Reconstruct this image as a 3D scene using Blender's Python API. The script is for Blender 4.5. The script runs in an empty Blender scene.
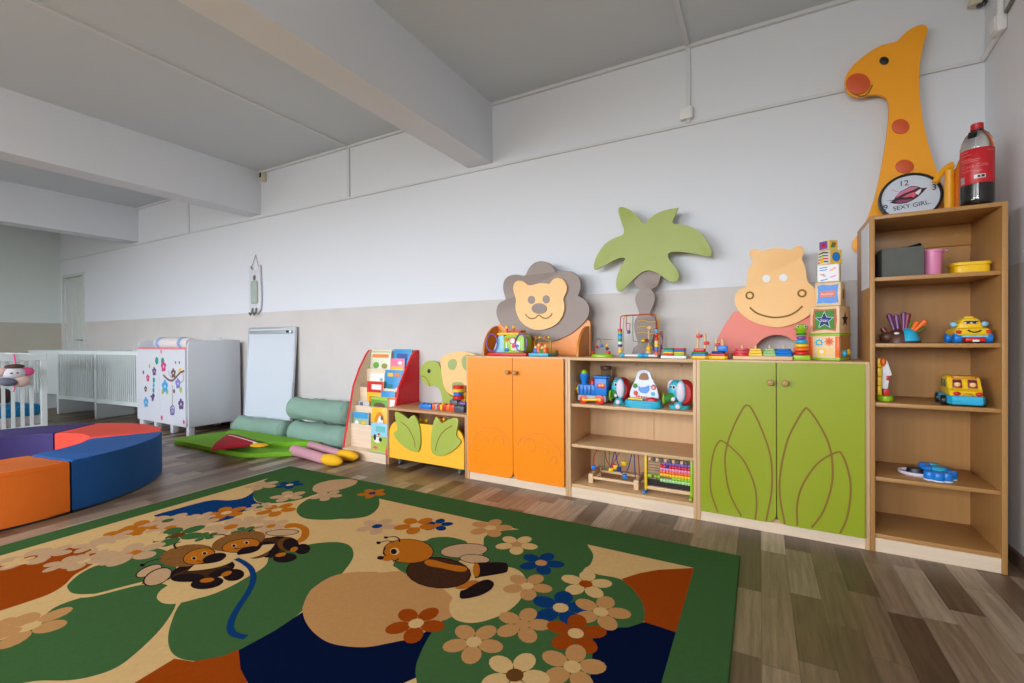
import bpy, bmesh, math, random
from mathutils import Vector, Matrix
random.seed(7)
PI = math.pi
R = math.radians
SC = bpy.context.scene
COL = SC.collection

# ------------------------------------------------------------------ camera
FPX, CAMH = 455.11, 1.0
YAW, PITCH, ROLL = R(28.62), R(-0.436), R(-0.425)
_f = Vector((-math.sin(YAW) * math.cos(PITCH), math.cos(YAW) * math.cos(PITCH), math.sin(PITCH)))
_r = Vector((math.cos(YAW), math.sin(YAW), 0))
_u = _r.cross(_f)
_r2 = _r * math.cos(ROLL) + _u * math.sin(ROLL)
_u2 = -_r * math.sin(ROLL) + _u * math.cos(ROLL)
EYE = Vector((0, 0, CAMH))
cd = bpy.data.cameras.new('camera')
cam = bpy.data.objects.new('camera', cd)
COL.objects.link(cam)
cd.sensor_width = 36
cd.lens = FPX / 1024 * 36
cd.clip_start = 0.02
cam.matrix_world = Matrix(((_r2.x, _u2.x, -_f.x, EYE.x), (_r2.y, _u2.y, -_f.y, EYE.y), (_r2.z, _u2.z, -_f.z, EYE.z), (0, 0, 0, 1)))
SC.camera = cam

# measuring the photograph: a pixel becomes a point on a known plane of the room
def ray(x, y): return _r2 * ((x - 512) / FPX) - _u2 * ((y - 341.5) / FPX) + _f
def on_z(x, y, z=0.0):
    d = ray(x, y); return EYE + d * ((z - CAMH) / d.z)
def on_y(x, y, Y):
    d = ray(x, y); return EYE + d * (Y / d.y)
def on_x(x, y, X):
    d = ray(x, y); return EYE + d * (X / d.x)

# ------------------------------------------------------------------ materials
_mats = {}
def lin(c):
    c = c / 255.0
    return c / 12.92 if c <= 0.04045 else ((c + 0.055) / 1.055) ** 2.4
def rgb(c): return (lin(c[0]), lin(c[1]), lin(c[2]), 1)
def nd(nt, typ, **kw):
    n = nt.nodes.new(typ)
    for k, v in kw.items(): setattr(n, k, v)
    return n
def base_mat(name):
    m = bpy.data.materials.new(name); m.use_nodes = True
    nt = m.node_tree
    return m, nt, nt.nodes['Principled BSDF']
def mat(name, c, rough=0.5, var=0.05, scale=12.0, bump=0.0, bscale=150.0, metal=0.0, stretch=None, coat=0.0):
    """procedural material: colour with a soft noise variation and an optional fine bump"""
    if name in _mats: return _mats[name]
    m, nt, b = base_mat(name)
    L = nt.links
    tc = nd(nt, 'ShaderNodeTexCoord')
    mp = nd(nt, 'ShaderNodeMapping')
    if stretch: mp.inputs['Scale'].default_value = stretch
    L.new(tc.outputs['Object'], mp.inputs['Vector'])
    n = nd(nt, 'ShaderNodeTexNoise'); n.inputs['Scale'].default_value = scale; n.inputs['Detail'].default_value = 4
    L.new(mp.outputs['Vector'], n.inputs['Vector'])
    mx = nd(nt, 'ShaderNodeMix', data_type='RGBA')
    a = rgb(c)
    mx.inputs['A'].default_value = tuple(min(1, v * (1 - var)) for v in a[:3]) + (1,)
    mx.inputs['B'].default_value = tuple(min(1, v * (1 + var)) for v in a[:3]) + (1,)
    L.new(n.outputs['Fac'], mx.inputs['Factor'])
    L.new(mx.outputs['Result'], b.inputs['Base Color'])
    b.inputs['Roughness'].default_value = rough
    b.inputs['Metallic'].default_value = metal
    if coat: b.inputs['Coat Weight'].default_value = coat
    if bump:
        n2 = nd(nt, 'ShaderNodeTexNoise'); n2.inputs['Scale'].default_value = bscale
        L.new(tc.outputs['Object'], n2.inputs['Vector'])
        bp = nd(nt, 'ShaderNodeBump'); bp.inputs['Strength'].default_value = bump; bp.inputs['Distance'].default_value = 0.01
        L.new(n2.outputs['Fac'], bp.inputs['Height']); L.new(bp.outputs['Normal'], b.inputs['Normal'])
    _mats[name] = m
    return m
def clear_mat(name, c, rough=0.05, ior=1.45):
    if name in _mats: return _mats[name]
    m, nt, b = base_mat(name)
    n = nd(nt, 'ShaderNodeTexNoise'); n.inputs['Scale'].default_value = 8
    mx = nd(nt, 'ShaderNodeMix', data_type='RGBA')
    a = rgb(c); mx.inputs['A'].default_value = a; mx.inputs['B'].default_value = tuple(v * .95 for v in a[:3]) + (1,)
    nt.links.new(n.outputs['Fac'], mx.inputs['Factor']); nt.links.new(mx.outputs['Result'], b.inputs['Base Color'])
    b.inputs['Transmission Weight'].default_value = 1.0
    b.inputs['Roughness'].default_value = rough; b.inputs['IOR'].default_value = ior
    _mats[name] = m
    return m

# ------------------------------------------------------------------ mesh builder
class MB:
    def __init__(s): s.bm = bmesh.new(); s.mats = []
    def mi(s, m):
        if m is None: return 0
        if m not in s.mats: s.mats.append(m)
        return s.mats.index(m)
    def _mark(s, faces, m):
        i = s.mi(m)
        for f in faces: f.material_index = i
    def box(s, c, d, m=None, rz=0.0, bev=0.0, rot=None, seg=2):
        r = bmesh.ops.create_cube(s.bm, size=1.0)
        vs = r['verts']
        M = Matrix.Translation(Vector(c)) @ (rot.to_4x4() if rot else Matrix.Rotation(rz, 4, 'Z')) @ Matrix.Diagonal((*d, 1))
        bmesh.ops.transform(s.bm, matrix=M, verts=vs)
        fs = list({f for v in vs for f in v.link_faces})
        s._mark(fs, m)
        if bev:
            es = list({e for v in vs for e in v.link_edges})
            r = bmesh.ops.bevel(s.bm, geom=es, offset=min(bev, min(d) * .49), segments=seg, affect='EDGES', profile=.5, material=-1)
        return s
    def b2(s, a, b, m=None, bev=0.0):
        """box from corner to corner"""
        a, b = Vector(a), Vector(b)
        return s.box((a + b) / 2, [abs(q) for q in (b - a)], m, bev=bev)
    def cyl(s, p0, p1, r0, r1=None, m=None, n=16, bev=0.0):
        p0, p1 = Vector(p0), Vector(p1); r1 = r0 if r1 is None else r1
        d = p1 - p0
        q = d.to_track_quat('Z', 'Y').to_matrix()
        ra, rb = [], []
        for i in range(n):
            a = 2 * PI * i / n
            v = q @ Vector((math.cos(a), math.sin(a), 0))
            ra.append(s.bm.verts.new(p0 + v * r0)); rb.append(s.bm.verts.new(p1 + v * r1))
        fs = [s.bm.faces.new((ra[i], ra[(i + 1) % n], rb[(i + 1) % n], rb[i])) for i in range(n)]
        fs += [s.bm.faces.new(list(reversed(ra))), s.bm.faces.new(rb)]
        s._mark(fs, m)
        if bev:
            es = [e for e in list(fs[-1].edges) + list(fs[-2].edges)]
            bmesh.ops.bevel(s.bm, geom=es, offset=bev, segments=2, affect='EDGES', profile=.5, material=-1)
        return s
    def lathe(s, prof, c=(0, 0, 0), m=None, n=24, rot=None, sx=1.0, sy=1.0, mats=None):
        """prof: (radius, z) from bottom to top"""
        c = Vector(c); rings = []
        def T(v): return c + (rot @ v if rot else v)
        for (r, z) in prof:
            if r < 1e-6: rings.append([s.bm.verts.new(T(Vector((0, 0, z))))])
            else: rings.append([s.bm.verts.new(T(Vector((r * sx * math.cos(2 * PI * i / n), r * sy * math.sin(2 * PI * i / n), z)))) for i in range(n)])
        for k in range(len(rings) - 1):
            A, B = rings[k], rings[k + 1]; fs = []
            for i in range(n):
                j = (i + 1) % n
                if len(A) == 1 and len(B) == 1: continue
                if len(A) == 1: fs.append(s.bm.faces.new((A[0], B[j], B[i])))
                elif len(B) == 1: fs.append(s.bm.faces.new((A[i], A[j], B[0])))
                else: fs.append(s.bm.faces.new((A[i], A[j], B[j], B[i])))
            s._mark(fs, mats[k] if mats else m)
        for rg, rev in ((rings[0], True), (rings[-1], False)):
            if len(rg) > 1:
                f = s.bm.faces.new(list(reversed(rg)) if rev else rg)
                s._mark([f], (mats[0] if rev else mats[-1]) if mats else m)
        return s
    def ell(s, c, r, m=None, rot=None, n=20):
        res = bmesh.ops.create_uvsphere(s.bm, u_segments=n, v_segments=max(6, n // 2), radius=1.0)
        M = Matrix.Translation(Vector(c)) @ (rot.to_4x4() if rot else Matrix.Identity(4)) @ Matrix.Diagonal((r[0], r[1], r[2], 1))
        bmesh.ops.transform(s.bm, matrix=M, verts=res['verts'])
        s._mark(list({f for v in res['verts'] for f in v.link_faces}), m)
        return s
    def tube(s, pts, r, m=None, n=8, closed=False, taper=None):
        pts = [Vector(p) for p in pts]; k = len(pts); rings = []
        up = None
        for i in range(k):
            if closed: t = pts[(i + 1) % k] - pts[i - 1]
            else: t = pts[min(i + 1, k - 1)] - pts[max(i - 1, 0)]
            t.normalize()
            if up is None:
                up = Vector((0, 0, 1)) if abs(t.z) < .9 else Vector((1, 0, 0))
            a = t.cross(up)
            if a.length < 1e-5: a = t.orthogonal()
            a.normalize(); b = a.cross(t); up = b
            rr = r if taper is None else r * taper[i]
            rings.append([s.bm.verts.new(pts[i] + (a * math.cos(2 * PI * j / n) + b * math.sin(2 * PI * j / n)) * rr) for j in range(n)])
        fs = []
        for i in range(k if closed else k - 1):
            A, B = rings[i], rings[(i + 1) % k]
            for j in range(n):
                fs.append(s.bm.faces.new((A[j], B[j], B[(j + 1) % n], A[(j + 1) % n])))
        if not closed:
            fs.append(s.bm.faces.new(rings[0])); fs.append(s.bm.faces.new(list(reversed(rings[-1]))))
        s._mark(fs, m)
        return s
    def poly(s, pts, m=None):
        f = s.bm.faces.new([s.bm.verts.new(Vector(p)) for p in pts]); s._mark([f], m)
        return s
    def slab(s, pts, off, m=None, bev=0.0, seg=2):
        """flat outline pts (3-D points) given thickness along the vector off"""
        off = Vector(off)
        A = [s.bm.verts.new(Vector(p)) for p in pts]; B = [s.bm.verts.new(Vector(p) + off) for p in pts]
        n = len(A)
        fs = [s.bm.faces.new(A), s.bm.faces.new(list(reversed(B)))]
        fs += [s.bm.faces.new((A[(i + 1) % n], A[i], B[i], B[(i + 1) % n])) for i in range(n)]
        s._mark(fs, m)
        if bev:
            es = list(fs[0].edges) + list(fs[1].edges)
            bmesh.ops.bevel(s.bm, geom=es, offset=bev, segments=seg, affect='EDGES', profile=.5, material=-1)
        return s
    def build(s, name, m=None, parent=None, world=False, smooth=35, flip=True):
        bm = s.bm
        if world and parent: bmesh.ops.transform(bm, matrix=world_of(parent).inverted(), verts=bm.verts)
        if flip: bmesh.ops.recalc_face_normals(bm, faces=bm.faces)
        me = bpy.data.meshes.new(name); bm.to_mesh(me); bm.free()
        ms = s.mats if s.mats else []
        if m is not None and not ms: ms = [m]
        for q in ms: me.materials.append(q if q is not None else m)
        if smooth:
            me.polygons.foreach_set('use_smooth', [True] * len(me.polygons))
            me.set_sharp_from_angle(angle=R(smooth))
        o = bpy.data.objects.new(name, me); COL.objects.link(o)
        if parent: o.parent = parent
        return o
def world_of(o):
    M = o.matrix_basis.copy()
    return world_of(o.parent) @ M if o.parent else M
def tag(o, label=None, cat=None, group=None, kind=None):
    if label: o['label'] = label
    if cat: o['category'] = cat
    if group: o['group'] = group
    if kind: o['kind'] = kind
    return o
def thing(name, label, cat, loc=(0, 0, 0), rz=0.0, group=None):
    o = bpy.data.objects.new(name, None); COL.objects.link(o)
    o.empty_display_size = .1
    o.location = loc; o.rotation_euler = (0, 0, rz)
    return tag(o, label, cat, group)
def copy_tree(o, loc=None, rz=None, label=None, parent=None):
    c = o.copy(); COL.objects.link(c); c.parent = parent
    for ch in list(o.children): copy_tree(ch, parent=c)
    if loc is not None: c.location = loc
    if rz is not None: c.rotation_euler = (0, 0, rz)
    if label: c['label'] = label
    return c
def spline(pts, n=5, closed=True):
    """Catmull-Rom through points of any dimension"""
    k = len(pts); out = []
    V = [Vector(p) for p in pts]
    rng = range(k) if closed else range(k - 1)
    for i in rng:
        if closed: p0, p1, p2, p3 = V[i - 1], V[i], V[(i + 1) % k], V[(i + 2) % k]
        else: p0, p1, p2, p3 = V[max(i - 1, 0)], V[i], V[i + 1], V[min(i + 2, k - 1)]
        for j in range(n):
            t = j / n
            out.append(.5 * ((2 * p1) + (p2 - p0) * t + (2 * p0 - 5 * p1 + 4 * p2 - p3) * t * t + (3 * p1 - p0 - 3 * p2 + p3) * t ** 3))
    if not closed: out.append(V[-1])
    return out
def crop(x0, y0, s, pts): return [(x0 + p[0] * s, y0 + p[1] * s) for p in pts]
def ellipse(cx, cy, rx, ry, n=24, a=0.0):
    return [(cx + rx * math.cos(t) * math.cos(a) - ry * math.sin(t) * math.sin(a), cy + rx * math.cos(t) * math.sin(a) + ry * math.sin(t) * math.cos(a)) for t in [2 * PI * i / n for i in range(n)]]
_fonts = {}
def text_mesh(name, body, size, m, parent, M, extrude=0.0006):
    """real lettering: a font outline turned into a mesh part"""
    cu = bpy.data.curves.new(name, 'FONT'); cu.body = body; cu.size = size; cu.extrude = extrude; cu.align_x = 'CENTER'; cu.align_y = 'CENTER'
    t = bpy.data.objects.new(name + '_c', cu); COL.objects.link(t)
    dg = bpy.context.evaluated_depsgraph_get()
    me = bpy.data.meshes.new_from_object(t.evaluated_get(dg))
    bpy.data.objects.remove(t); bpy.data.curves.remove(cu)
    me.name = name
    me.transform(M)
    me.materials.clear(); me.materials.append(m)
    o = bpy.data.objects.new(name, me); COL.objects.link(o); o.parent = parent
    return o

# frequently used finishes
def wood(name, c, axis='z', rough=.42):
    if name in _mats: return _mats[name]
    st = {'z': (30, 30, 1.4), 'x': (1.4, 30, 30), 'y': (30, 1.4, 30)}[axis]
    return mat(name, c, rough, var=.13, scale=1.6, stretch=st)
BEECH_V = wood('beech_vertical', (213, 174, 128), 'z')
BEECH_H = wood('beech_horizontal', (213, 174, 128), 'x')
BEECH_PALE = wood('pale_beech', (232, 208, 180), 'x')
ORANGE = mat('orange_laminate', (250, 142, 8), .33, .02)
ORANGE_SHADED = mat('orange_shaded', (204, 120, 22), .4, .03)  # stand orange darkened for the brackets: shade of their side faces in the colour
GREEN = mat('lime_laminate', (150, 162, 32), .33, .02)
LEAF = mat('leaf_green', (166, 180, 72), .5, .03)
PALM = mat('palm_green', (164, 177, 94), .5, .03)
TAUPE = mat('taupe_board', (148, 132, 124), .5, .03)
PEACH = mat('peach_board', (250, 199, 132), .5, .02)
PINKB = mat('salmon_board', (236, 132, 116), .5, .02)
YELLOW = mat('yellow_board', (250, 190, 50), .45, .02)
GIRAFFE = mat('giraffe_yellow', (252, 168, 22), .45, .02)
RUST = mat('rust_spot', (214, 88, 40), .5, .03)
GROOVE = mat('groove_brown', (132, 98, 28), .7, .05)
BLACK = mat('black_plastic', (22, 22, 24), .4)
WHITE = mat('white_plastic', (232, 232, 234), .4, .01)
TRIMP = mat('trim_paint', (214, 216, 220), .6, .01)
WHITEL = mat('white_laminate', (210, 212, 219), .35, .01)
RED = mat('red_plastic', (214, 32, 30), .35)
BLUE = mat('blue_plastic', (22, 124, 214), .35)
CYAN = mat('cyan_plastic', (40, 174, 212), .35)
YEL = mat('yellow_plastic', (246, 198, 24), .35)
LIME = mat('lime_plastic', (150, 196, 30), .35)
GRN = mat('green_plastic', (62, 140, 56), .6)
ORG = mat('orange_plastic', (240, 108, 24), .35)
PURP = mat('purple_plastic', (120, 84, 170), .35)
NAVY = mat('navy_paint', (24, 52, 124), .65)
PINK = mat('pink_plastic', (232, 140, 190), .35)
GREYP = mat('grey_plastic', (92, 96, 98), .45)
CHROME = mat('steel', (190, 190, 192), .3, metal=1.0)
REDP = mat('red_laminate', (222, 24, 36), .38, .02)
KNOB = mat('oak_knob', (176, 138, 84), .45, .08)
WOODT = mat('toy_wood', (226, 190, 146), .5, .06)
# ------------------------------------------------------------------ the room
WY, XR, XL, FY, CEIL = 3.10, 0.975, -10.35, -3.3, 2.85
BEAMZ = 2.385
def paint_mat(name, top, low, split):
    """two wall paints: white above, washable beige dado below"""
    m, nt, b = base_mat(name); L = nt.links
    g = nd(nt, 'ShaderNodeNewGeometry'); sp = nd(nt, 'ShaderNodeSeparateXYZ')
    L.new(g.outputs['Position'], sp.inputs[0])
    n0 = nd(nt, 'ShaderNodeTexNoise'); n0.inputs['Scale'].default_value = 3.0; n0.inputs['Detail'].default_value = 6
    L.new(g.outputs['Position'], n0.inputs['Vector'])
    st = nd(nt, 'ShaderNodeMath', operation='GREATER_THAN'); st.inputs[1].default_value = split
    L.new(sp.outputs['Z'], st.inputs[0])
    lo = nd(nt, 'ShaderNodeMix', data_type='RGBA')
    lo.inputs['A'].default_value = rgb([v * .955 for v in low]); lo.inputs['B'].default_value = rgb([min(255, v * 1.035) for v in low])
    L.new(n0.outputs['Fac'], lo.inputs['Factor'])
    mx = nd(nt, 'ShaderNodeMix', data_type='RGBA')
    L.new(st.outputs[0], mx.inputs['Factor']); L.new(lo.outputs['Result'], mx.inputs['A']); mx.inputs['B'].default_value = rgb(top)
    L.new(mx.outputs['Result'], b.inputs['Base Color'])
    b.inputs['Roughness'].default_value = .6
    n2 = nd(nt, 'ShaderNodeTexNoise'); n2.inputs['Scale'].default_value = 45; n2.inputs['Detail'].default_value = 5
    L.new(g.outputs['Position'], n2.inputs['Vector'])
    bp = nd(nt, 'ShaderNodeBump'); bp.inputs['Strength'].default_value = .12; bp.inputs['Distance'].default_value = .01
    L.new(n2.outputs['Fac'], bp.inputs['Height']); L.new(bp.outputs['Normal'], b.inputs['Normal'])
    return m
WALLM = paint_mat('wall_paint', (222, 225, 232), (206, 200, 196), 1.305)
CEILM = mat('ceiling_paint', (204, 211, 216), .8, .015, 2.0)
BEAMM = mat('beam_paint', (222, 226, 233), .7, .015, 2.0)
def floor_mat():
    m, nt, b = base_mat('laminate_floor'); L = nt.links
    g = nd(nt, 'ShaderNodeNewGeometry'); sp = nd(nt, 'ShaderNodeSeparateXYZ'); L.new(g.outputs['Position'], sp.inputs[0])
    def mth(op, a, bb=None):
        n = nd(nt, 'ShaderNodeMath', operation=op)
        for i, v in enumerate((a, bb)):
            if v is None: continue
            if isinstance(v, (int, float)): n.inputs[i].default_value = v
            else: L.new(v, n.inputs[i])
        return n.outputs[0]
    u = mth('DIVIDE', sp.outputs['X'], 0.1); row = mth('FLOOR', u); fu = mth('FRACT', u)
    wn = nd(nt, 'ShaderNodeTexWhiteNoise', noise_dimensions='1D'); L.new(row, wn.inputs['W'])
    v = mth('ADD', mth('DIVIDE', sp.outputs['Y'], 0.42), mth('MULTIPLY', wn.outputs['Value'], 7.3))
    cell = mth('FLOOR', v); fv = mth('FRACT', v)
    cx = nd(nt, 'ShaderNodeCombineXYZ'); L.new(row, cx.inputs[0]); L.new(cell, cx.inputs[1])
    w2 = nd(nt, 'ShaderNodeTexWhiteNoise', noise_dimensions='2D'); L.new(cx.outputs[0], w2.inputs['Vector'])
    cr = nd(nt, 'ShaderNodeValToRGB'); L.new(w2.outputs['Value'], cr.inputs['Fac'])
    e = cr.color_ramp.elements
    e[0].position = 0; e[0].color = rgb((98, 74, 54)); e[1].position = 1; e[1].color = rgb((200, 178, 154))
    for p, c in ((.28, (132, 106, 82)), (.5, (156, 130, 104)), (.72, (176, 150, 124))):
        k = e.new(p); k.color = rgb(c)
    # grain along the planks, shifted from piece to piece
    mp = nd(nt, 'ShaderNodeVectorMath', operation='MULTIPLY_ADD')
    L.new(g.outputs['Position'], mp.inputs[0]); mp.inputs[1].default_value = (55, 3.2, 1)
    sc = nd(nt, 'ShaderNodeVectorMath', operation='SCALE'); L.new(w2.outputs['Color'], sc.inputs[0]); sc.inputs['Scale'].default_value = 37
    L.new(sc.outputs[0], mp.inputs[2])
    n1 = nd(nt, 'ShaderNodeTexNoise'); n1.inputs['Scale'].default_value = 1; n1.inputs['Detail'].default_value = 6; n1.inputs['Roughness'].default_value = .65
    L.new(mp.outputs[0], n1.inputs['Vector'])
    gr = nd(nt, 'ShaderNodeMapRange'); L.new(n1.outputs['Fac'], gr.inputs['Value'])
    gr.inputs['From Min'].default_value = .3; gr.inputs['From Max'].default_value = .7; gr.inputs['To Min'].default_value = .48; gr.inputs['To Max'].default_value = .98
    # dark seams
    s1 = mth('LESS_THAN', fu, .02); s2 = mth('LESS_THAN', fv, .006)
    seam = mth('SUBTRACT', 1.0, mth('MULTIPLY', mth('MAXIMUM', s1, s2), .35))
    k = mth('MULTIPLY', gr.outputs['Result'], seam)
    vm = nd(nt, 'ShaderNodeVectorMath', operation='SCALE'); L.new(cr.outputs['Color'], vm.inputs[0]); L.new(k, vm.inputs['Scale'])
    L.new(vm.outputs[0], b.inputs['Base Color'])
    b.inputs['Roughness'].default_value = .36
    bp = nd(nt, 'ShaderNodeBump'); bp.inputs['Strength'].default_value = .08; bp.inputs['Distance'].default_value = .004
    L.new(n1.outputs['Fac'], bp.inputs['Height']); L.new(bp.outputs['Normal'], b.inputs['Normal'])
    return m
FLOORM = floor_mat()
def struct(name, mb, m, parent=None, label=None):
    o = mb.build(name, m, parent, smooth=0)
    if not parent: o['kind'] = 'structure'
    if label: o['label'] = label
    return o
T = .12
struct('floor', MB().b2((XL - T, FY - T, -.1), (XR + T, WY + T, 0)), FLOORM, label='grey brown wood laminate floor in short staggered strips')
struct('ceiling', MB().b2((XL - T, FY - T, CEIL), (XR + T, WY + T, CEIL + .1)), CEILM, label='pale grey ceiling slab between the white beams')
def pierced(y0, y1, x0, x1, z0, z1, holes):
    """wall along x pierced by rectangular openings (xa, xb, za, zb)"""
    mb = MB(); xs = x0
    for (xa, xb, za, zb) in sorted(holes):
        mb.b2((xs, y0, z0), (xa, y1, z1)); 
        if za > z0: mb.b2((xa, y0, z0), (xb, y1, za))
        mb.b2((xa, y0, zb), (xb, y1, z1)); xs = xb
    return mb.b2((xs, y0, z0), (x1, y1, z1))
pd0, pd1 = on_y(65, 345, WY), on_y(84, 345, WY)
DX0, DX1 = pd0.x, pd1.x
struct('wall_back', pierced(WY, WY + T, XL, XR, 0, CEIL, [(DX0, DX1, 0, 2.05)]), WALLM, label='long wall, white above a beige washable dado, behind the toy furniture')
struct('wall_right', MB().b2((XR, FY, 0), (XR + T, WY + T, CEIL)), WALLM, label='white right-hand wall beside the tall bookcase')
struct('wall_left', MB().b2((XL - T, FY, 0), (XL, WY + T, CEIL)), paint_mat('end_wall_greenish', (212, 220, 217), (188, 183, 167), 1.305), label='far left end wall, white above a beige dado')  # both tones slightly greener than on the other walls
WIN = [(-1.75, .15, 1.0, 2.65), (-4.6, -2.5, 1.0, 2.65), (-7.4, -5.4, 1.0, 2.65)]
struct('wall_front', pierced(FY - T, FY, XL, XR, 0, CEIL, WIN), mat('fill_cut_wall', (120, 112, 104), .8), label='window wall behind the camera')  # unseen wall, given a dark colour to cut bounced fill light
for i, (xa, xb, za, zb) in enumerate(WIN):
    f = MB(); w = .06; y0, y1 = FY - .09, FY - .02
    f.b2((xa, y0, za), (xa + w, y1, zb)).b2((xb - w, y0, za), (xb, y1, zb)).b2((xa + w, y0, za), (xb - w, y1, za + w)).b2((xa + w, y0, zb - w), (xb - w, y1, zb))
    xm = (xa + xb) / 2; f.b2((xm - .035, y0, za + w), (xm + .035, y1, zb - w))
    struct('window_%d' % (i + 1), f, WHITE, label='white window frame in the wall behind the camera')
# ceiling beams running to the long wall
def beam(x0, x1, i):
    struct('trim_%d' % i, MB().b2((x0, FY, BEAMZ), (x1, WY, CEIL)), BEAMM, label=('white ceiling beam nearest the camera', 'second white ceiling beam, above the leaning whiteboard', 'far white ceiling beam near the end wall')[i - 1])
bx1, bx0 = on_y(492.4, 130, WY).x, on_y(468.7, 168, WY).x
beam(bx0, bx1, 1)
cx1, cx0 = on_y(261, 205, WY).x, on_y(248.5, 216, WY).x
beam(cx0, cx1, 2)
dx1 = on_y(138.5, 230, WY).x
beam(dx1 - .24, dx1, 3)
# thin trims: cornice strips, conduit along the wall, baseboards
PZ = on_y(540, 157.1, WY).z
def run(name, mb, m, label):
    return struct(name, mb, m, label=label)
n = 4
for xa, xb in ((bx1, XR), (cx1, bx0), (dx1, cx0), (XL, dx1 - .24)):
    run('trim_%d' % n, MB().b2((xa, WY - .022, CEIL - .022), (xb, WY, CEIL)), TRIMP, 'thin white cornice strip between wall and ceiling'); n += 1
run('trim_%d' % n, MB().b2((XL, WY - .016, PZ - .009), (XR, WY, PZ + .009), bev=.004), TRIMP, 'thin white cable conduit running along the long wall'); n += 1
DUCT = []
for px in (688.5, 349, 188.5):
    x = on_y(px, 150, WY).x
    run('trim_%d' % n, MB().b2((x - .013, WY - .016, PZ + .01), (x + .013, WY, CEIL - .022)).b2((x - .013, FY, CEIL - .014), (x + .013, WY, CEIL)), TRIMP, 'white cable duct down the wall and across the ceiling'); n += 1
    DUCT.append(x)
struct('baseboard_right', MB().b2((XR - .014, FY, 0), (XR, WY, .06)), mat('brown_baseboard', (96, 74, 58), .5), label='brown baseboard along the right wall')
for (a, b_) in ((XL, DX0 - .06), (DX1 + .06, XR - .014)):
    struct('baseboard_back' if a == XL else 'baseboard_back_long', MB().b2((a, WY - .014, 0), (b_, WY, .06)), _mats['brown_baseboard'], label='brown baseboard along the long wall')
# door at the far end of the long wall
d = MB(); d.b2((DX0, WY + .02, 0), (DX1, WY + .06, 2.05))
for k in range(1, 6): d.b2((DX0 + (DX1 - DX0) * k / 6 - .006, WY + .016, .1), (DX0 + (DX1 - DX0) * k / 6 + .006, WY + .02, 1.95))
do = struct('door_1', d, mat('door_paint', (204, 208, 204), .5), label='pale grey door at the far end of the long wall')
f = MB(); f.b2((DX0 - .05, WY - .012, 0), (DX0, WY + .06, 2.1)).b2((DX1, WY - .012, 0), (DX1 + .05, WY + .06, 2.1)).b2((DX0, WY - .012, 2.05), (DX1, WY + .06, 2.1))
f.build('door_frame', _mats['door_paint'], do, smooth=0)
MB().cyl((DX1 - .08, WY + .02, 1.02), (DX1 - .08, WY - .03, 1.02), .012, m=CHROME).cyl((DX1 - .08, WY - .03, 1.02), (DX1 - .2, WY - .03, 1.02), .01, m=CHROME).build('door_handle', CHROME, do)

# small electrical fittings
p = on_y(687, 115, WY)
t = thing('junction_box', 'small white square junction box below the ceiling duct, above the palm tree board', 'electrical box', (p.x, WY, p.z - .04))
MB().box((0, -.02, .04), (.075, .04, .075), WHITE, bev=.006).build('box_body', WHITE, t)
MB().box((0, -.0415, .04), (.06, .004, .06), WHITE, bev=.002).build('lid', WHITE, t)
p = on_y(264.5, 178, WY)
t = thing('alarm_sensor', 'small beige alarm sensor beside the second beam near the ceiling', 'sensor', (p.x + .02, WY, p.z - .05))
MB().box((0, -.03, .05), (.055, .06, .1), mat('aged_plastic', (206, 198, 176), .5), bev=.012).build('sensor_body', _mats['aged_plastic'], t)
MB().box((.0, -.062, .06), (.03, .006, .05), BLACK, bev=.002).build('lens', BLACK, t)
# right wall: box with cables
p = on_x(1004, 24, XR)
t = thing('cable_box', 'white cable box on the right wall near the ceiling', 'electrical box', (XR, p.y, p.z - .05))
MB().box((-.018, 0, .05), (.036, .075, .08), WHITE, bev=.008).build('box_body', WHITE, t)
MB().box((-.039, 0, .05), (.006, .06, .064), WHITE, bev=.002).build('lid', WHITE, t)
MB().cyl((-.012, .0, .091), (-.012, .0, CEIL - p.z + .05), .012, m=WHITE, n=10).build('upright_duct', WHITE, t)
MB().tube([(-.008, -.045, .08), (-.01, -.25, .14), (-.01, -.6, .24)], .008, mat('grey_cable', (120, 124, 110), .5)).build('cable', _mats['grey_cable'], t)
MB().tube([(-.008, .03, .02), (-.009, (WY - p.y) * .5, .02 + (PZ - p.z + .03) * .5), (-.01, WY - p.y - .02, PZ - p.z + .05)], .011, WHITE).build('sloping_conduit', WHITE, t)
p = on_y(976, 5, WY)
t = thing('conduit_end', 'rounded beige conduit end with dark opening at the top right corner', 'conduit', (p.x, WY, p.z - .02))
MB().tube([(-.01, -.03, .0), (.0, -.035, .08), (.02, -.035, .16), (.06, -.035, min(.3, CEIL - p.z + .01))], .03, _mats['aged_plastic'], n=14).build('pipe', _mats['aged_plastic'], t)
MB().cyl((.012, -.036, -.005), (.008, -.036, .004), .02, m=BLACK).build('opening', BLACK, t)

# ------------------------------------------------------------------ furniture line: slightly turned from the wall
TH = -.02
O = Vector((.9, 2.634, 0)); UX = Vector((math.cos(TH), math.sin(TH), 0)); UN = Vector((-math.sin(TH), math.cos(TH), 0))
def on_front(px, py, d=0.0):
    q = ray(px, py); k = ((O + UN * d - EYE).dot(UN)) / q.dot(UN)
    return EYE + q * k
def s_of(px, py): return (on_front(px, py) - O).dot(UX)
def FW(s, d, z): return O + UX * s + UN * d + Vector((0, 0, z))
def at(px, d, z):
    """point of the furniture line seen in column px, d behind the fronts, at height z"""
    p = on_front(px, 345, d); p = on_front(px, 345 + (CAMH - z) * FPX / max(.3, (p - EYE).dot(_f)), d); p.z = z; return p
def span(p0, p1, d, z):
    a, b_ = at(p0, d, z), at(p1, d, z); return (a + b_) / 2, (b_ - a).length
def zat(px, py, d): return on_front(px, py, d).z
TB = .018
S_RACK0 = s_of(342.5, 449)
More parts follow.
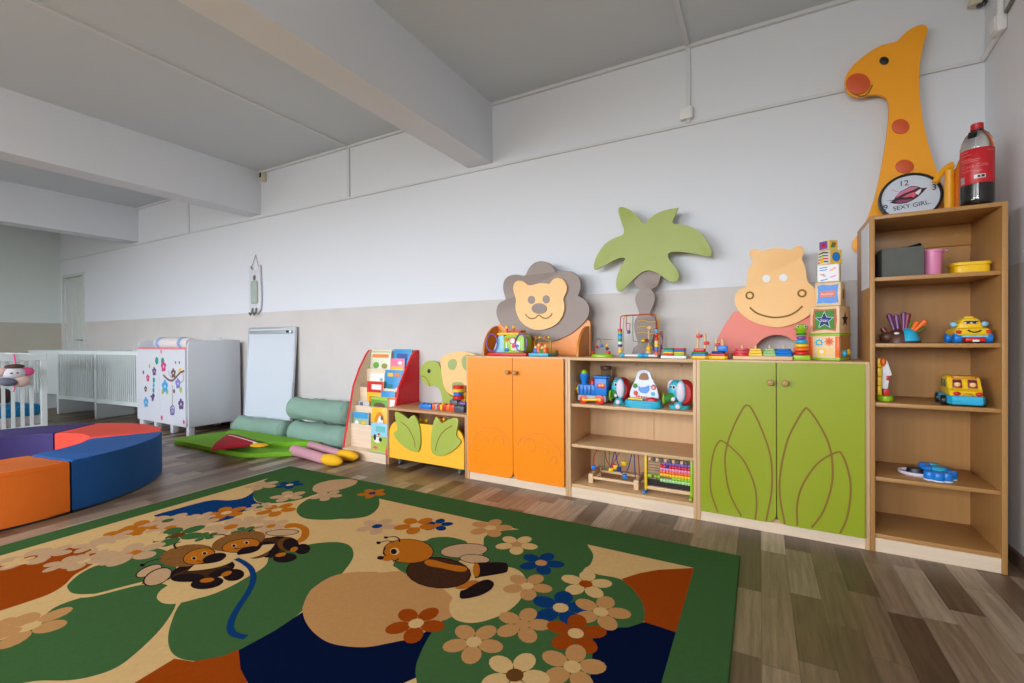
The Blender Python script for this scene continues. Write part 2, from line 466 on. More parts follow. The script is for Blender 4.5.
S_LOW = s_of(387.3, 464.5); S_ORG = s_of(467.2, 480); S_MID = s_of(568.3, 496.5); S_GRN = s_of(697.2, 520.5); S_TALL = s_of(870.4, 551); S_END = s_of(1008, 575)
HT = .876
DEP = .37
def rrect(x0, x1, z0, z1, rs, n=6):
    """rounded outline in x,z; rs = radii for corners (x0z0, x1z0, x1z1, x0z1)"""
    out = []
    for (cx, cz, r, a0) in ((x0, z0, rs[0], PI), (x1, z0, rs[1], 1.5 * PI), (x1, z1, rs[2], 0), (x0, z1, rs[3], .5 * PI)):
        ox = cx + (r if cx == x0 else -r); oz = cz + (r if cz == z0 else -r)
        if r <= 0: out.append((cx, cz)); continue
        for i in range(n + 1):
            a = a0 + .5 * PI * i / n
            out.append((ox + r * math.cos(a), oz + r * math.sin(a)))
    return out
def carcass(t, w, h, dep, plinth, shelves=(), back=True, top_over=True, vm=BEECH_V, hm=BEECH_H):
    MB().box((TB / 2, dep / 2, h / 2), (TB, dep, h), vm, bev=.0015).build('side_panel', vm, t)
    MB().box((w - TB / 2, dep / 2, h / 2), (TB, dep, h), vm, bev=.0015).build('side_panel', vm, t)
    MB().box((w / 2, dep / 2, h - TB / 2), (w - 2 * TB, dep, TB), hm, bev=.0015).build('top_panel', hm, t)
    MB().box((w / 2, dep / 2 + .006, plinth + TB / 2), (w - 2 * TB, dep - .012, TB), hm, bev=.001).build('bottom_panel', hm, t)
    MB().box((w / 2, .014, plinth / 2), (w - 2 * TB, .016, plinth), BEECH_PALE).build('plinth', BEECH_PALE, t)
    if back: MB().box((w / 2, dep - .005, (h + plinth) / 2), (w - 2 * TB, .008, h - plinth - TB), vm).build('back_panel', vm, t)
    for z in shelves:
        MB().box((w / 2, dep / 2 + .003, z - TB / 2), (w - 2 * TB, dep - .018, TB), hm, bev=.0015).build('shelf', hm, t)
def unit(name, label, cat, s, group=None): return thing(name, label, cat, FW(s, 0, 0), TH, group)

# --- tall bookcase
WT = S_END - S_TALL
tall = unit('bookcase', 'tall narrow open beech bookcase in the right corner, topped by clock and cola bottle', 'bookcase', S_TALL)
HTALL = (zat(869.5, 217, 0) + zat(1004, 200.5, 0)) / 2
ZA = (zat(875.8, 276.3, 0) + zat(999.7, 271, 0)) / 2
ZB = (zat(875.8, 343.7, 0) + zat(1001, 343, 0)) / 2
ZC = (zat(876.4, 403, 0) + zat(1001, 409, 0)) / 2
ZD = (zat(876.4, 478, 0) + zat(1001, 491, 0)) / 2
ZE = (zat(876.4, 534.5, 0) + zat(1001, 555, 0)) / 2
DIM_V = wood('dim_beech_vertical', (178, 130, 74), 'z'); DIM_H = wood('dim_beech_horizontal', (178, 130, 74), 'x')  # darker copy of the beech; the corner's dimness is put into the colour
carcass(tall, WT, HTALL, DEP - .01, ZE - TB, (ZA, ZB, ZC, ZD), vm=DIM_V, hm=DIM_H)
MB().box((WT / 2, DEP - .026, HTALL - TB - .05), (WT - 2 * TB, .014, .1), DIM_H, bev=.001).build('hanging_rail', DIM_H, tall)
for cx_ in (.07, WT - .07):
    MB().cyl((cx_, DEP - .034, HTALL - TB - .05), (cx_, DEP - .031, HTALL - TB - .05), .008, m=KNOB).build('screw_cap', KNOB, tall)

# --- cupboards with doors
def cupboard(name, label, s0, s1, m, groove_sets, knobs):
    w = s1 - s0 - .001; pl = .07
    t = unit(name, label, 'cabinet', s0)
    carcass(t, w, HT, DEP, pl - TB)
    zb, zt = pl - .013, HT - TB * .55
    mid = w / 2
    for side in (0, 1):
        x0, x1 = (TB + .002, mid - .002) if side == 0 else (mid + .002, w - TB - .002)
        out = rrect(x0, x1, zb, zt, (0, .045, .003, .003) if side == 0 else (.045, 0, .003, .003))
        dm = MB().slab([(x, -.016, z) for x, z in out], (0, .017, 0), m, bev=.0012, seg=1)
        door = dm.build('door', m, t)
        kx, kz = knobs[side]
        kb = MB().lathe([(.008, 0), (.007, .012), (.013, .018), (.0165, .026), (.013, .034), (.005, .037), (0, .0375)], (0, 0, 0), KNOB, 18, Matrix.Rotation(PI / 2, 3, 'X'))
        k = kb.build('knob', KNOB, door); k.location = (kx, -.016, kz)
        for pts in groove_sets[side]:
            pp_ = list(pts[0])
            if pts[3] is GROOVE:                                        # the leaf lines run off the lower door edge
                def run_off(a_, b_): return (b_[0] + (b_[0] - a_[0]) * 6 / abs(b_[1] - a_[1]), b_[1] + 6)
                pp_ = [run_off(pp_[1], pp_[0])] + pp_ + [run_off(pp_[-2], pp_[-1])]
            W3 = [on_front(px, py, -.016) for px, py in spline(pp_, 6, pts[1])]
            L3 = []
            Mi = world_of(t).inverted()
            for q in W3:
                q = Mi @ q; q.x = min(max(q.x, x0 + .006), x1 - .006); q.y = -.0163
                if zb + .002 < q.z < zt: L3.append(q)
            ribbon(L3, pts[2], m if pts[3] is None else pts[3]).build('groove', None, door)
    return t
def ribbon(L, wd, m, nrm=Vector((0, -1, 0)), closed=False, lift=.0):
    mb = MB(); k = len(L); A = []
    for i in range(k):
        tn = (L[(i + 1) % k] - L[i - 1]) if closed else (L[min(i + 1, k - 1)] - L[max(i - 1, 0)])
        if tn.length < 1e-7: tn = Vector((0, 0, 1))
        sd = tn.normalized().cross(nrm).normalized() * wd / 2
        A.append((mb.bm.verts.new(L[i] + sd + nrm * lift), mb.bm.verts.new(L[i] - sd + nrm * lift)))
    fs = []
    for i in range(k if closed else k - 1):
        a, b_ = A[i], A[(i + 1) % k]
        fs.append(mb.bm.faces.new((a[0], b_[0], b_[1], a[1])))
    mb._mark(fs, m)
    return mb
gc = lambda pts: crop(690, 340, .3220, pts)
GR = .0085
ggl = [(gc([(160, 548), (125, 480), (110, 400), (112, 340), (135, 270), (165, 212), (178, 203), (190, 212), (215, 260), (245, 340), (255, 410), (252, 480), (238, 555)]), False, GR, GROOVE),
       (gc([(85, 530), (65, 470), (65, 400), (75, 345), (90, 315), (104, 316), (130, 335), (170, 380), (200, 450), (207, 510), (203, 553)]), False, GR, GROOVE)]
ggr = [(gc([(293, 562), (280, 490), (280, 420), (300, 320), (330, 255), (355, 216), (368, 216), (400, 260), (430, 320), (442, 380), (440, 450), (415, 530), (378, 583)]), False, GR, GROOVE),
       (gc([(333, 577), (333, 510), (350, 450), (390, 390), (430, 360), (460, 348), (470, 352), (485, 385), (498, 440), (497, 500), (485, 560), (468, 597)]), False, GR, GROOVE)]
wg = S_TALL - S_GRN
kp = [(on_front(770.5, 382) - FW(S_GRN, 0, 0)), (on_front(785, 382.5) - FW(S_GRN, 0, 0))]
cupboard('toy_cabinet', 'lime green two-door toy cabinet with leaf shaped grooves, beside the bookcase', S_GRN, S_TALL, GREEN, [ggl, ggr], [(v.dot(UX), v.z) for v in kp])
OG = mat('pale_orange_groove', (232, 128, 38), .6)
oc = lambda pts: crop(462, 410, .1171, pts)
ol = [(oc([(85, 300), (95, 250), (130, 195), (185, 155), (240, 148), (300, 160), (350, 195), (390, 240), (420, 300)]), False, .007, OG),
      (oc([(270, 270), (280, 235), (320, 215), (350, 240), (355, 290), (320, 300)]), False, .005, OG), (oc([(150, 270), (180, 240), (215, 240), (225, 280)]), False, .005, OG),
      (oc([(105, 330), (130, 345), (150, 340), (160, 365)]), False, .005, OG)]
orr = [(oc([(468, 310), (490, 265), (530, 225), (590, 200), (650, 200), (720, 225), (780, 280), (830, 340), (850, 405)]), False, .007, OG),
       (oc([(530, 300), (540, 260), (580, 245), (620, 270), (625, 330), (600, 355)]), False, .005, OG), (oc([(680, 330), (700, 310), (730, 340), (760, 360)]), False, .005, OG),
       (oc([(755, 440), (770, 405), (800, 400), (810, 440), (795, 462)]), False, .005, OG)]
kp = [(on_front(509.8, 372) - FW(S_ORG, 0, 0)), (on_front(517.5, 372.5) - FW(S_ORG, 0, 0))]
cupboard('toy_cabinet', 'bright orange two-door toy cabinet below the lion board', S_ORG, S_MID, ORANGE, [ol, orr], [(v.dot(UX), v.z) for v in kp])

# --- open shelf unit in the middle
WM = S_GRN - S_MID - .001
ZM1 = (zat(572, 403.5, 0) + zat(693, 413, 0)) / 2
ZM2 = (zat(572, 444, 0) + zat(693, 459, 0)) / 2
ZM0 = (zat(573, 484.5, 0) + zat(693, 504, 0)) / 2
mid = unit('shelf_unit', 'low open beech shelf unit with three levels of toys, below the palm board', 'shelf', S_MID)
carcass(mid, WM, HT, DEP, ZM0 - TB, (ZM1, ZM2))
MB().box((WM * .585, DEP - .011, ZM2 + .1), (.012, .006, ZM1 - ZM2 - .06), BEECH_V).build('back_seam', BEECH_V, mid)
for cx_ in (.45 * WM, .82 * WM):
    MB().cyl((cx_, DEP - .013, HT - .055), (cx_, DEP - .008, HT - .055), .007, m=KNOB).build('screw_cap', KNOB, mid)

# --- low unit with the roll-out toy box
WL = S_ORG - S_LOW - .001
HL = (zat(389, 408.5, 0) + zat(467, 414.3, 0)) / 2
OAK_V = wood('oak_vertical', (190, 140, 98), 'z'); OAK_H = wood('oak_horizontal', (200, 150, 108), 'x')
low = unit('low_unit', 'low oak open unit between book rack and orange cabinet, with bricks on top', 'shelf', S_LOW)
MB().box((TB / 2, DEP / 2, HL / 2), (TB, DEP, HL), OAK_V, bev=.0015).build('side_panel', OAK_V, low)
MB().box((WL - TB / 2, DEP / 2, HL / 2), (TB, DEP, HL), OAK_V, bev=.0015).build('side_panel', OAK_V, low)
MB().box((WL / 2, DEP / 2, HL - TB / 2), (WL - 2 * TB, DEP, TB), OAK_H, bev=.0015).build('top_panel', OAK_H, low)
MB().box((WL / 2, DEP - .005, HL / 2 + .02), (WL - 2 * TB, .008, HL - TB - .05), OAK_V).build('back_panel', OAK_V, low)
# the roll-out box
bz0 = .058; bz1 = zat(420, 423, .0)
box = unit('toy_box', 'yellow roll-out toy box with two green leaf cutouts, inside the low oak unit', 'toy box', S_LOW)
bx0_, bx1_ = TB + .006, WL - TB - .007
fz = lambda px, py: zat(px, py, 0)
out = [(bx0_, bz0), (bx1_, bz0)] + [(bx1_, bz1 - .11)] + [(bx1_ - .1 + .1 * math.cos(a), bz1 - .11 + .105 * math.sin(a)) for a in [PI / 2 * i / 6 for i in range(1, 7)]] + [(bx0_ + .1 - .1 * math.sin(a), bz1 - .11 + .105 * math.cos(a)) for a in [PI / 2 * i / 6 for i in range(0, 6)]] + [(bx0_, bz1 - .11)]
MB().slab([(x, 0.0, z) for x, z in out], (0, .016, 0), YELLOW, bev=.001, seg=1).build('front_panel', YELLOW, box)
bh = bz1 - .16
MB().b2((bx0_, .017, bz0 + .002), (bx0_ + .014, DEP - .03, bh), BEECH_PALE).build('box_side', BEECH_PALE, box)
MB().b2((bx1_ - .014, .017, bz0 + .002), (bx1_, DEP - .03, bh), BEECH_PALE).build('box_side', BEECH_PALE, box)
MB().b2((bx0_ + .015, DEP - .044, bz0 + .002), (bx1_ - .015, DEP - .03, bh), BEECH_PALE).build('box_back', BEECH_PALE, box)
MB().b2((bx0_ + .015, .017, bz0 + .002), (bx1_ - .015, DEP - .045, bz0 + .014), BEECH_PALE).build('box_bottom', BEECH_PALE, box)
for x in (bx0_ + .07, bx1_ - .07):
    for y in (.05, DEP - .07):
        w_ = MB().cyl((x - .009, y, .018), (x + .009, y, .018), .018, m=GREYP, bev=.004).b2((x - .014, y - .006, .022), (x + .014, y + .006, .04), GREYP).b2((x - .02, y - .02, .04), (x + .02, y + .02, bz0 + .003), GREYP)
        w_.build('caster', None, box)
kc = lambda pts: crop(380, 380, .1463, pts)
def leaf_cutout(pts, vein):
    Mi = world_of(box).inverted()
    W3 = [Mi @ on_front(px, py, -.014) for px, py in pts]
    for q in W3: q.y = -.014
    lf = MB().slab(W3, (0, .0138, 0), LEAF, bev=.003).build('leaf_cutout', LEAF, box)
    lf['label'] = 'green leaf cutout on the box front'
    V3 = [Mi @ on_front(px, py, -.0145) for px, py in spline(vein, 5, False)]
    for q in V3: q.y = -.0144
    ribbon(V3, .007, GROOVE).build('vein', None, lf)
leaf_cutout(spline(kc([(100, 225), (115, 218), (150, 235), (195, 268), (205, 255), (225, 242), (240, 250), (260, 290), (272, 350), (275, 420), (268, 475), (250, 492), (215, 485), (170, 460), (125, 420), (95, 375), (97, 355), (118, 345), (118, 320), (108, 280)]), 4), kc([(140, 285), (185, 320), (215, 370), (235, 420), (240, 462)]))
leaf_cutout(spline(kc([(375, 265), (395, 262), (408, 275), (420, 298), (460, 275), (500, 260), (525, 262), (535, 280), (528, 330), (518, 380), (545, 408), (550, 425), (520, 465), (470, 500), (420, 518), (385, 515), (358, 500), (348, 450), (350, 380), (360, 310)]), 4), kc([(378, 485), (390, 430), (415, 375), (455, 335), (495, 312)]))

# --- book display rack: sloping red-edged sides and stepped pockets
rs0, rs1 = S_RACK0 + .0, S_LOW - .004
WRK = rs1 - rs0
rack = unit('book_rack', 'stepped book display rack with red side panels, left of the low oak unit', 'book rack', rs0)
Mi = world_of(rack).inverted()
XRs = (FW(rs1, 0, 0)).x
def prof(px, py):
    q = Mi @ on_x(px, py, XRs); return (q.y, q.z)
ztop = .92
side = [(0.0, 0.0), (0.0, .06), (.108, .45), (.145, .59), (.235, .74), (.312, .86), (.36, .9), (.385, .9), (.39, .885), (.39, 0)]
ztop = .885
for x, mm in ((0, BEECH_PALE), (WRK - TB, REDP)):
    sd_ = side if mm is REDP else [(0.0, 0.0), (0.0, .06), (.085, .45), (.115, .59), (.185, .74), (.262, .86), (.30, .9), (.37, .9), (.385, .885), (.385, 0)]
    sp_ = MB().slab([(x, max(y, .004) if mm is REDP else y, z) for y, z in sd_], (TB, 0, 0), REDP if mm is REDP else BEECH_PALE, bev=.001, seg=1).build('side_panel', None, rack)
    if mm is REDP: sp_['label'] = 'solid red side panel'
    eb = MB()
    for (a, b_) in list(zip(sd_[:8], sd_[1:9]))[1 if mm is REDP else 0:]:
        eb.slab([(x - .001, a[0], a[1]), (x - .001, b_[0], b_[1]), (x - .001, b_[0] - .003, b_[1] + .001), (x - .001, a[0] - .003, a[1] + .001)], (TB + .002, 0, 0), REDP)
    eb.build('red_edge', None, sp_)
TIERS = []
MB().b2((TB, -.012, 0), (WRK, .003, .075), BEECH_PALE).build('plinth', BEECH_PALE, rack)
tz = [(.075, .076, zat(350, 423, .076)), (0, .127, zat(354.6, 404.9, .127)), (0, .18, zat(360.5, 386.8, .18)), (0, .258, zat(365, 368.5, .258))]
tz = [(z0 if i == 0 else tz[i - 1][2] - .01, y, z1) for i, (z0, y, z1) in enumerate(tz)]
MB().b2((TB, .0035, .063), (WRK - TB, .0755, .075), BEECH_PALE).build('ledge', BEECH_PALE, rack)
for (z0, y, z1) in tz:
    MB().b2((TB, y, z0), (WRK - TB, y + .012, z1), BEECH_PALE, bev=.001).build('pocket_front', BEECH_PALE, rack)
    MB().b2((TB, y + .013, z0), (WRK - TB, min(.371, y + (.05 if y < .17 else .075)), z0 + .012), BEECH_PALE).build('pocket_floor', BEECH_PALE, rack)
    TIERS.append((z0 + .012, y + .014, z1))
MB().b2((TB, .372, .0), (WRK - TB, .384, ztop), BEECH_PALE).build('back_panel', BEECH_PALE, rack)
# ------------------------------------------------------------------ rug: one woven mesh, pattern as inlaid colours
RZ = .012
def rug_mat(name, c):
    m = mat(name, c, .95, .1, 60.0, .12, 260.0)
    m.node_tree.nodes['Principled BSDF'].inputs['Specular IOR Level'].default_value = 0.0
    return m
RG = rug_mat('rug_green', (62, 94, 52)); RC = rug_mat('rug_cream', (204, 166, 110)); RT = rug_mat('rug_tan', (182, 132, 80))
RO = rug_mat('rug_rust', (146, 62, 14)); RN = rug_mat('rug_navy', (10, 20, 48)); RBL = rug_mat('rug_blue', (18, 54, 100))
ROR = rug_mat('rug_orange', (176, 100, 26)); RBR = rug_mat('rug_brown', (98, 60, 28)); RDK = rug_mat('rug_black', (34, 24, 24)); RFZ = mat('rug_fuzzy_dark', (66, 40, 26), .95, .6, 90.0, .3, 200.0); RHT = mat('rug_fuzzy_brown', (128, 84, 42), .95, .5, 110.0, .3, 200.0)
for q_ in (RFZ, RHT): q_.node_tree.nodes['Principled BSDF'].inputs['Specular IOR Level'].default_value = 0.0
RPK = rug_mat('rug_beige', (186, 148, 110))
RX0, RX1, RY0, RY1 = -3.235, -.082, -1.75, 2.285
RU = MB()
RU.b2((RX0, RY0, 0.001), (RX1, RY1, RZ), RG, bev=.004)
ia = on_z(693.9, 568.9, RZ); ib = on_z(154.3, 515.6, RZ); ic = on_z(524.6, 529.8, RZ)
IX0, IX1, IY1 = RX0 + .15, ia.x, (ia.y + ic.y) / 2
IY0 = RY0 + .17
lay = [0]
def on_rug(px, py): return on_z(px, py, RZ)
def patch(pts, m, n=4, clamp=True, world=False):
    """an inlaid area of the rug; later areas lie a hair above earlier ones"""
    lay[0] += 1; z = RZ + .0001 + lay[0] * .0000015
    W = [Vector(p) for p in pts] if world else [on_rug(*p) for p in (spline(pts, n) if n else pts)]
    W = [Vector((min(max(q.x, IX0), IX1), min(max(q.y, IY0), IY1) if clamp else min(q.y, RY1 - .02), z)) if clamp else Vector((q.x, min(q.y, RY1 - .02), z)) for q in W]
    V = []
    for q in W:
        if not V or (q - V[-1]).length > 1e-4: V.append(q)
    if (V[0] - V[-1]).length < 1e-4: V.pop()
    if len(V) > 2: RU.poly(V, m)
def stroke(pts, wd, m, n=6, world=False):
    lay[0] += 1; z = RZ + .0001 + lay[0] * .0000015
    W = [on_rug(*p) for p in (spline(pts, n, False) if n else pts)]
    A, B = [], []
    for i, q in enumerate(W):
        t = (W[min(i + 1, len(W) - 1)] - W[max(i - 1, 0)]); t.z = 0; t.normalize()
        sd = Vector((-t.y, t.x, 0)) * wd / 2
        A.append(Vector((q.x, q.y, z)) + sd); B.append(Vector((q.x, q.y, z)) - sd)
    for i in range(len(A) - 1): RU.poly([A[i], A[i + 1], B[i + 1], B[i]], m)
RS = {'R1': (0, 500, .1953), 'R2': (0, 590, .1953), 'R3': (150, 460, .1953), 'R4': (200, 550, .1953), 'R5': (340, 480, .1953), 'R6': (380, 560, .1953), 'R7': (540, 520, .2386), 'R8': (130, 520, .18555), 'BC': (0, 450, .3711), 'P': (0, 0, 1)}
def c(k, *pts): return crop(*RS[k], pts)
patch([(IX0, IY0, 0), (IX1, IY0, 0), (IX1, IY1, 0), (IX0, IY1, 0)], RC, world=True)
patch(c('R1', (-40, 345), (0, 328), (90, 322), (200, 268), (330, 248), (440, 238), (470, 255), (520, 275), (510, 305), (440, 350), (380, 385), (330, 435), (260, 478), (170, 512), (0, 568), (-60, 585)), RO)
patch(c('R3', (20, 284), (130, 252), (240, 222), (325, 204), (400, 207), (470, 197), (512, 176), (545, 152), (528, 185), (545, 215), (600, 228), (590, 242), (480, 262), (420, 300), (290, 324), (300, 290), (200, 285), (60, 291)), RBL, 2)
patch(c('R3', (530, 170), (533, 195), (560, 217), (640, 221), (740, 209), (830, 182), (900, 150), (930, 60), (760, 30), (560, 120)), RG, 4, False)
patch(c('R3', (750, 262), (765, 230), (810, 200), (860, 185), (900, 120), (1024, 60)) + c('R5', (100, 20), (180, 70), (202, 110), (190, 150), (140, 185), (60, 198), (0, 199)) + c('R3', (920, 306), (840, 305), (780, 294)), RG, 4, False)
patch(c('R1', (345, 450), (350, 430), (400, 385), (470, 345), (550, 320), (640, 290), (740, 255), (830, 252), (900, 300), (880, 400), (760, 425), (640, 452), (540, 475), (430, 482), (370, 476)), RG)
patch(c('R2', (-60, 290), (0, 258), (150, 205), (270, 95), (420, 38)) + c('R1', (480, 492), (600, 462), (720, 436), (830, 428), (900, 470)) + c('R2', (900, 75), (860, 150), (800, 225), (700, 320), (600, 395), (480, 440), (350, 463), (180, 466), (0, 500), (-200, 520)), RG)
patch(c('BC', (453, 515), (460, 470), (490, 410), (560, 380), (700, 310), (740, 280), (830, 255), (900, 248), (940, 256), (953, 280), (940, 310), (900, 352), (840, 375), (818, 430), (740, 487), (645, 540), (560, 566), (500, 566), (465, 548)), RG)
patch(c('R8', (145, 418), (165, 380), (230, 340), (400, 260), (700, 190), (742, 205), (725, 250), (640, 305)) + c('R4', (300, 95), (240, 140), (150, 190), (60, 228), (0, 245)) + c('R2', (1024, 40), (940, 62), (880, 72), (830, 65)), RC)
patch(c('BC', (355, 632), (470, 562), (520, 570), (600, 556), (643, 538), (652, 590), (672, 640), (700, 760), (250, 760)), RO, 0)
patch(c('BC', (643, 540), (740, 487), (818, 435), (900, 420)) + c('R6', (150, 300), (370, 290), (300, 400), (190, 520), (185, 640)) + c('P', (418, 780), (262, 780)) + c('BC', (668, 628), (648, 590)), RN, 0)
patch(c('R6', (100, 640), (190, 600), (185, 700), (60, 720)), RC, 0)
patch(c('R4', (525, 310), (530, 280), (560, 215), (620, 165), (690, 130), (780, 114), (900, 112)) + c('R6', (0, 65), (150, 60), (300, 130), (400, 230), (370, 290), (300, 322), (190, 395), (100, 415), (0, 435)) + c('R4', (960, 480), (850, 497), (740, 492), (650, 470), (580, 420), (540, 365)), RT)
patch(c('R5', (440, 310), (470, 297), (540, 291), (600, 300), (655, 325), (640, 400), (400, 490), (330, 475), (290, 450), (275, 425), (360, 330)), RG)
patch(c('R5', (735, 330), (742, 290), (790, 268), (870, 256), (945, 250)) + c('P', (545, 524), (579, 536)) + c('R7', (205, 115), (224, 150), (208, 190), (175, 218)) + c('P', (560, 610), (500, 610), (482, 575)), RG, 3, False)
patch(c('R6', (300, 332), (370, 290), (480, 240), (640, 50), (720, 30)) + c('R7', (100, 215), (175, 213), (250, 230), (335, 247), (390, 290), (430, 345), (440, 390), (430, 432), (370, 450), (290, 456), (240, 480), (233, 560), (235, 640), (215, 720)) + c('P', (560, 790), (430, 790)) + c('R6', (190, 640), (182, 580), (190, 520), (240, 410)), RG, 3)
patch(c('R6', (355, 240), (375, 190), (440, 110), (560, 50), (650, 35), (720, 60), (745, 110), (720, 200), (650, 265), (560, 305), (480, 322), (410, 315), (370, 290)), RC)
patch(c('R7', (340, 247), (420, 222), (500, 208), (590, 204), (720, 206), (720, 475), (580, 474), (500, 447), (436, 428), (440, 390), (430, 345), (390, 290)), RO, 0)
patch(c('R7', (436, 428), (500, 447), (580, 474), (720, 474), (720, 760)) + c('P', (700, 780), (600, 780)) + c('R7', (205, 690), (218, 620), (222, 480), (285, 452), (370, 450)), RN, 0)
stroke(c('R1', (405, 494), (480, 487), (560, 468), (640, 447), (728, 425)), .022, RC)
def flower(k, x, y, w, pc, cc, a0=.3, sq=1.0):
    X0, Y0, s = RS[k]; cx, cy = X0 + x * s, Y0 + y * s
    C = on_rug(cx, cy); r = (on_rug(cx + w * s / 2, cy) - on_rug(cx - w * s / 2, cy)).length / 2
    rp = r * .44
    for i in range(5):
        a = a0 + 2 * PI * i / 5
        px_, py_ = C.x + math.cos(a) * r * .63, C.y + math.sin(a) * r * .63
        patch([(x_, y_, 0) for x_, y_ in ellipse(px_, py_, rp * .98, rp * .76, 14, a)], pc, world=True, clamp=False)
    patch([(x_, y_, 0) for x_, y_ in ellipse(C.x, C.y, r * .27, r * .27, 14)], cc, world=True, clamp=False)
for f in (('R3', 575, 130, 150, RPK, RPK, .2), ('R3', 715, 127, 130, RBL, RC, .6), ('R3', 708, 185, 160, RPK, RC, .1), ('R3', 905, 182, 150, RPK, RPK, .4), ('R3', 650, 255, 180, ROR, RC, .5), ('R3', 390, 270, 180, ROR, RC, .2),
          ('R3', 560, 240, 120, RPK, RG, .5), ('R3', 260, 292, 130, RPK, RC, .7), ('R3', 110, 318, 190, RPK, RPK, .1), ('R3', 520, 312, 150, RPK, RT, .3), ('R3', 415, 342, 240, RPK, ROR, .0), ('R3', 250, 320, 170, RPK, RPK, .9), ('R3', 105, 345, 190, RPK, ROR, .5), ('R3', 620, 338, 170, RPK, ROR, .2), ('R3', 140, 386, 250, RG, RBR, .4), ('R3', 10, 405, 130, RC, RC, .4),
          ('R3', 480, 362, 110, RG, RG, .4), ('R3', 280, 392, 110, RG, RG, .1),
          ('R1', 740, 135, 200, ROR, RPK, .4), ('R1', 650, 165, 190, ROR, RPK, .1), ('R1', 860, 105, 190, RPK, RG, .6), ('R1', 640, 215, 200, RC, RPK, .3), ('R1', 570, 200, 150, RPK, RPK, .8), ('R1', 480, 230, 170, RPK, RPK, .1), ('R1', 740, 200, 190, RC, RC, .9), ('R1', 560, 245, 170, RC, RC, .7), ('R1', 680, 272, 260, RPK, ROR, .2), ('R1', 580, 290, 180, RPK, RPK, .5),
          ('R1', 470, 280, 130, RPK, RO, .2), ('R1', 430, 312, 200, RPK, RC, .5), ('R1', 330, 325, 170, RPK, RPK, .0), ('R1', 245, 275, 200, RPK, RO, .6), ('R1', 150, 298, 230, RPK, RO, .1), ('R1', 90, 318, 120, RC, RC, .3),
          ('R2', 150, 188, 330, RT, RC, .5), ('R2', 10, 200, 220, RT, RT, .2),
          ('R5', 165, 68, 140, ROR, RBL, .2), ('R5', 190, 237, 195, RPK, RBL, .4), ('R5', 500, 230, 150, RBL, ROR, .7), ('R5', 388, 232, 205, ROR, RC, .2), ('R5', 770, 245, 215, RT, RC, .5), ('R5', 905, 330, 210, RC, RT, .15),
          ('R6', 825, 15, 225, RBL, RT, .3), ('R7', 192, 268, 210, RC, RO, .55), ('R6', 755, 133, 245, RT, RC, .2), ('R6', 925, 245, 300, RBL, RC, .55), ('R7', 255, 385, 235, RT, RC, .35), ('R6', 185, 325, 290, RO, RC, .25), ('R6', 730, 330, 280, RT, RT, .45), ('R7', 150, 475, 250, RO, RC, .6), ('R6', 480, 420, 300, RT, RC, .15), ('R7', 135, 615, 270, RT, RC, .5), ('R6', 690, 590, 340, RC, RBR, .3)):
    flower(*f)
# large beige petal shapes at the far edge
patch(c('R3', (832, 150), (850, 125), (920, 105), (1000, 98), (1060, 100), (1050, 125), (980, 150), (900, 165), (850, 165)), RPK, 4, False)
# the two hugging bees
def el(k, x, y, rx, ry, m, a=0.0, n=20): patch(c(k, *ellipse(x, y, rx, ry, n, R(a))), m, 0, False)
def ln(k, pts, wd, m): stroke(c(k, *pts), wd, m)
patch(c('R3', (690, 350), (700, 328), (760, 326), (810, 350), (812, 390), (780, 420), (740, 420), (770, 395), (775, 360), (740, 345)), ROR, 3)
el('R8', 820, 68, 92, 18, RDK, -3); el('R8', 820, 68, 86, 15, RPK, -3)
el('R8', 100, 275, 76, 26, RDK, -22); el('R8', 102, 275, 70, 22, RPK, -22)
el('R8', 148, 307, 84, 42, RDK, -24); el('R8', 150, 307, 77, 37, RPK, -24)
el('R8', 820, 128, 92, 40, RDK, 5); el('R8', 760, 150, 80, 56, RFZ, 0); el('R8', 745, 160, 60, 44, RDK, 0); el('R8', 850, 130, 56, 38, RBR, 0); el('R8', 866, 132, 44, 34, RDK, 0)
el('R8', 690, 185, 60, 22, RBR, -10)
el('R8', 835, 205, 64, 25, RDK, -6); el('R8', 930, 157, 42, 28, RDK, -8); el('R8', 812, 188, 30, 10, ROR, -12); el('R8', 884, 158, 22, 12, ROR, -20)
el('R8', 390, 272, 178, 56, RDK, -10); el('R8', 380, 285, 160, 34, RFZ, -10); el('R8', 310, 312, 90, 22, RDK, -4); el('R8', 480, 280, 60, 14, RDK, -20)
el('R8', 415, 340, 90, 32, RDK, -8); el('R8', 558, 297, 58, 32, RDK, -8); el('R8', 415, 325, 40, 12, ROR, -8); el('R8', 520, 290, 30, 12, ROR, -20)
el('R8', 585, 115, 148, 48, RHT, -12); el('R8', 310, 192, 152, 58, RHT, -8)
el('R8', 598, 138, 106, 36, RDK, -9); el('R8', 598, 138, 101, 33, ROR, -9)
el('R8', 640, 168, 66, 24, RDK, -12)
el('R8', 372, 196, 90, 42, RDK, -14); el('R8', 372, 196, 85, 39, ROR, -14)
el('R8', 455, 205, 66, 24, RDK, -14)
el('R8', 560, 138, 14, 9, RC); el('R8', 560, 139, 9, 7, RDK); el('R8', 628, 122, 14, 9, RC); el('R8', 628, 123, 9, 7, RDK)
el('R8', 345, 206, 15, 10, RC); el('R8', 345, 207, 10, 8, RDK); el('R8', 402, 180, 15, 10, RC); el('R8', 402, 181, 10, 8, RDK)
ln('R8', [(560, 152), (590, 156), (620, 147)], .006, RDK); ln('R8', [(360, 222), (392, 222), (425, 208)], .006, RDK)
ln('R8', [(330, 258), (420, 250), (500, 232), (565, 195)], .055, RC); ln('R8', [(570, 205), (660, 190), (720, 165), (748, 132)], .055, RC)
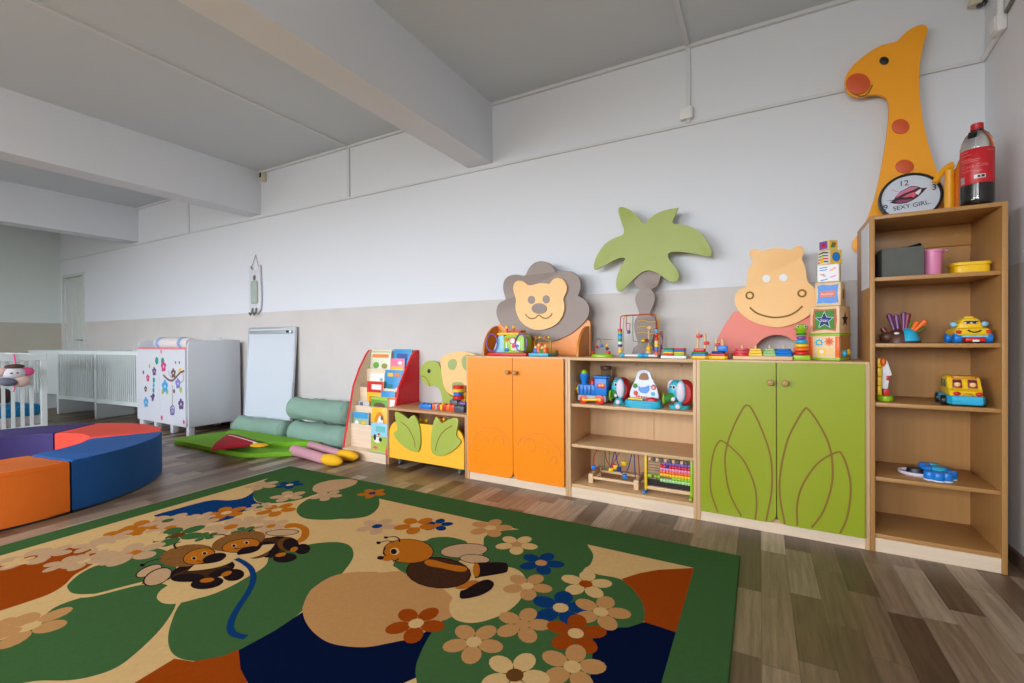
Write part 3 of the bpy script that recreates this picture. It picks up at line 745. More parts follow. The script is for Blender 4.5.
ln('R8', [(65, 245), (110, 222), (170, 208)], .008, RDK); el('R8', 66, 244, 14, 8, RDK); ln('R8', [(250, 155), (238, 138), (248, 125), (275, 120)], .008, RDK)
ln('R8', [(430, 88), (480, 78), (525, 84)], .008, RDK); ln('R8', [(640, 66), (660, 48), (715, 36)], .008, RDK)
# blue ribbon
stroke(c('R4', (185, 45), (225, 65), (260, 95), (272, 130), (268, 170), (245, 220), (205, 280), (170, 340), (155, 390), (162, 420), (185, 436), (235, 448)), .022, RBL)
# the single bee
el('R5', 635, 362, 124, 37, RDK, -4); el('R5', 635, 362, 119, 34, RPK, -4); el('R5', 690, 405, 80, 24, RDK, 4); el('R5', 690, 405, 75, 21, RPK, 4)
patch(c('R5', (690, 428), (700, 424), (830, 422), (858, 435), (858, 465), (835, 478), (720, 497), (690, 500)), RDK, 3)
el('R5', 698, 462, 18, 36, ROR, 0)
patch(c('R6', (385, 140), (430, 112), (490, 105), (510, 120), (480, 140), (410, 150)), ROR, 3)
patch(c('R6', (410, 195), (412, 160), (440, 150), (500, 115), (550, 100), (583, 118), (570, 150), (520, 180), (445, 198)), RDK, 3)
el('R6', 300, 66, 168, 80, RDK, 4); el('R6', 300, 66, 163, 76, RFZ, 4)
patch(c('R5', (432, 425), (445, 410), (480, 410), (560, 432), (620, 440), (650, 452), (640, 468), (590, 468), (520, 452), (460, 442)), ROR, 3)
el('R5', 350, 365, 130, 63, RDK, 2); el('R5', 350, 365, 126, 60, ROR, 2)
el('R5', 240, 400, 30, 16, ROR, 0); el('R5', 207, 399, 17, 10, RDK)
el('R5', 280, 366, 24, 19, RC); el('R5', 275, 367, 16, 14, RDK); ln('R5', [(232, 345), (222, 375), (236, 388)], .006, RDK); ln('R5', [(270, 418), (290, 410), (300, 402)], .008, RDK)
ln('R5', [(200, 322), (240, 312), (275, 320)], .008, RDK); el('R5', 197, 322, 12, 7, RDK); ln('R5', [(235, 295), (275, 290), (300, 300), (305, 318)], .008, RDK); el('R5', 235, 295, 11, 6, RDK)
rug = RU.build('rug', None, None, smooth=0, flip=False)
# outward normals of the base come from the box itself; patches face up
tag(rug, 'large green bordered rug woven with cartoon bees and flowers, in the middle of the floor', 'rug')
me = rug.data
me.flip_normals() if sum(p.normal.z * p.area for p in me.polygons if p.center.z > RZ + .0001) < 0 else None

# ------------------------------------------------------------------ ring seat of foam segments
SC_C = Vector((-4.40, .95, 0)); R_O, R_I, S_H = .9, .49, .308
def fabric(name, c): return mat(name, c, .8, .04, 30, .12, 320)
def segment(a0, a1, m, label):
    t = thing('foam_seat', label, 'seat', (SC_C.x, SC_C.y, 0), 0, None)
    g = .006; n = 10
    o = [(R_O * math.cos(a), R_O * math.sin(a)) for a in [R(a0) + g / R_O + (R(a1 - a0) - 2 * g / R_O) * i / n for i in range(n + 1)]]
    i_ = [(R_I * math.cos(a), R_I * math.sin(a)) for a in [R(a1) - g / R_I - (R(a1 - a0) - 2 * g / R_I) * i / n for i in range(n + 1)]]
    pts = [(x, y, 0.012) for x, y in o + i_]
    MB().slab(pts, (0, 0, S_H - .012), m, bev=.012, seg=3).build('cushion', m, t, smooth=40)
    ins = [(x * 1, y * 1, 0) for x, y in [(p[0] * .992 + .004 * math.cos(R(a0 + a1) / 2), p[1] * .992 + .004 * math.sin(R(a0 + a1) / 2)) for p in o + i_]]
    MB().slab(ins, (0, 0, .011), BLACK).build('base_cloth', BLACK, t)
    for rr in (R_O + .0005, R_I - .0005):
        sm = MB()
        A = [(rr * math.cos(R(a0) + .03 + (R(a1 - a0) - .06) * i / n), rr * math.sin(R(a0) + .03 + (R(a1 - a0) - .06) * i / n), S_H - .022) for i in range(n + 1)]
        sm.tube(A, .0022, m, 6)
        sm.build('seam', m, t)
    return t
segment(-52, 8.5, fabric('orange_vinyl', (226, 108, 8)), 'orange curved foam seat segment, nearest the camera in the ring')
segment(8.5, 65.5, fabric('blue_vinyl', (2, 80, 150)), 'blue curved foam seat segment of the ring, facing the rug')
segment(65.5, 125, fabric('red_vinyl', (224, 70, 48)), 'red curved foam seat segment, between the blue and purple ones')
segment(125, 185, fabric('purple_vinyl', (58, 46, 104)), 'purple curved foam seat segment in front of the cot with the plush toy')

# ------------------------------------------------------------------ green floor mat shaped like a doll, red cushion, bolsters
MATG = fabric('mat_green', (120, 180, 28)); BOLM = mat('sage_cloth', (132, 162, 146), .85, .07, 9, .35, 22)
mc = lambda *p: crop(170, 410, .1855, p)
def puffy(pts, z0, h, m, name, parent, bev=.018, n=3, rel=None):
    W = [on_z(px, py, z0) for px, py in spline(pts, n)]
    return MB().slab([(q.x, min(q.y, 2.735), z0) for q in W], (0, 0, h), m, bev=bev, seg=3).build(name, m, parent, world=True, smooth=60)
cm = on_z(255, 447, 0)
mt = thing('play_mat', 'green padded play mat with pink doll legs and yellow shoes, flat on the floor', 'mat', (cm.x, cm.y, 0))
puffy(mc((18, 180), (120, 160), (260, 140), (420, 120), (600, 140), (820, 190), (780, 215), (700, 245), (640, 250), (560, 252), (480, 258), (430, 262), (360, 252), (225, 226), (110, 200)), .003, .04, MATG, 'lower_layer', mt)
puffy(mc((300, 140), (380, 122), (455, 104), (560, 112), (650, 126), (760, 160), (850, 186), (800, 200), (720, 198), (640, 196), (560, 200), (500, 200), (420, 176)), .042, .045, MATG, 'upper_layer', mt)
pinkc = mat('pink_cloth', (206, 150, 160), .9, .06, 30, .2, 200); shoe = mat('yellow_cloth', (246, 186, 20), .85, .05, 30, .2, 200)
def doll_leg(a, b_, e, r):
    A, B, E = on_z(*mc(a)[0], r), on_z(*mc(b_)[0], r * .95), on_z(*mc(e)[0], r * .9)
    leg = MB().tube([A, A.lerp(B, .33), A.lerp(B, .66), B, B.lerp(E, .3)], r, pinkc, 14, taper=[1.0, .97, .93, .9, .7]).build('leg', pinkc, mt, world=True)
    leg['label'] = 'pink stuffed leg'
    d_ = (E - B); L = d_.length; rot = Matrix.Rotation(math.atan2(d_.y, d_.x), 3, 'Z')
    s_ = MB().ell((B + E) / 2 + Vector((0, 0, .004)), (L * .62, r * 1.12, r * .98), shoe, rot).build('shoe', shoe, leg, world=True)
    s_['label'] = 'yellow shoe'
doll_leg((670, 215), (825, 262), (915, 282), .045)
doll_leg((760, 195), (908, 238), (1000, 256), .045)
ZC_ = .09
cu = on_z(*mc((340, 195))[0], .06)
rc = thing('triangle_cushion', 'red triangular cloth cushion with white edge lying on the green mat', 'cushion', (cu.x, cu.y, .088))
rm = fabric('red_cloth', (170, 20, 36))
tri = [on_z(*q, .088) for q in mc((222, 222), (240, 200), (285, 165), (318, 140), (360, 150), (470, 182), (440, 196), (400, 200), (300, 212))]
MB().slab([(q.x, q.y, .088) for q in tri], (0, 0, .03), rm, bev=.012, seg=3).build('cushion', rm, rc, world=True, smooth=60)
e_ = [on_z(*q, .112) for q in spline(mc((316, 138), (360, 148), (470, 181)), 5, False)]
MB().tube(e_, .009, WHITE, 8).build('white_trim', WHITE, rc, world=True)
yb = on_z(*mc((480, 193))[0], .10)
MB().ell((yb.x, yb.y, .105), (.085, .055, .014), shoe, Matrix.Rotation(R(10), 3, 'Z')).build('yellow_corner', shoe, rc, world=True)
def bolster(a, b_, z, r, label, y=None):
    A, B = on_z(*mc(a)[0], z), on_z(*mc(b_)[0], z)
    if y is not None: A, B = on_y(*mc(a)[0], y[0]), on_y(*mc(b_)[0], y[1]); A.z = B.z = z
    t = thing('bolster', label, 'cushion', ((A.x + B.x) / 2, (A.y + B.y) / 2, z - r), math.atan2((B - A).y, (B - A).x), 'sage green bolsters')
    L = (B - A).length / 2; rnd = random.Random(int(z * 1000 + A.x * 77))
    pr = [(0, -L), (r * .35, -L + .002), (r * .72, -L + .012), (r * .93, -L + .04)]
    for i in range(13):
        u = -1 + 2 * i / 12
        pr.append((r * (1 - .05 * rnd.random() - .02 * (i % 2)), u * (L - .06)))
    pr += [(r * .93, L - .04), (r * .72, L - .012), (r * .35, L - .002), (0, L)]
    b = MB().lathe(pr, (0, 0, r), BOLM, 22, Matrix.Rotation(PI / 2, 3, 'Y'))
    bmesh.ops.subdivide_edges(b.bm, edges=b.bm.edges, cuts=1, use_grid_fill=True, smooth=1.0)
    for v in b.bm.verts:
        ang = math.atan2(v.co.y, v.co.z - r)
        k = 1 + .03 * math.sin(v.co.x * 21 + ang * 2 + A.x) + .022 * math.sin(ang * 5 + v.co.x * 9) + .014 * math.sin(v.co.x * 55 + ang * 3) - .02
        v.co.y *= k; v.co.z = max(.0, r + (v.co.z - r) * k)
    b.build('cover', BOLM, t, smooth=80)
    for s_ in (-1, 1): MB().tube([(s_ * (L - .05), .925 * r * math.cos(a_), r + .925 * r * math.sin(a_)) for a_ in [2 * PI * i / 20 for i in range(20)]], .006, BOLM, 6, closed=True).build('piping', BOLM, t)
    return t
bolster((372, 72), (640, 76), .105, .105, 'sage green bolster lying alone in front of the leaning whiteboard', (2.84, 2.84))
bolster((668, 100), (985, 135), .115, .115, 'lower sage green bolster beside the book rack, under another bolster', (2.85, 2.85))
bolster((660, 20), (985, 40), .341, .108, 'upper sage green bolster resting on another beside the book rack', (2.86, 2.86))

# ------------------------------------------------------------------ leaning whiteboard
ta, tb_ = on_y(249.2, 327.5, WY - .03), on_y(296.3, 327.5, WY - .03)
zt_ = (ta.z + tb_.z) / 2
wb = thing('whiteboard', 'white flipchart board with metal clamp rail leaning against the wall by the dresser', 'whiteboard', ((ta.x + tb_.x) / 2, 2.98, 0))
lean = math.atan2(WY - .035 - 2.98, zt_); LW, LH = (tb_.x - ta.x), zt_ / math.cos(lean)
def lb(x, y, z): return Matrix.Rotation(-lean, 3, 'X') @ Vector((x, y, z))
rotl = Matrix.Rotation(-lean, 3, 'X')
MB().box(lb(0, .012, LH / 2 + .004), (LW - .02, .016, LH - .02), mat('whiteboard_enamel', (206, 213, 221), .25, .01), rot=rotl).build('board_panel', None, wb)
fr = MB()
for (cx_, cz_, w_, h_) in ((-LW / 2 + .008, LH / 2 + .003, .016, LH), (LW / 2 - .008, LH / 2 + .003, .016, LH), (0, .011, LW - .032, .016), (0, LH - .005, LW - .032, .016)):
    fr.box(lb(cx_, .01, cz_), (w_, .026, h_), mat('pale_alu', (200, 206, 212), .35, metal=.6), rot=rotl, bev=.003)
fr.build('frame', None, wb)
MB().box(lb(0, -.012, LH - .05), (LW - .1, .018, .035), _mats['pale_alu'], rot=rotl, bev=.006).cyl(lb(LW / 2 - .09, -.02, LH - .05), lb(LW / 2 - .09, -.04, LH - .05), .012, m=BLACK).build('clamp_rail', None, wb)

# ------------------------------------------------------------------ hanging white thermometer-like mirror board
p = on_y(257, 288, WY)
ht_ = on_y(257, 262, WY).z - on_y(257, 312, WY).z
hm = thing('hanging_mirror', 'narrow white cat-shaped board with small mirror and two hooks, hung on a string', 'mirror', (p.x, WY, p.z))
hw = .095; tp, bt = on_y(257, 269, WY).z - p.z, on_y(257, 310, WY).z - p.z
o_ = [(-hw, bt), (hw, bt), (hw, tp - .02), (hw * .9, tp + .04), (hw * .55, tp - .01), (-hw * .55, tp - .01), (-hw * .9, tp + .04), (-hw, tp - .02)]
MB().slab([(x, -.026, z) for x, z in spline([(x, z) for x, z in o_], 3)], (0, .018, 0), WHITEL, bev=.002).build('board', WHITEL, hm)
mz0, mz1 = on_y(257, 304, WY).z - p.z, on_y(257, 281, WY).z - p.z
MB().slab([(x, -.034, z) for x, z in rrect(-hw * .66, hw * .66, mz0, mz1, (.03, .03, .03, .03))], (0, .0075, 0), mat('wood_rim', (176, 160, 140), .5)).slab([(x, -.036, z) for x, z in rrect(-hw * .55, hw * .55, mz0 + .012, mz1 - .012, (.025, .025, .025, .025))], (0, .002, 0), mat('mirror_glass', (190, 208, 202), .15, metal=.3)).build('mirror', None, hm)
MB().ell((0, -.03, tp - .1), (.022, .006, .03), GREYP).build('face_spot', GREYP, hm)
for s_ in (-1, 1):
    MB().tube([(s_ * .035, -.03, bt + .02), (s_ * .035, -.04, bt - .03), (s_ * .035, -.06, bt - .06), (s_ * .035, -.07, bt - .03)], .011, mat('pewter', (140, 134, 124), .4, metal=.5)).build('hook', None, hm)
sz = on_y(257.5, 255, WY).z - p.z
MB().tube([(-hw * .75, -.02, tp - .0), (0, -.012, sz), (hw * .75, -.02, tp - .0)], .0035, mat('string', (150, 120, 104), .8)).build('string', None, hm)

# ------------------------------------------------------------------ white dresser with stickers
fr_ = Vector((-5.2, 2.525, 0))
DWd, DDp = 1.17, .53
dr = thing('dresser', 'white nursery dresser with colourful stickers on its two doors, beside the whiteboard', 'dresser', (fr_.x - DWd, fr_.y + .04, 0), R(-2.0))
zs, zf, zb_ = 1.0, .905, .095
def sidep(x0, x1):
    o = [(0, zb_), (DDp, zb_), (DDp, zs), (.05, zs), (.02, zs - .012), (.004, zs - .04), (0, zs - .08)]
    return MB().slab([(x0, y, z) for y, z in o], (x1 - x0, 0, 0), WHITEL, bev=.002)
sidep(0, .018).build('side_panel', WHITEL, dr); sidep(DWd - .018, DWd).build('side_panel', WHITEL, dr)
MB().b2((.018, .004, zf - .02), (DWd - .018, DDp - .012, zf)).build('top_panel', WHITEL, dr)
MB().b2((.018, .004, zb_), (DWd - .018, DDp - .012, zb_ + .02)).build('bottom_panel', WHITEL, dr)
MB().b2((.018, DDp - .011, zb_), (DWd - .018, DDp - .001, zs - .02)).build('back_panel', WHITEL, dr)
pinkt = mat('pink_trim', (228, 130, 134), .5)
MB().b2((.02, -.008, zf + .001), (DWd - .02, .012, zf + .022), pinkt, bev=.004).build('front_trim', pinkt, dr)
for x in (.06, DWd * .33, DWd * .66, DWd - .05):
    for y in (.04, DDp - .05):
        MB().b2((x - .028, y - .028, 0), (x + .028, y + .028, zb_ - .001), WHITEL, bev=.003).build('leg', WHITEL, dr)
dc = lambda x, y: (130 + x * .1757, 320 + y * .1757)
Mdr = world_of(dr)
def dl(x, y):
    """sticker position: crop pixel onto the dresser front, local x,z"""
    px, py = dc(x, y); n_ = Mdr.to_3x3() @ Vector((0, 1, 0)); o0 = Mdr @ Vector((0, -.02, 0)); q = ray(px, py)
    P_ = EYE + q * ((o0 - EYE).dot(n_) / q.dot(n_)); L_ = Mdr.inverted() @ P_; return L_.x, L_.z
S_ = {k: mat('sticker_' + k, v, .5) for k, v in dict(teal=(20, 150, 130), magenta=(206, 60, 120), plum=(96, 66, 120), sky=(70, 160, 210), lime=(170, 190, 90), brown=(110, 76, 66), amber=(228, 180, 70), lilac=(130, 120, 190)).items()}
doors = [(.022, DWd * .5 - .002), (DWd * .5 + .002, DWd - .022)]
DB = []
for (x0, x1) in doors:
    b = MB(); b.b2((x0, -.018, zb_ + .004), (x1, .002, zf - .004), WHITEL, bev=.002); DB.append(b)
def stick(kind, x, y, r, m):
    X, Z = dl(x, y); b = DB[0] if X < DWd * .5 else DB[1]; lo, hi = doors[0 if X < DWd * .5 else 1]; X = min(max(X, lo + r + .004), hi - r - .004)
    r_ = r = r * .72
    if kind == 'disc': b.poly([(u, -.0186, v) for u, v in ellipse(X, Z, r_, r_ * 1.1, 12)], m)
    elif kind == 'flower':
        for i in range(5): b.poly([(u, -.0186 - .0001 * i, v) for u, v in ellipse(X + r_ * .6 * math.cos(i * 1.257 + .4), Z + r_ * .6 * math.sin(i * 1.257 + .4), r_ * .42, r_ * .42, 10)], m)
    elif kind == 'bird': b.poly([(X + u * r_, -.0186, Z + v * r_) for u, v in ((-1, .3), (-.3, .5), (.1, .9), (.5, .8), (.9, .5), (.6, .2), (.3, -.4), (-.3, -.6), (-.4, 0))], m)
for a in (('disc', 152, 232, .055, S_['teal']), ('disc', 185, 236, .055, S_['teal']), ('flower', 190, 265, .085, S_['magenta']), ('flower', 137, 293, .07, S_['plum']), ('flower', 101, 330, .06, S_['magenta']), ('disc', 75, 298, .03, S_['brown']), ('disc', 110, 262, .03, S_['lime']),
          ('disc', 135, 342, .04, S_['teal']), ('disc', 134, 372, .035, S_['sky']), ('disc', 133, 400, .035, S_['teal']), ('flower', 88, 392, .05, S_['brown']), ('bird', 128, 445, .09, S_['plum']), ('flower', 90, 468, .085, S_['sky']),
          ('flower', 198, 378, .1, S_['sky']), ('disc', 185, 408, .04, S_['lime']), ('disc', 210, 408, .04, S_['lime']), ('flower', 246, 303, .075, S_['brown']), ('flower', 272, 362, .08, S_['lilac']), ('disc', 288, 398, .04, S_['lime']), ('disc', 250, 405, .03, S_['brown']), ('flower', 290, 480, .085, S_['plum']),
          ('bird', 283, 292, .06, S_['amber']), ('disc', 258, 242, .02, S_['brown']), ('disc', 280, 242, .02, S_['brown']), ('flower', 240, 518, .06, S_['lilac']), ('disc', 176, 556, .035, S_['magenta']), ('disc', 312, 582, .03, S_['magenta']), ('disc', 176, 180, .03, pinkt)):
    stick(*a)
def dline(b, pts, wd, m):
    L = [Vector((dl(x, y)[0], -.0192, dl(x, y)[1])) for x, y in spline(pts, 5, False)]
    for q in L: q.x = min(q.x, doors[1][1] - .006)
    for i in range(len(L) - 1):
        t_ = (L[i + 1] - L[i]).normalized().cross(Vector((0, -1, 0))) * wd / 2
        b.poly([L[i] + t_, L[i + 1] + t_, L[i + 1] - t_, L[i] - t_], m)
dline(DB[1], [(188, 312), (215, 338), (240, 345), (262, 325), (285, 300), (308, 290)], .022, S_['brown'])
dline(DB[1], [(240, 370), (240, 430), (240, 490)], .008, S_['brown'])
dline(DB[1], [(228, 500), (240, 488), (252, 500), (250, 535), (230, 535), (228, 500)], .012, S_['plum'])
dline(DB[1], [(218, 290), (226, 315), (240, 330)], .007, S_['brown']); dline(DB[1], [(300, 300), (303, 340), (288, 358)], .007, S_['brown'])
for i, b in enumerate(DB):
    o = b.build('door', None, dr, smooth=0, flip=False)
    o['label'] = 'white door with flower and bird stickers'
# things lying on the dresser
q = dr.location + Vector((DWd * .42, .16, zf))
t = thing('changing_mat', 'rolled pale changing mat with blue bands on top of the dresser', 'mat', (q.x - .02, q.y, zf + .0005), R(-1.6))
pale = mat('pale_vinyl', (224, 214, 212), .5, .03); bband = mat('pale_blue_band', (140, 170, 206), .6)
MB().lathe([(0, -.37), (.05, -.37), (.062, -.355), (.064, 0), (.062, .355), (.05, .37), (0, .37)], (0, 0, .064), pale, 20, Matrix.Rotation(PI / 2, 3, 'Y')).build('roll', pale, t)
for x in (-.27, .24): MB().lathe([(.0645, -.035), (.068, -.03), (.068, .03), (.0645, .035)], (x, 0, .066), bband, 20, Matrix.Rotation(PI / 2, 3, 'Y')).build('strap', bband, t)
t = thing('folded_cloth', 'crumpled white cloth on the raised right side of the dresser', 'cloth', (q.x + .42, q.y + .2, zf + .0005), 0)
b = MB().ell((0, 0, .055), (.2, .11, .055), WHITE, n=24)
for v in b.bm.verts: v.co.z = max(0, v.co.z + .02 * math.sin(v.co.x * 22) * math.cos(v.co.y * 31)); v.co.x += .012 * math.sin(v.co.y * 40)
b.b2((-.2, -.1, 0), (.16, .1, .02), WHITE, bev=.008)
b.build('cloth', mat('white_cloth', (226, 226, 230), .9, .03), t, smooth=80)

# ------------------------------------------------------------------ cots
COT = mat('cot_white', (214, 222, 220), .45, .01); BEDB = mat('cot_blue_cloth', (36, 140, 196), .9, .12, 14); MATT = mat('cot_plaid', (216, 204, 204), .9, .06, 20)
def cot(label, loc, rz, L, D, top, bot, nb, solid_ends=True, solid_side=False, group=None, bed=BEDB):
    """x along the long side, y into depth"""
    t = thing('cot', label, 'cot', loc, rz, group)
    for x in (0, L):
        e = MB()
        if solid_ends: e.b2((x - (.02 if x else 0), 0, 0 if True else bot), (x + (0 if x else .02), D, top), COT, bev=.004)
        else:
            xx0, xx1 = (x - .03, x) if x else (0, .03)
            e.b2((xx0, 0, top - .075), (xx1, D, top), COT, bev=.006).b2((xx0, .045, bot), (xx1, D - .045, bot + .06), COT, bev=.004)
            e.b2((xx0, 0, 0), (xx1, .05, top - .074), COT, bev=.004).b2((xx0, D - .05, 0), (xx1, D, top - .074), COT, bev=.004)
            k_ = 5
            for i in range(1, k_):
                y = .05 + (D - .1) * i / k_
                e.b2((xx0 + .006, y - .013, bot + .058), (xx1 - .006, y + .013, top - .073), COT)
        e.build('end_panel', COT, t, smooth=0)
    for y in (0, D - .024):
        s_ = MB()
        s_.b2((.031, y, top - .05), (L - .031, y + .024, top - .002), COT, bev=.004).b2((.031, y, bot), (L - .031, y + .024, bot + .05), COT, bev=.004)
        if solid_side and y == 0: s_.b2((.031, y + .006, bot + .051), (L - .031, y + .018, top - .05), COT)
        else:
            for i in range(nb):
                x = .06 + (L - .12) * (i + .5) / nb
                s_.b2((x - .009, y + .005, bot + .049), (x + .009, y + .019, top - .049), COT)
        s_.build('side_rail', COT, t, smooth=0)
    MB().b2((.032, .026, bot + .04), (L - .032, D - .026, bot + .055), COT).build('bed_base', COT, t)
    mb = MB().b2((.04, .03, bot + .056), (L - .04, D - .03, bot + .16), MATT, bev=.02).build('mattress', MATT, t)
    q = MB().b2((.045, .036, bot + .161), (L - .05, D - .036, bot + .27), bed, bev=.03)
    bmesh.ops.subdivide_edges(q.bm, edges=q.bm.edges, cuts=2, use_grid_fill=True)
    for v in q.bm.verts:
        if v.co.z > bot + .2: v.co.z += .012 * math.sin(v.co.x * 13) * math.sin(v.co.y * 17 + 1)
    q.build('blanket', bed, t, smooth=60)
    return t
ang = R(4.0)
c1 = Vector((-6.58, 2.63, 0))
dirx = Vector((math.cos(ang), math.sin(ang), 0)); nrm_ = Vector((-dirx.y, dirx.x, 0))
def row_at(px):
    q = ray(px, 380); k = (c1 - EYE).dot(nrm_) / q.dot(nrm_); return (EYE + q * k - c1).dot(dirx)
BED2 = mat('cot_pale_blue', (128, 168, 190), .9, .1, 14)
r0, r1, r2, r3 = row_at(140.3), row_at(95), row_at(57.3), row_at(28.5)
GRP = 'white cots along the long wall'
def rowcot(a_, b_, label, D, bot, solid, bed):
    p_ = c1 + dirx * a_; p_.z = 0
    cot(label, p_, ang, b_ - a_ - .006, D, .875, bot, 20, solid_side=solid, bed=bed, group=GRP)
rowcot(r1, r0, 'white slatted cot beside the sticker dresser', .42, .205, False, BED2)
rowcot(r2, r1, 'white slatted cot, second from the sticker dresser', .46, .21, False, BED2)
rowcot(r3, r2, 'white cot with a solid front, farthest from the sticker dresser', .5, .27, True, mat('cot_green_cloth', (150, 178, 130), .9, .1, 14))
XC = -6.78
ya, yb_ = on_x(-14, 380, XC).y, on_x(47.2, 380, XC).y
nc = cot('white cot with blue bedding and plush toy, behind the purple foam seat', (XC - 1.2, ya, 0), 0, 1.2, yb_ - ya, .872, .05, 12, solid_ends=False)
# plush toy hanging from the cot end
s60 = lambda x, y: (x * .1319, 340 + y * .1319)
def pc(x, y, dx=.0): return on_x(*s60(x, y), XC + dx + .012)
hc = pc(105, 250, .06)
pt = thing('plush_toy', 'white plush animal with pink ears and grey muzzle hanging on the cot end', 'soft toy', (hc.x, hc.y, hc.z - .05))
pl = lambda n_, c_: mat(n_, c_, .95, .08, 40, .3, 200)
PW, PP, PG, PB, PT = pl('plush_white', (222, 220, 226)), pl('plush_pink', (226, 86, 140)), pl('plush_grey', (112, 112, 128)), pl('plush_brown', (90, 64, 52)), pl('plush_peach', (224, 190, 178))
U = .00062 * 1.45  # metres per crop pixel at that distance
hd = MB().ell(hc, (.055, .092, .062), PW).build('head', PW, pt, world=True)
for (x, y, m_, nm) in ((85, 252, BLACK, 'eye'), (130, 250, BLACK, 'eye')):
    e_ = pc(x, y, .105); MB().ell(e_ + Vector((.006, 0, 0)), (.008, .012, .007), m_).build(nm, m_, hd, world=True)
m_ = pc(55, 318, .085); MB().ell(m_, (.05, .075, .042), PG, Matrix.Rotation(R(-12), 3, 'X')).build('muzzle', PG, pt, world=True)
for (x, y, m2) in ((12, 242, PT), (200, 240, PP)):
    e_ = pc(x, y, .06); MB().ell(e_, (.03, .062, .045), m2).build('ear', m2, pt, world=True)
h_ = pc(110, 202, .06); MB().ell(h_, (.05, .075, .026), PB).build('hair', PB, pt, world=True)
b_ = pc(160, 310, .06); MB().ell(b_, (.045, .07, .062), PT).build('body', PT, pt, world=True)
a_, z_ = pc(112, 190, .06), pc(112, 150, .02); MB().tube([a_, (a_ + z_) / 2 + Vector((.01, 0, 0)), z_, z_ + Vector((-.02, 0, .06))], .006, PP).build('loop', PP, pt, world=True)
g0 = pc(108, 335, .06); MB().tube([g0, g0 + Vector((0, .004, -.05)), g0 + Vector((0, -.006, -.08))], .005, PP).build('pull_cord', PP, pt, world=True)
# dark haired doll in the cot
dh = on_x(*s60(5, 440), XC - .16)
t = thing('rag_doll', 'dark-haired doll lying on the blue bedding in the near cot', 'doll', (dh.x, dh.y, .325))
dh.z = .325
MB().ell((dh.x, dh.y + .0, .404), (.07, .07, .078), PT).build('head', PT, t, world=True)
MB().ell((dh.x + .012, dh.y + .005, .432), (.08, .082, .085), PB).build('hair', PB, t, world=True)
MB().ell((dh.x - .16, dh.y, .375), (.13, .07, .049), mat('rust_cloth', (190, 96, 52), .9, .1, 20)).build('body', None, t, world=True)
# ------------------------------------------------------------------ cut-out animal boards standing behind and on the cabinets
def cut(pts, d, m, name, parent, th=.016, n=3, bev=.0025, closed_spline=True, smax=None):
    W = [on_front(px, py, d) for px, py in (spline(pts, n) if closed_spline else pts)]
    if smax is not None:
        V = []
        for q in W:
            k = (q - O).dot(UX)
            if k > smax: q = q - UX * (k - smax)
            if not V or (q - V[-1]).length > 1e-4: V.append(q)
        W = V
    return MB().slab(W, UN * th, m, bev=bev).build(name, m, parent, world=True)
def line_on(pts, d, wd, m, name, parent, closed=False, n=5):
    W = [on_front(px, py, d - .0012) for px, py in spline(pts, n, closed)]
    return ribbon(W, wd, m, -UN, closed).build(name, None, parent, world=True, flip=False)
def clampz(pts, z, d):
    """keep a traced outline from dipping below the height z"""
    out = []
    for px, py in pts:
        q = on_front(px, py, d)
        if q.z < z:
            k = (z - CAMH) / (q.z - CAMH) if abs(q.z - CAMH) > 1e-6 else 1
            lo, hi = py - 60, py
            for _ in range(40):
                mdl = (lo + hi) / 2
                if on_front(px, mdl, d).z < z: hi = mdl
                else: lo = mdl
            py = lo
        out.append((px, py))
    return out
ZT = HT + .0008
# lion
lc = lambda *p: crop(450, 240, .2051, p)
DL = .30
lb0 = on_front(534, 356, DL)
lion = thing('lion_board', 'grey and peach lion face board on an orange stand, on the orange cabinet', 'cutout board', (lb0.x, lb0.y, ZT), TH)
base = clampz(lc((226, 590), (228, 470), (232, 425), (240, 408), (300, 398), (600, 394), (664, 388), (674, 390), (681, 398), (684, 412), (684, 590)), ZT, DL)
st_ = cut(base, DL, mat('orange_stand', (248, 162, 88), .42, .02), 'stand', lion, closed_spline=False)
for px in (497, 589.5):
    a = on_front(px, 340, DL); zt_l = zat(px, 326, DL) - ZT
    x_ = (world_of(lion).inverted() @ a).x
    pr = [(0, 0), (-.2, 0)] + [(-.2 * math.cos(t_ * PI / 2 / 8), zt_l * math.sin(t_ * PI / 2 / 8) * 1.0) for t_ in range(1, 9)]
    yb0 = (world_of(lion).inverted() @ a).y - .0012
    MB().slab([(x_ - .018 if px > 550 else x_ - .004, yb0 + y, z) for y, z in pr], (.016, 0, 0), ORANGE_SHADED, bev=.0015).build('stand_bracket', ORANGE_SHADED, lion)
mane = cut(lc((440, 103), (470, 107), (495, 122), (514, 155), (530, 152), (560, 150), (600, 156), (627, 180), (636, 215), (633, 250), (622, 273), (650, 285), (672, 312), (679, 345), (670, 378), (640, 415), (590, 455), (530, 485), (480, 497), (420, 491), (350, 470), (300, 450), (255, 420), (232, 380), (226, 350), (232, 320), (250, 300), (273, 291), (263, 260), (259, 225), (266, 195), (290, 174), (330, 169), (366, 175), (380, 145), (405, 115)), DL - .018, TAUPE, 'mane', lion)
head = cut(lc((308, 235), (312, 212), (325, 200), (345, 198), (370, 210), (388, 223), (430, 211), (470, 211), (486, 215), (498, 195), (520, 185), (545, 188), (564, 210), (570, 235), (562, 265), (551, 283), (557, 315), (555, 345), (540, 385), (510, 415), (470, 433), (430, 439), (390, 430), (350, 403), (328, 365), (318, 325), (323, 288), (313, 262)), DL - .036, PEACH, 'face', lion)
cut(lc(*ellipse(397, 292, 18, 20)), DL - .0375, TAUPE, 'eye', head, .0012, 1, 0)
cut(lc(*ellipse(469, 289, 18, 20)), DL - .0375, TAUPE, 'eye', head, .0012, 1, 0)
cut(lc(*ellipse(434, 334, 37, 26)), DL - .042, TAUPE, 'nose', head, .0055, 1, .001)
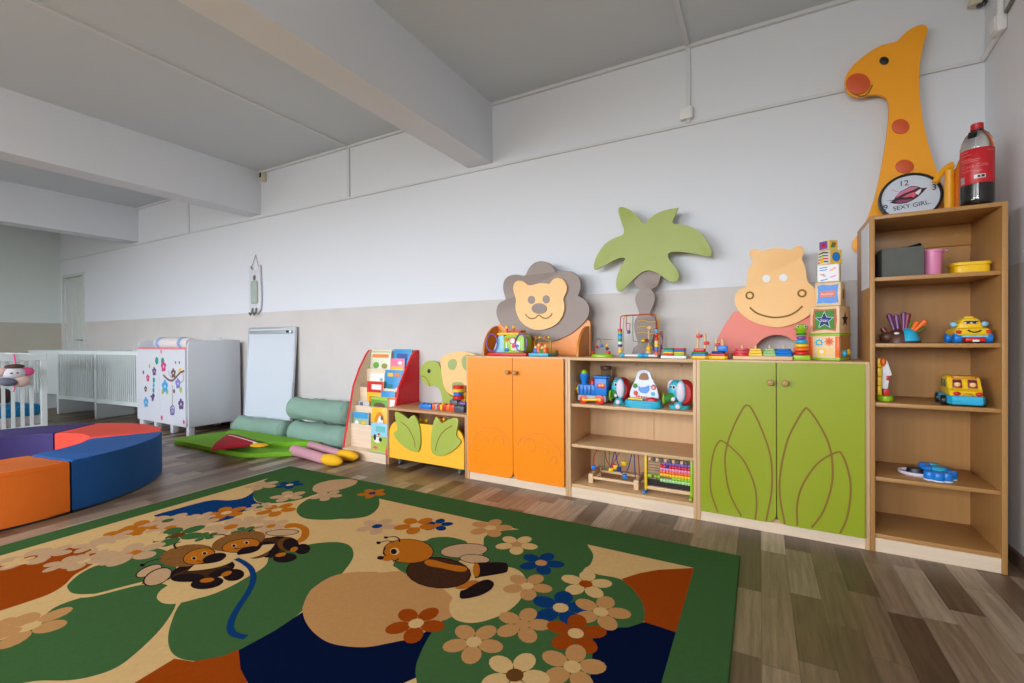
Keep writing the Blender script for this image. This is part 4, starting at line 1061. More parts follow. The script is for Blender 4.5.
line_on(lc((367, 361), (378, 374), (395, 383), (415, 380), (433, 366), (450, 378), (470, 382), (488, 372), (498, 358)), DL - .036, .008, GROOVE, 'mouth', head)
# palm tree
pc_ = lambda *p: crop(580, 180, .2783, p)
DP = .335
q = on_front(640, 357, DP)
palm = thing('palm_board', 'green palm tree board with taupe trunk behind the open shelf unit', 'cutout board', (q.x, q.y, ZT), TH)
tr = spline(pc_((220, 320), (200, 345), (189, 362), (200, 382), (215, 392), (204, 408), (198, 425), (203, 450), (214, 480), (200, 498), (194, 520), (200, 560), (210, 590), (196, 600), (190, 612), (190, 660), (268, 660), (268, 630), (262, 605), (256, 590), (267, 545), (272, 512), (262, 490), (250, 482), (262, 450), (270, 425), (264, 404), (254, 391), (275, 384), (288, 350), (290, 325)), 3)
trunk = cut(clampz(tr, ZT, DP), DP, TAUPE, 'trunk', palm, closed_spline=False)
cut(pc_((140, 100), (152, 97), (175, 105), (197, 120), (212, 138), (222, 153), (236, 155), (255, 134), (280, 118), (310, 107), (348, 100), (352, 102), (340, 130), (331, 155), (360, 160), (395, 167), (430, 187), (458, 222), (472, 258), (470, 272), (460, 275), (430, 268), (390, 261), (345, 257), (320, 261), (315, 270), (322, 288), (340, 310), (354, 332), (355, 352), (345, 365), (328, 367), (305, 353), (280, 335), (255, 326), (232, 326), (205, 345), (175, 374), (150, 399), (138, 400), (130, 385), (132, 352), (145, 315), (162, 287), (158, 278), (140, 280), (105, 297), (62, 320), (50, 318), (52, 295), (66, 262), (90, 230), (120, 210), (155, 196), (158, 180), (150, 155), (138, 115)), DP - .019, PALM, 'crown', palm)
# hippo
hc_ = lambda *p: crop(690, 220, .2343, p)
DH = .30
q = on_front(765, 359, DH)
hippo = thing('hippo_board', 'peach hippo face board with salmon pink body on the lime green cabinet', 'cutout board', (q.x, q.y, ZT), TH)
bd = spline(hc_((104, 620), (108, 560), (118, 510), (140, 460), (168, 420), (195, 390), (280, 400), (400, 410), (520, 392), (545, 420), (560, 470), (566, 540), (566, 620)), 3) + spline(hc_((498, 620), (490, 590), (475, 556), (450, 522), (415, 499), (375, 490), (335, 496), (300, 515), (275, 548), (262, 585), (256, 620)), 3, False)
body = cut(clampz(bd, ZT, DH), DH, PINKB, 'body', hippo, closed_spline=False)
hh = cut(hc_((256, 150), (254, 136), (266, 125), (285, 124), (300, 131), (308, 133), (335, 124), (370, 119), (410, 123), (434, 129), (442, 117), (460, 110), (478, 113), (488, 128), (485, 150), (476, 165), (490, 195), (497, 235), (500, 265), (525, 282), (542, 310), (546, 345), (535, 378), (505, 408), (460, 436), (410, 453), (370, 458), (310, 449), (260, 430), (220, 402), (196, 368), (190, 335), (200, 308), (220, 292), (240, 284), (243, 245), (252, 205), (270, 172), (262, 162)), DH - .018, PEACH, 'head', hippo)
for x, y in ((326, 250), (398, 246)): cut(hc_(*ellipse(x, y, 17, 16)), DH - .0195, WHITE, 'eye', hh, .0012, 1, 0)
line_on(hc_(*ellipse(255, 322, 15, 14, 16)), DH - .018, .009, GROOVE, 'nostril', hh, True, 2); line_on(hc_(*ellipse(478, 313, 16, 14, 16)), DH - .018, .009, GROOVE, 'nostril', hh, True, 2)
line_on(hc_((255, 373), (285, 397), (330, 412), (370, 416), (420, 408), (455, 390), (480, 367)), DH - .018, .009, GROOVE, 'smile', hh)
# giraffe, behind the tall bookcase
gc_ = lambda *p: crop(830, 10, .3368, p)
DG = DEP + .02
q = on_front(905, 240, DG)
gir = thing('giraffe_board', 'tall orange-yellow giraffe board with red spots rising behind the bookcase', 'cutout board', (q.x, q.y, 0), TH)
gp = gc_((286, 46), (291, 58), (283, 85), (274, 120), (267, 160), (265, 200), (266, 250), (273, 310), (286, 375), (303, 435), (322, 490), (350, 560), (378, 620), (385, 680), (385, 760), (230, 760), (110, 755), (90, 722), (74, 716), (66, 700), (70, 682), (88, 660), (112, 615), (130, 565), (143, 515), (153, 465), (163, 410), (171, 350), (175, 300), (173, 270), (163, 257), (148, 252), (125, 250), (95, 258), (68, 255), (50, 240), (44, 215), (50, 190), (68, 165), (100, 137), (140, 110), (175, 99), (200, 93), (215, 76), (235, 58), (260, 46), (275, 43))
nk = cut(gp, DG, GIRAFFE, 'body', gir)
for (x, y, rx, ry, m_, nm) in ((84, 218, 36, 31, RUST, 'nose'), (210, 345, 26, 22, RUST, 'spot'), (222, 464, 27, 20, RUST, 'spot')):
    cut(gc_(*ellipse(x, y, rx, ry)), DG - .008, m_, nm, nk, .0075, 1, .002)
e_ = cut(gc_(*ellipse(161, 150, 14, 12)), DG - .006, BLACK, 'eye', nk, .0055, 1, .002)
line_on(gc_((62, 243), (90, 256), (112, 248), (126, 222)), DG, .007, GROOVE, 'mouth', nk)
# strip that carries the board down the back of the bookcase to the floor
w0 = world_of(gir).inverted() @ on_front(905, 300, DG)
MB().b2((w0.x - .1, w0.y, 0), (w0.x + .1, w0.y + .016, zat(905, 255, DG)), GIRAFFE).build('support_post', GIRAFFE, gir)
# turtle, on the low unit
DT = .29
tc_ = lambda *p: crop(410, 330, .1318, p)
q = on_front(445, 405, DT)
ZLW = HL + .0008
tur = thing('turtle_board', 'green turtle board with a peach spotted shell on the low oak unit', 'cutout board', (q.x, q.y, ZLW), TH)
tb_ = spline(tc_((165, 232), (190, 238), (212, 252), (235, 300), (250, 380), (280, 470), (330, 510), (450, 515), (560, 515), (560, 640), (240, 640), (246, 560), (240, 500), (225, 455), (205, 428), (170, 422), (150, 428), (120, 415), (95, 385), (78, 345), (78, 310), (95, 268), (125, 240)), 3)
tbody = cut(clampz(tb_, ZLW, DT), DT, LEAF, 'body', tur, closed_spline=False, smax=S_ORG - .004)
sh = spline(tc_((228, 225), (245, 205), (290, 180), (350, 166), (410, 165), (470, 178), (530, 205), (580, 250), (610, 310), (615, 400), (590, 480), (540, 505), (430, 505), (340, 500), (290, 480), (262, 440), (245, 370), (235, 290)), 3)
shell = cut(clampz(sh, ZLW + .02, DT - .018), DT - .018, PEACH, 'shell', tur, closed_spline=False, smax=S_ORG - .004)
SHG = mat('sage_board', (158, 174, 104), .5, .03)
for pp in (((290, 245), (305, 225), (330, 220), (350, 230), (355, 260), (345, 290), (325, 305), (302, 298), (288, 275)), ((392, 250), (395, 215), (412, 195), (440, 185), (470, 200), (480, 250), (470, 290), (440, 308), (410, 298)), ((318, 430), (325, 400), (350, 395), (400, 400), (410, 440), (390, 470), (350, 475), (325, 465)), ((520, 300), (545, 270), (575, 300), (580, 350), (550, 380), (520, 350))):
    cut(tc_(*pp), DT - .0195, SHG, 'shell_spot', shell, .0012, 3, 0, smax=S_ORG - .008)
cut(tc_(*ellipse(143, 311, 12, 16)), DT - .004, BLACK, 'eye', tbody, .0035, 1, .001)
line_on(tc_((85, 350), (110, 355), (135, 385), (150, 425)), DT, .006, GROOVE, 'mouth', tbody)
# ------------------------------------------------------------------ toys: each measured by its columns in the photo, set on the board it stands on
def toy(name, label, cat, p0, p1, d, z, group=None, rz=0.0):
    C, w = span(p0, p1, d, z)
    t = thing(name, label, cat, (C.x, C.y, z), TH + rz, group)
    return t, w
E4 = .0006
RX90 = Matrix.Rotation(PI / 2, 3, 'X'); RY90 = Matrix.Rotation(PI / 2, 3, 'Y')
def P(t, name, mb, m=None, smooth=35): return mb.build(name, m, t, smooth=smooth)
def hgt(px, py, d, z): return zat(px, py, d) - z
WIRE = lambda n, c: mat('wire_' + n, c, .3, metal=.1)
W_RED, W_GRN, W_YEL, W_BLU, W_GRY = WIRE('red', (190, 50, 40)), WIRE('green', (90, 140, 80)), WIRE('yellow', (226, 180, 50)), WIRE('blue', (40, 70, 140)), WIRE('grey', (120, 110, 104))

# --- on the orange cabinet
ZT2 = HT + E4
t, w = toy('activity_house', 'colourful activity house toy with red base and purple rings, below the lion', 'toy', 493, 531, .12, ZT2)
h = hgt(510, 335, .12, ZT2)
P(t, 'base', MB().box((0, 0, .011), (w, .15, .022), RED, bev=.006), RED)
bw = w * .52
bd_ = MB().slab([(x, -.055, z) for x, z in rrect(-.03, -.03 + bw, .023, h, (.01, .01, .022, .03))], (0, .11, 0), LIME, bev=.004); house = P(t, 'house_body', bd_, LIME)
P(t, 'side_wall', MB().slab([(-.031, -.05, .023), (-.031, .05, .023), (-.031, .03, h), (-.031, -.03, h)], (-.001, 0, 0), CYAN).slab([(-w * .42, -.045, .023), (-.032, -.052, .023), (-.032, -.052, h), (-w * .24, -.045, h)], (0, .09, 0), mat('sky_plastic', (140, 200, 226), .35), bev=.003), None)
P(t, 'roof', MB().box((.005, 0, h + .008), (w * .56, .12, .016), YEL, bev=.004), YEL)
P(t, 'roof_tray', MB().box((.045, 0, h + .024), (w * .34, .08, .014), RED, bev=.004), RED)
for x, mm in ((-.035, YEL), (.02, BLUE)):
    pg = P(t, 'peg', MB().cyl((x, 0, h + .016), (x, 0, h + .05), .007, m=RED), RED); P(pg, 'peg_head', MB().ell((x, 0, h + .055), (.012, .012, .012), YEL), YEL)
P(house, 'dial', MB().cyl((.045, -.0555, h * .72), (.045, -.062, h * .72), .026, m=RED, n=8).cyl((.045, -.062, h * .72), (.045, -.064, h * .72), .017, m=WHITE), None)
P(house, 'picture_panel', MB().b2((.03, -.0585, .04), (.1, -.0555, .1), WHITE, bev=.001).cyl((.052, -.0585, .068), (.052, -.063, .068), .014, m=RED).cyl((.082, -.0585, .07), (.082, -.062, .07), .01, m=BLUE), None)
P(house, 'slider', MB().ell((-.005, -.058, .042), (.02, .008, .012), BLUE).b2((-.009, -.058, .05), (-.001, -.0555, .09), WHITE), None)
P(house, 'button', MB().ell((-.002, -.057, .115), (.014, .006, .012), ORG), None)
for sx_, nm in ((-w * .40, 1), (w * .36, 2)):
    P(t, 'ring', MB().tube([(sx_ + .045 * math.cos(a), -.062, .09 + .06 * math.sin(a)) for a in [2 * PI * i / 24 for i in range(24)]], .0045, PURP, 8, True), PURP)

t, w = toy('wire_bead_toy', 'small turquoise-based bead toy with orange figures, right of the activity house', 'toy', 531.5, 551, .10, ZT2)
P(t, 'base', MB().box((0, 0, .011), (w, .09, .022), CYAN, bev=.004), CYAN)
for x, mm, hm_ in ((-.04, BLUE, .05), (-.015, ORG, .07), (.01, GRN, .045), (.032, ORG, .06)):
    f_ = P(t, 'figure', MB().lathe([(.0, 0), (.016, 0), (.018, .012), (.012, hm_ * .6), (.0, hm_ * .62)], (x, 0, .0225), mm, 14), mm)
    P(f_, 'figure_head', MB().ell((x, 0, .0225 + hm_ * .72), (.012, .012, .013), PEACH), PEACH)
for k_, (cm_, y) in enumerate(((W_YEL, .02), (W_GRN, .032))):
    P(t, 'wire', MB().tube([(-w * .4, y, .022), (-w * .38, y, .11 + .02 * k_), (-w * .1, y, .13 + .015 * k_), (w * .2, y, .11 + .02 * k_), (w * .42, y, .10), (w * .44, y, .022)], .0022, cm_, 6), cm_)
for x, c_ in ((-.05, ORG), (-.02, YEL), (.02, ORG), (.05, YEL)): P(t, 'bead', MB().ell((x, .02, .126), (.009, .009, .009), c_), c_)
t, w = toy('toy_figure', 'small flat dark green toy beside the turquoise bead toy', 'toy', 551.8, 558.5, .10, ZT2)
P(t, 'body', MB().ell((0, 0, .014), (w * .5, .03, .014), mat('moss_plastic', (86, 96, 52), .5)), None); P(t, 'head', MB().ell((w * .25, 0, .03), (.011, .011, .011), mat('moss_plastic', (0, 0, 0))), None)

# --- on the open shelf unit
t, w = toy('bead_maze', 'small bead maze on a round green base', 'bead maze', 592, 613.5, .12, ZT2)
P(t, 'base', MB().lathe([(0, 0), (w * .5, 0), (w * .5, .012), (w * .46, .018), (0, .019)], m=LIME, n=28, sy=.7), LIME)
hh_ = hgt(600, 339, .12, ZT2)
wr = [P(t, 'wire', MB().tube(spline([(-.06, 0, .018), (-.062, 0, .07), (-.05, 0, hh_ * .85), (-.03, 0, hh_), (-.012, 0, hh_ * .9), (-.01, 0, .07), (-.03, 0, .05), (-.045, 0, .075), (-.03, 0, hh_)], 4, False), .002, W_GRY, 6), W_GRY),
      P(t, 'wire', MB().tube(spline([(-.055, .015, .018), (-.055, .015, hh_), (.0, .015, hh_ * .98), (.06, .015, hh_ * .96)], 4, False), .002, W_GRY, 6), W_GRY),
      P(t, 'wire', MB().tube(spline([(.035, -.005, .018), (.037, -.005, .06), (.03, -.005, .09), (.0, -.005, .075)], 4, False), .002, W_YEL, 6), W_YEL)]
for x, z, c_ in ((-.062, .03, RED), (-.035, .065, RED), (-.002, .07, BLUE), (.03, .072, YEL), (.032, .052, NAVY), (.033, .032, ORG), (.045, .028, RED)):
    P(t, 'bead', MB().ell((x, -.003, z), (.0105, .0105, .0105), c_, n=12), c_)

t, w = toy('wire_bead_maze', 'tall rectangular wire bead frame on coloured feet, in front of the palm trunk', 'bead maze', 620.5, 660, .14, ZT2)
h = hgt(640, 315.5, .14, ZT2)
for y in (-.035, .035):
    P(t, 'wire_frame', MB().tube(spline([(-w * .46, y, .012), (-w * .46, y, h * .5), (-w * .45, y, h * .92), (-w * .38, y, h), (0, y, h * 1.01), (w * .34, y, h * 1.01), (w * .43, y, h * .93), (w * .45, y, h * .5), (w * .45, y, .012)], 4, False), .0032, W_RED if y < 0 else W_YEL, 8), None)
P(t, 'foot_rail', MB().cyl((-w * .46, -.035, .012), (w * .46, -.035, .012), .007, m=WHITE, n=12), WHITE)
P(t, 'foot_rail', MB().cyl((-w * .46, .035, .012), (w * .46, .035, .012), .007, m=WHITE, n=12), WHITE)
for x in (-.46, .46): P(t, 'side_rail', MB().cyl((x * w, -.035, .012), (x * w, .035, .012), .008, m=BLUE, n=12), BLUE)
for k_, (c_, zz) in enumerate(((LIME, .60), (BLUE, .54), (CYAN, .47), (GRN, .41), (WHITE, .345), (NAVY, .285), (WOODT, .22), (YEL, .15), (RED, .65))):
    P(t, 'bead', MB().cyl((-w * .46, -.035, h * zz - .011), (-w * .46, -.035, h * zz + .011), .013, m=c_, n=14, bev=.003), c_)
for k_, (c_, zz) in enumerate(((CYAN, .62), (RED, .54), (RED, .44), (WOODT, .36), (YEL, .29), (BLUE, .22), (PURP, .16), (ORG, .1))):
    P(t, 'bead', MB().cyl((w * .45, -.035, h * zz - .011), (w * .45, -.035, h * zz + .011), .012, m=c_, n=14, bev=.003), c_)
for k_, (c_, x) in enumerate(((CYAN, -.4), (CYAN, .05), (BLUE, .13), (CYAN, .2))):
    P(t, 'bead', MB().cyl((x * w - .012, -.035, .0135), (x * w + .012, -.035, .0135), .013, m=c_, n=14, bev=.003), c_)
P(t, 'wire', MB().tube(spline([(-.33 * w, 0, h), (-.34 * w, 0, h * .7), (-.28 * w, 0, h * .62), (-.24 * w, 0, h * .8), (-.33 * w, 0, h * .82)], 5, False), .0022, W_RED, 6), W_RED)
P(t, 'bead', MB().ell((-.28 * w, 0, h * .61), (.012, .012, .012), PURP, n=12), PURP)
P(t, 'wire', MB().tube(spline([(-.18 * w, .01, h), (-.18 * w, .01, h * .45), (-.1 * w, .01, h * .38), (.3 * w, .01, h * .36), (.4 * w, .01, h * .42)], 5, False), .0022, W_GRN, 6), W_GRN)
for zz in (.86, .72, .58):
    P(t, 'wire', MB().tube(spline([(-.05 * w, .0, h * zz), (.1 * w, -.012, h * (zz + .02)), (.26 * w, 0, h * (zz - .02)), (.42 * w, .0, h * zz)], 5, False), .003, W_YEL, 6), W_YEL)
P(t, 'bead', MB().ell((.26 * w, 0, h * .70), (.017, .017, .014), WOODT, n=12), WOODT)

t, w = toy('bead_maze', 'white-based bead maze with twisted wires, behind the right side of the tall wire frame', 'bead maze', 643, 664.5, .24, ZT2)
P(t, 'base', MB().lathe([(0, 0), (w * .5, 0), (w * .5, .012), (w * .46, .016), (0, .016)], m=WHITE, n=28, sy=.6), WHITE)
hh_ = hgt(655, 330, .24, ZT2)
P(t, 'post', MB().cyl((-w * .22, 0, .016), (-w * .22, 0, hh_), .006, m=WOODT, n=10), WOODT)
P(t, 'post_ball', MB().ell((-w * .22, 0, .05), (.017, .017, .02), YEL, n=14).ell((-w * .22, 0, .028), (.02, .02, .014), WOODT, n=14), None)
for i, (c_, a) in enumerate(((W_RED, 0), (W_BLU, 1.2), (W_RED, 2.2))):
    P(t, 'wire', MB().tube(spline([(w * .1 + .01 * i, .015 * i - .015, .015), (w * .08, .01 * i - .01, hh_ * .5), (w * (.2 + .1 * i), .0, hh_ * .95), (w * .4, .01, hh_ * .6), (w * .3, .0, .015)], 5, False), .0022, c_, 6), c_)
for x, z, c_ in ((-.46, .1, YEL), (-.3, .1, mat('maroon_bead', (140, 30, 70), .4)), (.12, .04, mat('maroon_bead', (0, 0, 0))), (.2, .06, YEL), (.28, .045, ORG), (.34, .06, PURP), (.16, .075, RED)):
    P(t, 'bead', MB().ell((x * w, -.01, z * 1.0), (.014, .014, .014), c_, n=12), c_)
P(t, 'cross_wire', MB().tube([(-w * .48, -.01, .1), (-w * .22, -.01, .1), (w * .15, -.01, .1)], .002, W_GRY, 6), W_GRY)

t, w = toy('stacking_blocks', 'white tray with two piles of coloured flat blocks, right of the bead mazes', 'toy', 662.5, 687.5, .1, ZT2)
P(t, 'tray', MB().box((0, 0, .008), (w, .1, .016), WHITE, bev=.003), WHITE)
lay_h = (hgt(675, 348, .1, ZT2) - .017) / 4
for c0, cols in ((-1, (RED, YEL, CYAN, GRN)), (1, (LIME, YEL, BLUE, RED))):
    for k_, c_ in enumerate(cols):
        P(t, 'block', MB().box((c0 * w * .215, 0, .0165 + lay_h * (k_ + .5)), (w * .41, .08, lay_h - .0012), c_, bev=.003), c_)

def boat(label, p0, p1, masts, layers, extra):
    t, w = toy('stacking_boat', label, 'toy', p0, p1, .1, ZT2)
    pts = [(-w * .5, -.02), (-w * .36, -.034), (w * .36, -.034), (w * .5, -.02), (w * .5, .02), (w * .36, .034), (-w * .36, .034), (-w * .5, .02)]
    z = 0
    for k_, (c_, sc_, hh) in enumerate(layers):
        P(t, 'hull_layer', MB().slab([(x * sc_, y * sc_, z) for x, y in pts], (0, 0, hh - .0008), c_, bev=.002), c_); z += hh
    for x, hm_, flags in masts:
        m_ = P(t, 'mast', MB().cyl((x * w, 0, z), (x * w, 0, z + hm_), .008, m=WOODT, n=12), WOODT)
        for fz_, c_, sz in flags: P(m_, 'sail', MB().box((x * w + sz * .3, 0, z + fz_), (sz, .03, .018), c_, bev=.004), c_)
    for (x, zz, sx, sz, c_) in extra: P(t, 'crate', MB().box((x * w, 0, z + zz + sz / 2 + .0005), (sx, .04, sz), c_, bev=.003), c_)
boat('wooden stacking boat with two tall masts, left of the shorter-masted boat', 691.5, 708.5, ((-.12, .095, ((.07, RED, .03),)), (.3, .085, ((.03, RED, .028),))), ((YEL, 1, .017), (BLUE, .98, .012), (GRN, .9, .01), (RED, .7, .018)), ())
boat('wooden stacking boat with short masts and blue cabin, left of the shape sorter', 709, 728, ((-.12, .07, ((.035, RED, .026),)), (.22, .065, ())), ((YEL, 1, .018), (RED, .95, .012), (NAVY, .7, .012)), ((.24, 0, .05, .03, BLUE),))
t, w = toy('wooden_peg', 'small dark brown wooden block beside the boat with the blue cabin', 'toy', 728.6, 732.4, .1, ZT2)
P(t, 'block', MB().box((0, 0, .016), (w, .03, .032), mat('dark_wood', (92, 52, 34), .5, .1), bev=.003), None)

# --- on the lime cabinet
t, w = toy('shape_sorter', 'long wooden board with red, yellow, green and blue stacking shapes in front of the hippo', 'shape sorter', 733.5, 792.5, .09, ZT2)
P(t, 'board', MB().box((0, 0, .0095), (w, .075, .019), WOODT, bev=.003), WOODT)
for i, c_ in enumerate((mat('rose_plastic', (214, 70, 84), .4), YEL, mat('mint_plastic', (150, 190, 120), .4), BLUE)):
    x = w * (-.345 + .235 * i)
    pg = P(t, 'peg', MB().cyl((x, 0, .0195), (x, 0, .075), .006, m=WOODT, n=10), WOODT)
    n_ = (24, 4, 5, 6)[i]
    z = .0195
    for k_, (r, hh) in enumerate(((.045, .014), (.041, .013), (.034, .012))):
        rot = Matrix.Rotation(PI / 4 if n_ == 4 else (PI / 2 if n_ == 5 else 0), 4, 'Z')
        q = [(x + r * math.cos(2 * PI * j / n_ + (PI / 4 if n_ == 4 else .3)), r * .8 * math.sin(2 * PI * j / n_ + (PI / 4 if n_ == 4 else .3)), z) for j in range(n_)]
        P(pg, 'shape', MB().slab(q, (0, 0, hh - .0006), RED if (i == 0 and k_ == 0) else c_, bev=.002), None); z += hh

t, w = toy('ring_stacker', 'rainbow ring stacker topped by a green frog head, beside the block tower', 'ring stacker', 793, 810, .1, ZT2)
P(t, 'base', MB().box((0, 0, .013), (w, w * .9, .026), LIME, bev=.004), LIME)
htot = hgt(801, 325.5, .1, ZT2); z = .0265; rh = (htot * .7 - z) / 5
for r, c_ in ((.5, RED), (.46, ORG), (.42, YEL), (.37, CYAN), (.29, PURP)):
    P(t, 'ring', MB().lathe([(w * r - .012, 0), (w * r - .004, .001), (w * r, rh * .3), (w * r, rh * .7), (w * r - .004, rh - .002), (w * r - .012, rh - .001)], (0, 0, z), c_, 24), c_); z += rh
hd_ = P(t, 'head', MB().lathe([(0, 0), (.018, .0), (.022, .010), (.016, .02), (.026, .028), (.031, .04), (.027, .052), (.014, .06), (0, .061)], (0, 0, z), LIME, 22), LIME)
for x in (-.02, .02): P(hd_, 'eye', MB().ell((x * .75, -.024, z + .046), (.007, .006, .007), WHITE, n=12).ell((x * .75, -.0295, z + .046), (.004, .003, .004), BLACK, n=8), None)
P(hd_, 'collar', MB().lathe([(.02, 0), (.025, .006), (.02, .012)], (0, 0, z + .004), GRN, 22), GRN)

# block tower: six printed cubes, each smaller than the one below
def paint(n_, c): return mat('paint_' + n_, c, .45)
CUBEW = wood('cube_wood', (232, 204, 160), 'x')
yawc = (R(-27), R(-27), R(-18), R(-11))
edges = ((810.5, 841.5, 333.5, 359.5), (811.5, 841.5, 306, 333), (816.3, 842, 282, 306), (818, 840.6, 264, 282), (818.5, 843.5, 249, 264), (819.5, 838.8, 239.5, 249))
z = ZT2; dC = .10
names = ('bottom cube of the block tower, flower pictures in an orange and lime frame', 'second cube of the block tower, with a blue star', 'third cube of the block tower, blue with a salmon rectangle', 'fourth cube of the block tower, white with blue and pink marks', 'fifth cube of the block tower, turned cornerwise with a blue disc', 'topmost and smallest cube of the block tower')
cubes = []
for i, (x0, x1, y0, y1) in enumerate(edges):
    C, w = span(x0, x1, dC, z)
    s_ = w * (1.05, 1.05, 1.02, 1.0)[i] if i < 4 else w * .72
    a = yawc[i] - TH if i < 4 else R(40 if i == 4 else 42)
    hq = min(s_, zat((x0 + x1) / 2, y0, dC) - z) if i != 0 else zat((x0 + x1) / 2, y0, dC) - z
    hq = zat((x0 + x1) / 2, y0, dC) - z
    if i == 0: base_c = C + UN * (s_ / 2)
    cc = Vector((C.x, C.y, 0)) + UN * (s_ * .55 if i < 4 else s_ * .7) + UX * (s_ * (.17, .17, .1, .04, 0, 0)[i])
    t = thing('toy_cube', names[i], 'toy cube', (cc.x, cc.y, z), TH + a, 'printed cubes stacked as a tower')
    bx = MB().box((0, 0, hq / 2), (s_, s_, hq - .0008), CUBEW, bev=.003)
    cube = P(t, 'block', bx, CUBEW)
    f = -s_ / 2 - .0006
    def face(pts, m, off=0.0, side=0):
        b = MB()
        if side == 0: b.slab([(x * s_, f - off, (z_ + .5) * hq) for x, z_ in pts], (0, .0005, 0), m)
        elif side == 1: b.slab([(-f + off, x * s_, (z_ + .5) * hq) for x, z_ in pts], (-.0005, 0, 0), m)
        else: b.slab([(f - off, x * s_, (z_ + .5) * hq) for x, z_ in pts], (.0005, 0, 0), m)
        return b
    sq = lambda r: [(-r, -r), (r, -r), (r, r), (-r, r)]
    star = lambda r, cx=0, cz=0: [(cx + (r if k % 2 == 0 else r * .45) * math.sin(k * PI / 5), cz + (r if k % 2 == 0 else r * .45) * math.cos(k * PI / 5)) for k in range(10)]
    def flo(cx, cz, r, n=8): return [(cx + r * (1 + .2 * math.cos(n * a_)) * math.cos(a_), cz + r * (1 + .2 * math.cos(n * a_)) * math.sin(a_)) for a_ in [2 * PI * k / 40 for k in range(40)]]
    pp = []
    if i == 0:
        P(t, 'frame', MB().box((0, 0, .006), (s_ + .006, s_ + .006, .012), LIME, bev=.003), LIME); P(t, 'frame', MB().box((0, 0, hq - .007), (s_ + .006, s_ + .006, .011), LIME, bev=.003), LIME)
        for sx_ in (-1, 1): P(t, 'frame', MB().box((sx_ * (s_ / 2 - .008), -s_ / 2 - .001, hq / 2), (.018, .006, hq - .03), ORG, bev=.002), ORG)
        pp = [(flo(-.16, .16, .13), CYAN, 0), (ellipse(-.16, .16, .06, .06, 12), YEL, .0006), (flo(.17, .2, .14), ORG, 0), (ellipse(.17, .2, .06, .06, 12), RUST, .0006), (flo(-.08, -.18, .15), YEL, 0), (ellipse(-.08, -.18, .07, .07, 12), WHITE, .0006), (flo(.2, -.15, .12), PEACH, 0)]
        wave = [(-.3 + .1 * k / 2, .25 - .1 * abs(math.sin(k))) for k in range(12)]
        P(t, 'side_panel', face([(-.42, -.4), (.42, -.4), (.42, .4), (-.42, .4)], wood('side_wood', (190, 142, 84), 'z'), 0, 1), None)
        P(t, 'side_bead', MB().ell((s_ / 2 + .004, -.02, .035), (.012, .012, .018), CYAN, n=12), CYAN); P(t, 'side_bead', MB().ell((s_ / 2 + .004, .03, .04), (.01, .01, .016), YEL, n=12), YEL)
    elif i == 1:
        pp = [([(-.4, -.42), (.0, -.36), (.38, -.42), (.42, .0), (.4, .4), (0, .38), (-.36, .42), (-.42, .1)], RUST, 0), (sq(.34), GRN, .0006), (star(.34, 0, -.02), WHITE, .0012), (star(.3, 0, -.02), NAVY, .0018)]
        P(t, 'side_star', face(star(.28), BLACK, 0, 1), None)
    elif i == 2:
        pp = [([(-.42, -.4), (-.2, -.36), (.1, -.4), (.42, -.36), (.38, 0), (.42, .4), (.1, .36), (-.2, .42), (-.4, .36), (-.38, 0)], BLUE, 0), ([(-.3, -.13), (.3, -.11), (.3, .14), (-.3, .12)], paint('salmon', (232, 120, 96)), .0006)]
        P(t, 'side_hole', face([(-.1, -.2), (.15, -.2), (.15, .2), (-.1, .2)], paint('maroon', (120, 50, 40)), 0, 1), None)
    elif i == 3:
        pp = [(sq(.46), WHITE, 0)] + [([(-.4 + .02 * k, .33 - .13 * k), (-.02, .36 - .13 * k), (-.05, .30 - .13 * k), (-.38, .28 - .13 * k)], BLUE, .0006) for k in range(2)] + [(ellipse(.22, .22, .17, .05, 14, .5), PINK, .0006), (ellipse(.2, .16, .05, .06, 10), YEL, .0012), (ellipse(-.22, -.1, .17, .05, 14, -.5), PINK, .0006), (ellipse(-.2, -.05, .05, .05, 10), LIME, .0012), (ellipse(.22, -.2, .16, .05, 14, .3), PINK, .0006), ([(-.35, -.36), (.0, -.3), (.0, -.35), (-.3, -.42)], BLUE, .0006)]
    elif i == 4:
        pp = [([(-.42, -.42), (.42, -.42), (.42, .42), (-.42, .42)], YEL, 0), (ellipse(0, 0, .32, .32, 20), BLUE, .0006)]
        P(t, 'striped_face', face(sq(.42), WHITE, 0, 2), None)
        for k in range(4): P(t, 'stripe', face([(-.4, -.36 + .2 * k), (.0, -.3 + .2 * k), (.4, -.36 + .2 * k), (.4, -.28 + .2 * k), (0, -.2 + .2 * k), (-.4, -.28 + .2 * k)], (NAVY, RED, GRN, BLACK)[k], .0006, 2), None)
        P(t, 'yellow_patch', face([(-.1, -.35), (.3, -.35), (.1, .2)], YEL, .0012, 2), None)
    else:
        pp = [(sq(.4), YEL, 0), ([(-.3, -.3), (.1, -.3), (.3, .1), (-.1, .3)], GRN, .0006), (ellipse(.1, .1, .14, .14, 12), RED, .0012)]
        P(t, 'purple_face', face(sq(.4), PURP, 0, 2), None); P(t, 'red_patch', face(ellipse(0, 0, .2, .22, 10), RED, .0006, 2), None)
    for j, (q, m_, off) in enumerate(pp): P(cube, 'print', face(q, m_, off), None, 0)
    if i in (1, 2):
        tx = ('Star', 'Rectangle')[i - 1]
        text_mesh('lettering', tx, s_ * (.17 if i == 1 else .125), WHITE, cube, Matrix.Translation((0, f - .0024, hq * (.48 if i == 1 else .505))) @ Matrix.Rotation(PI / 2, 4, 'X'), .0003)
    cubes.append(t); z += hq + .0002

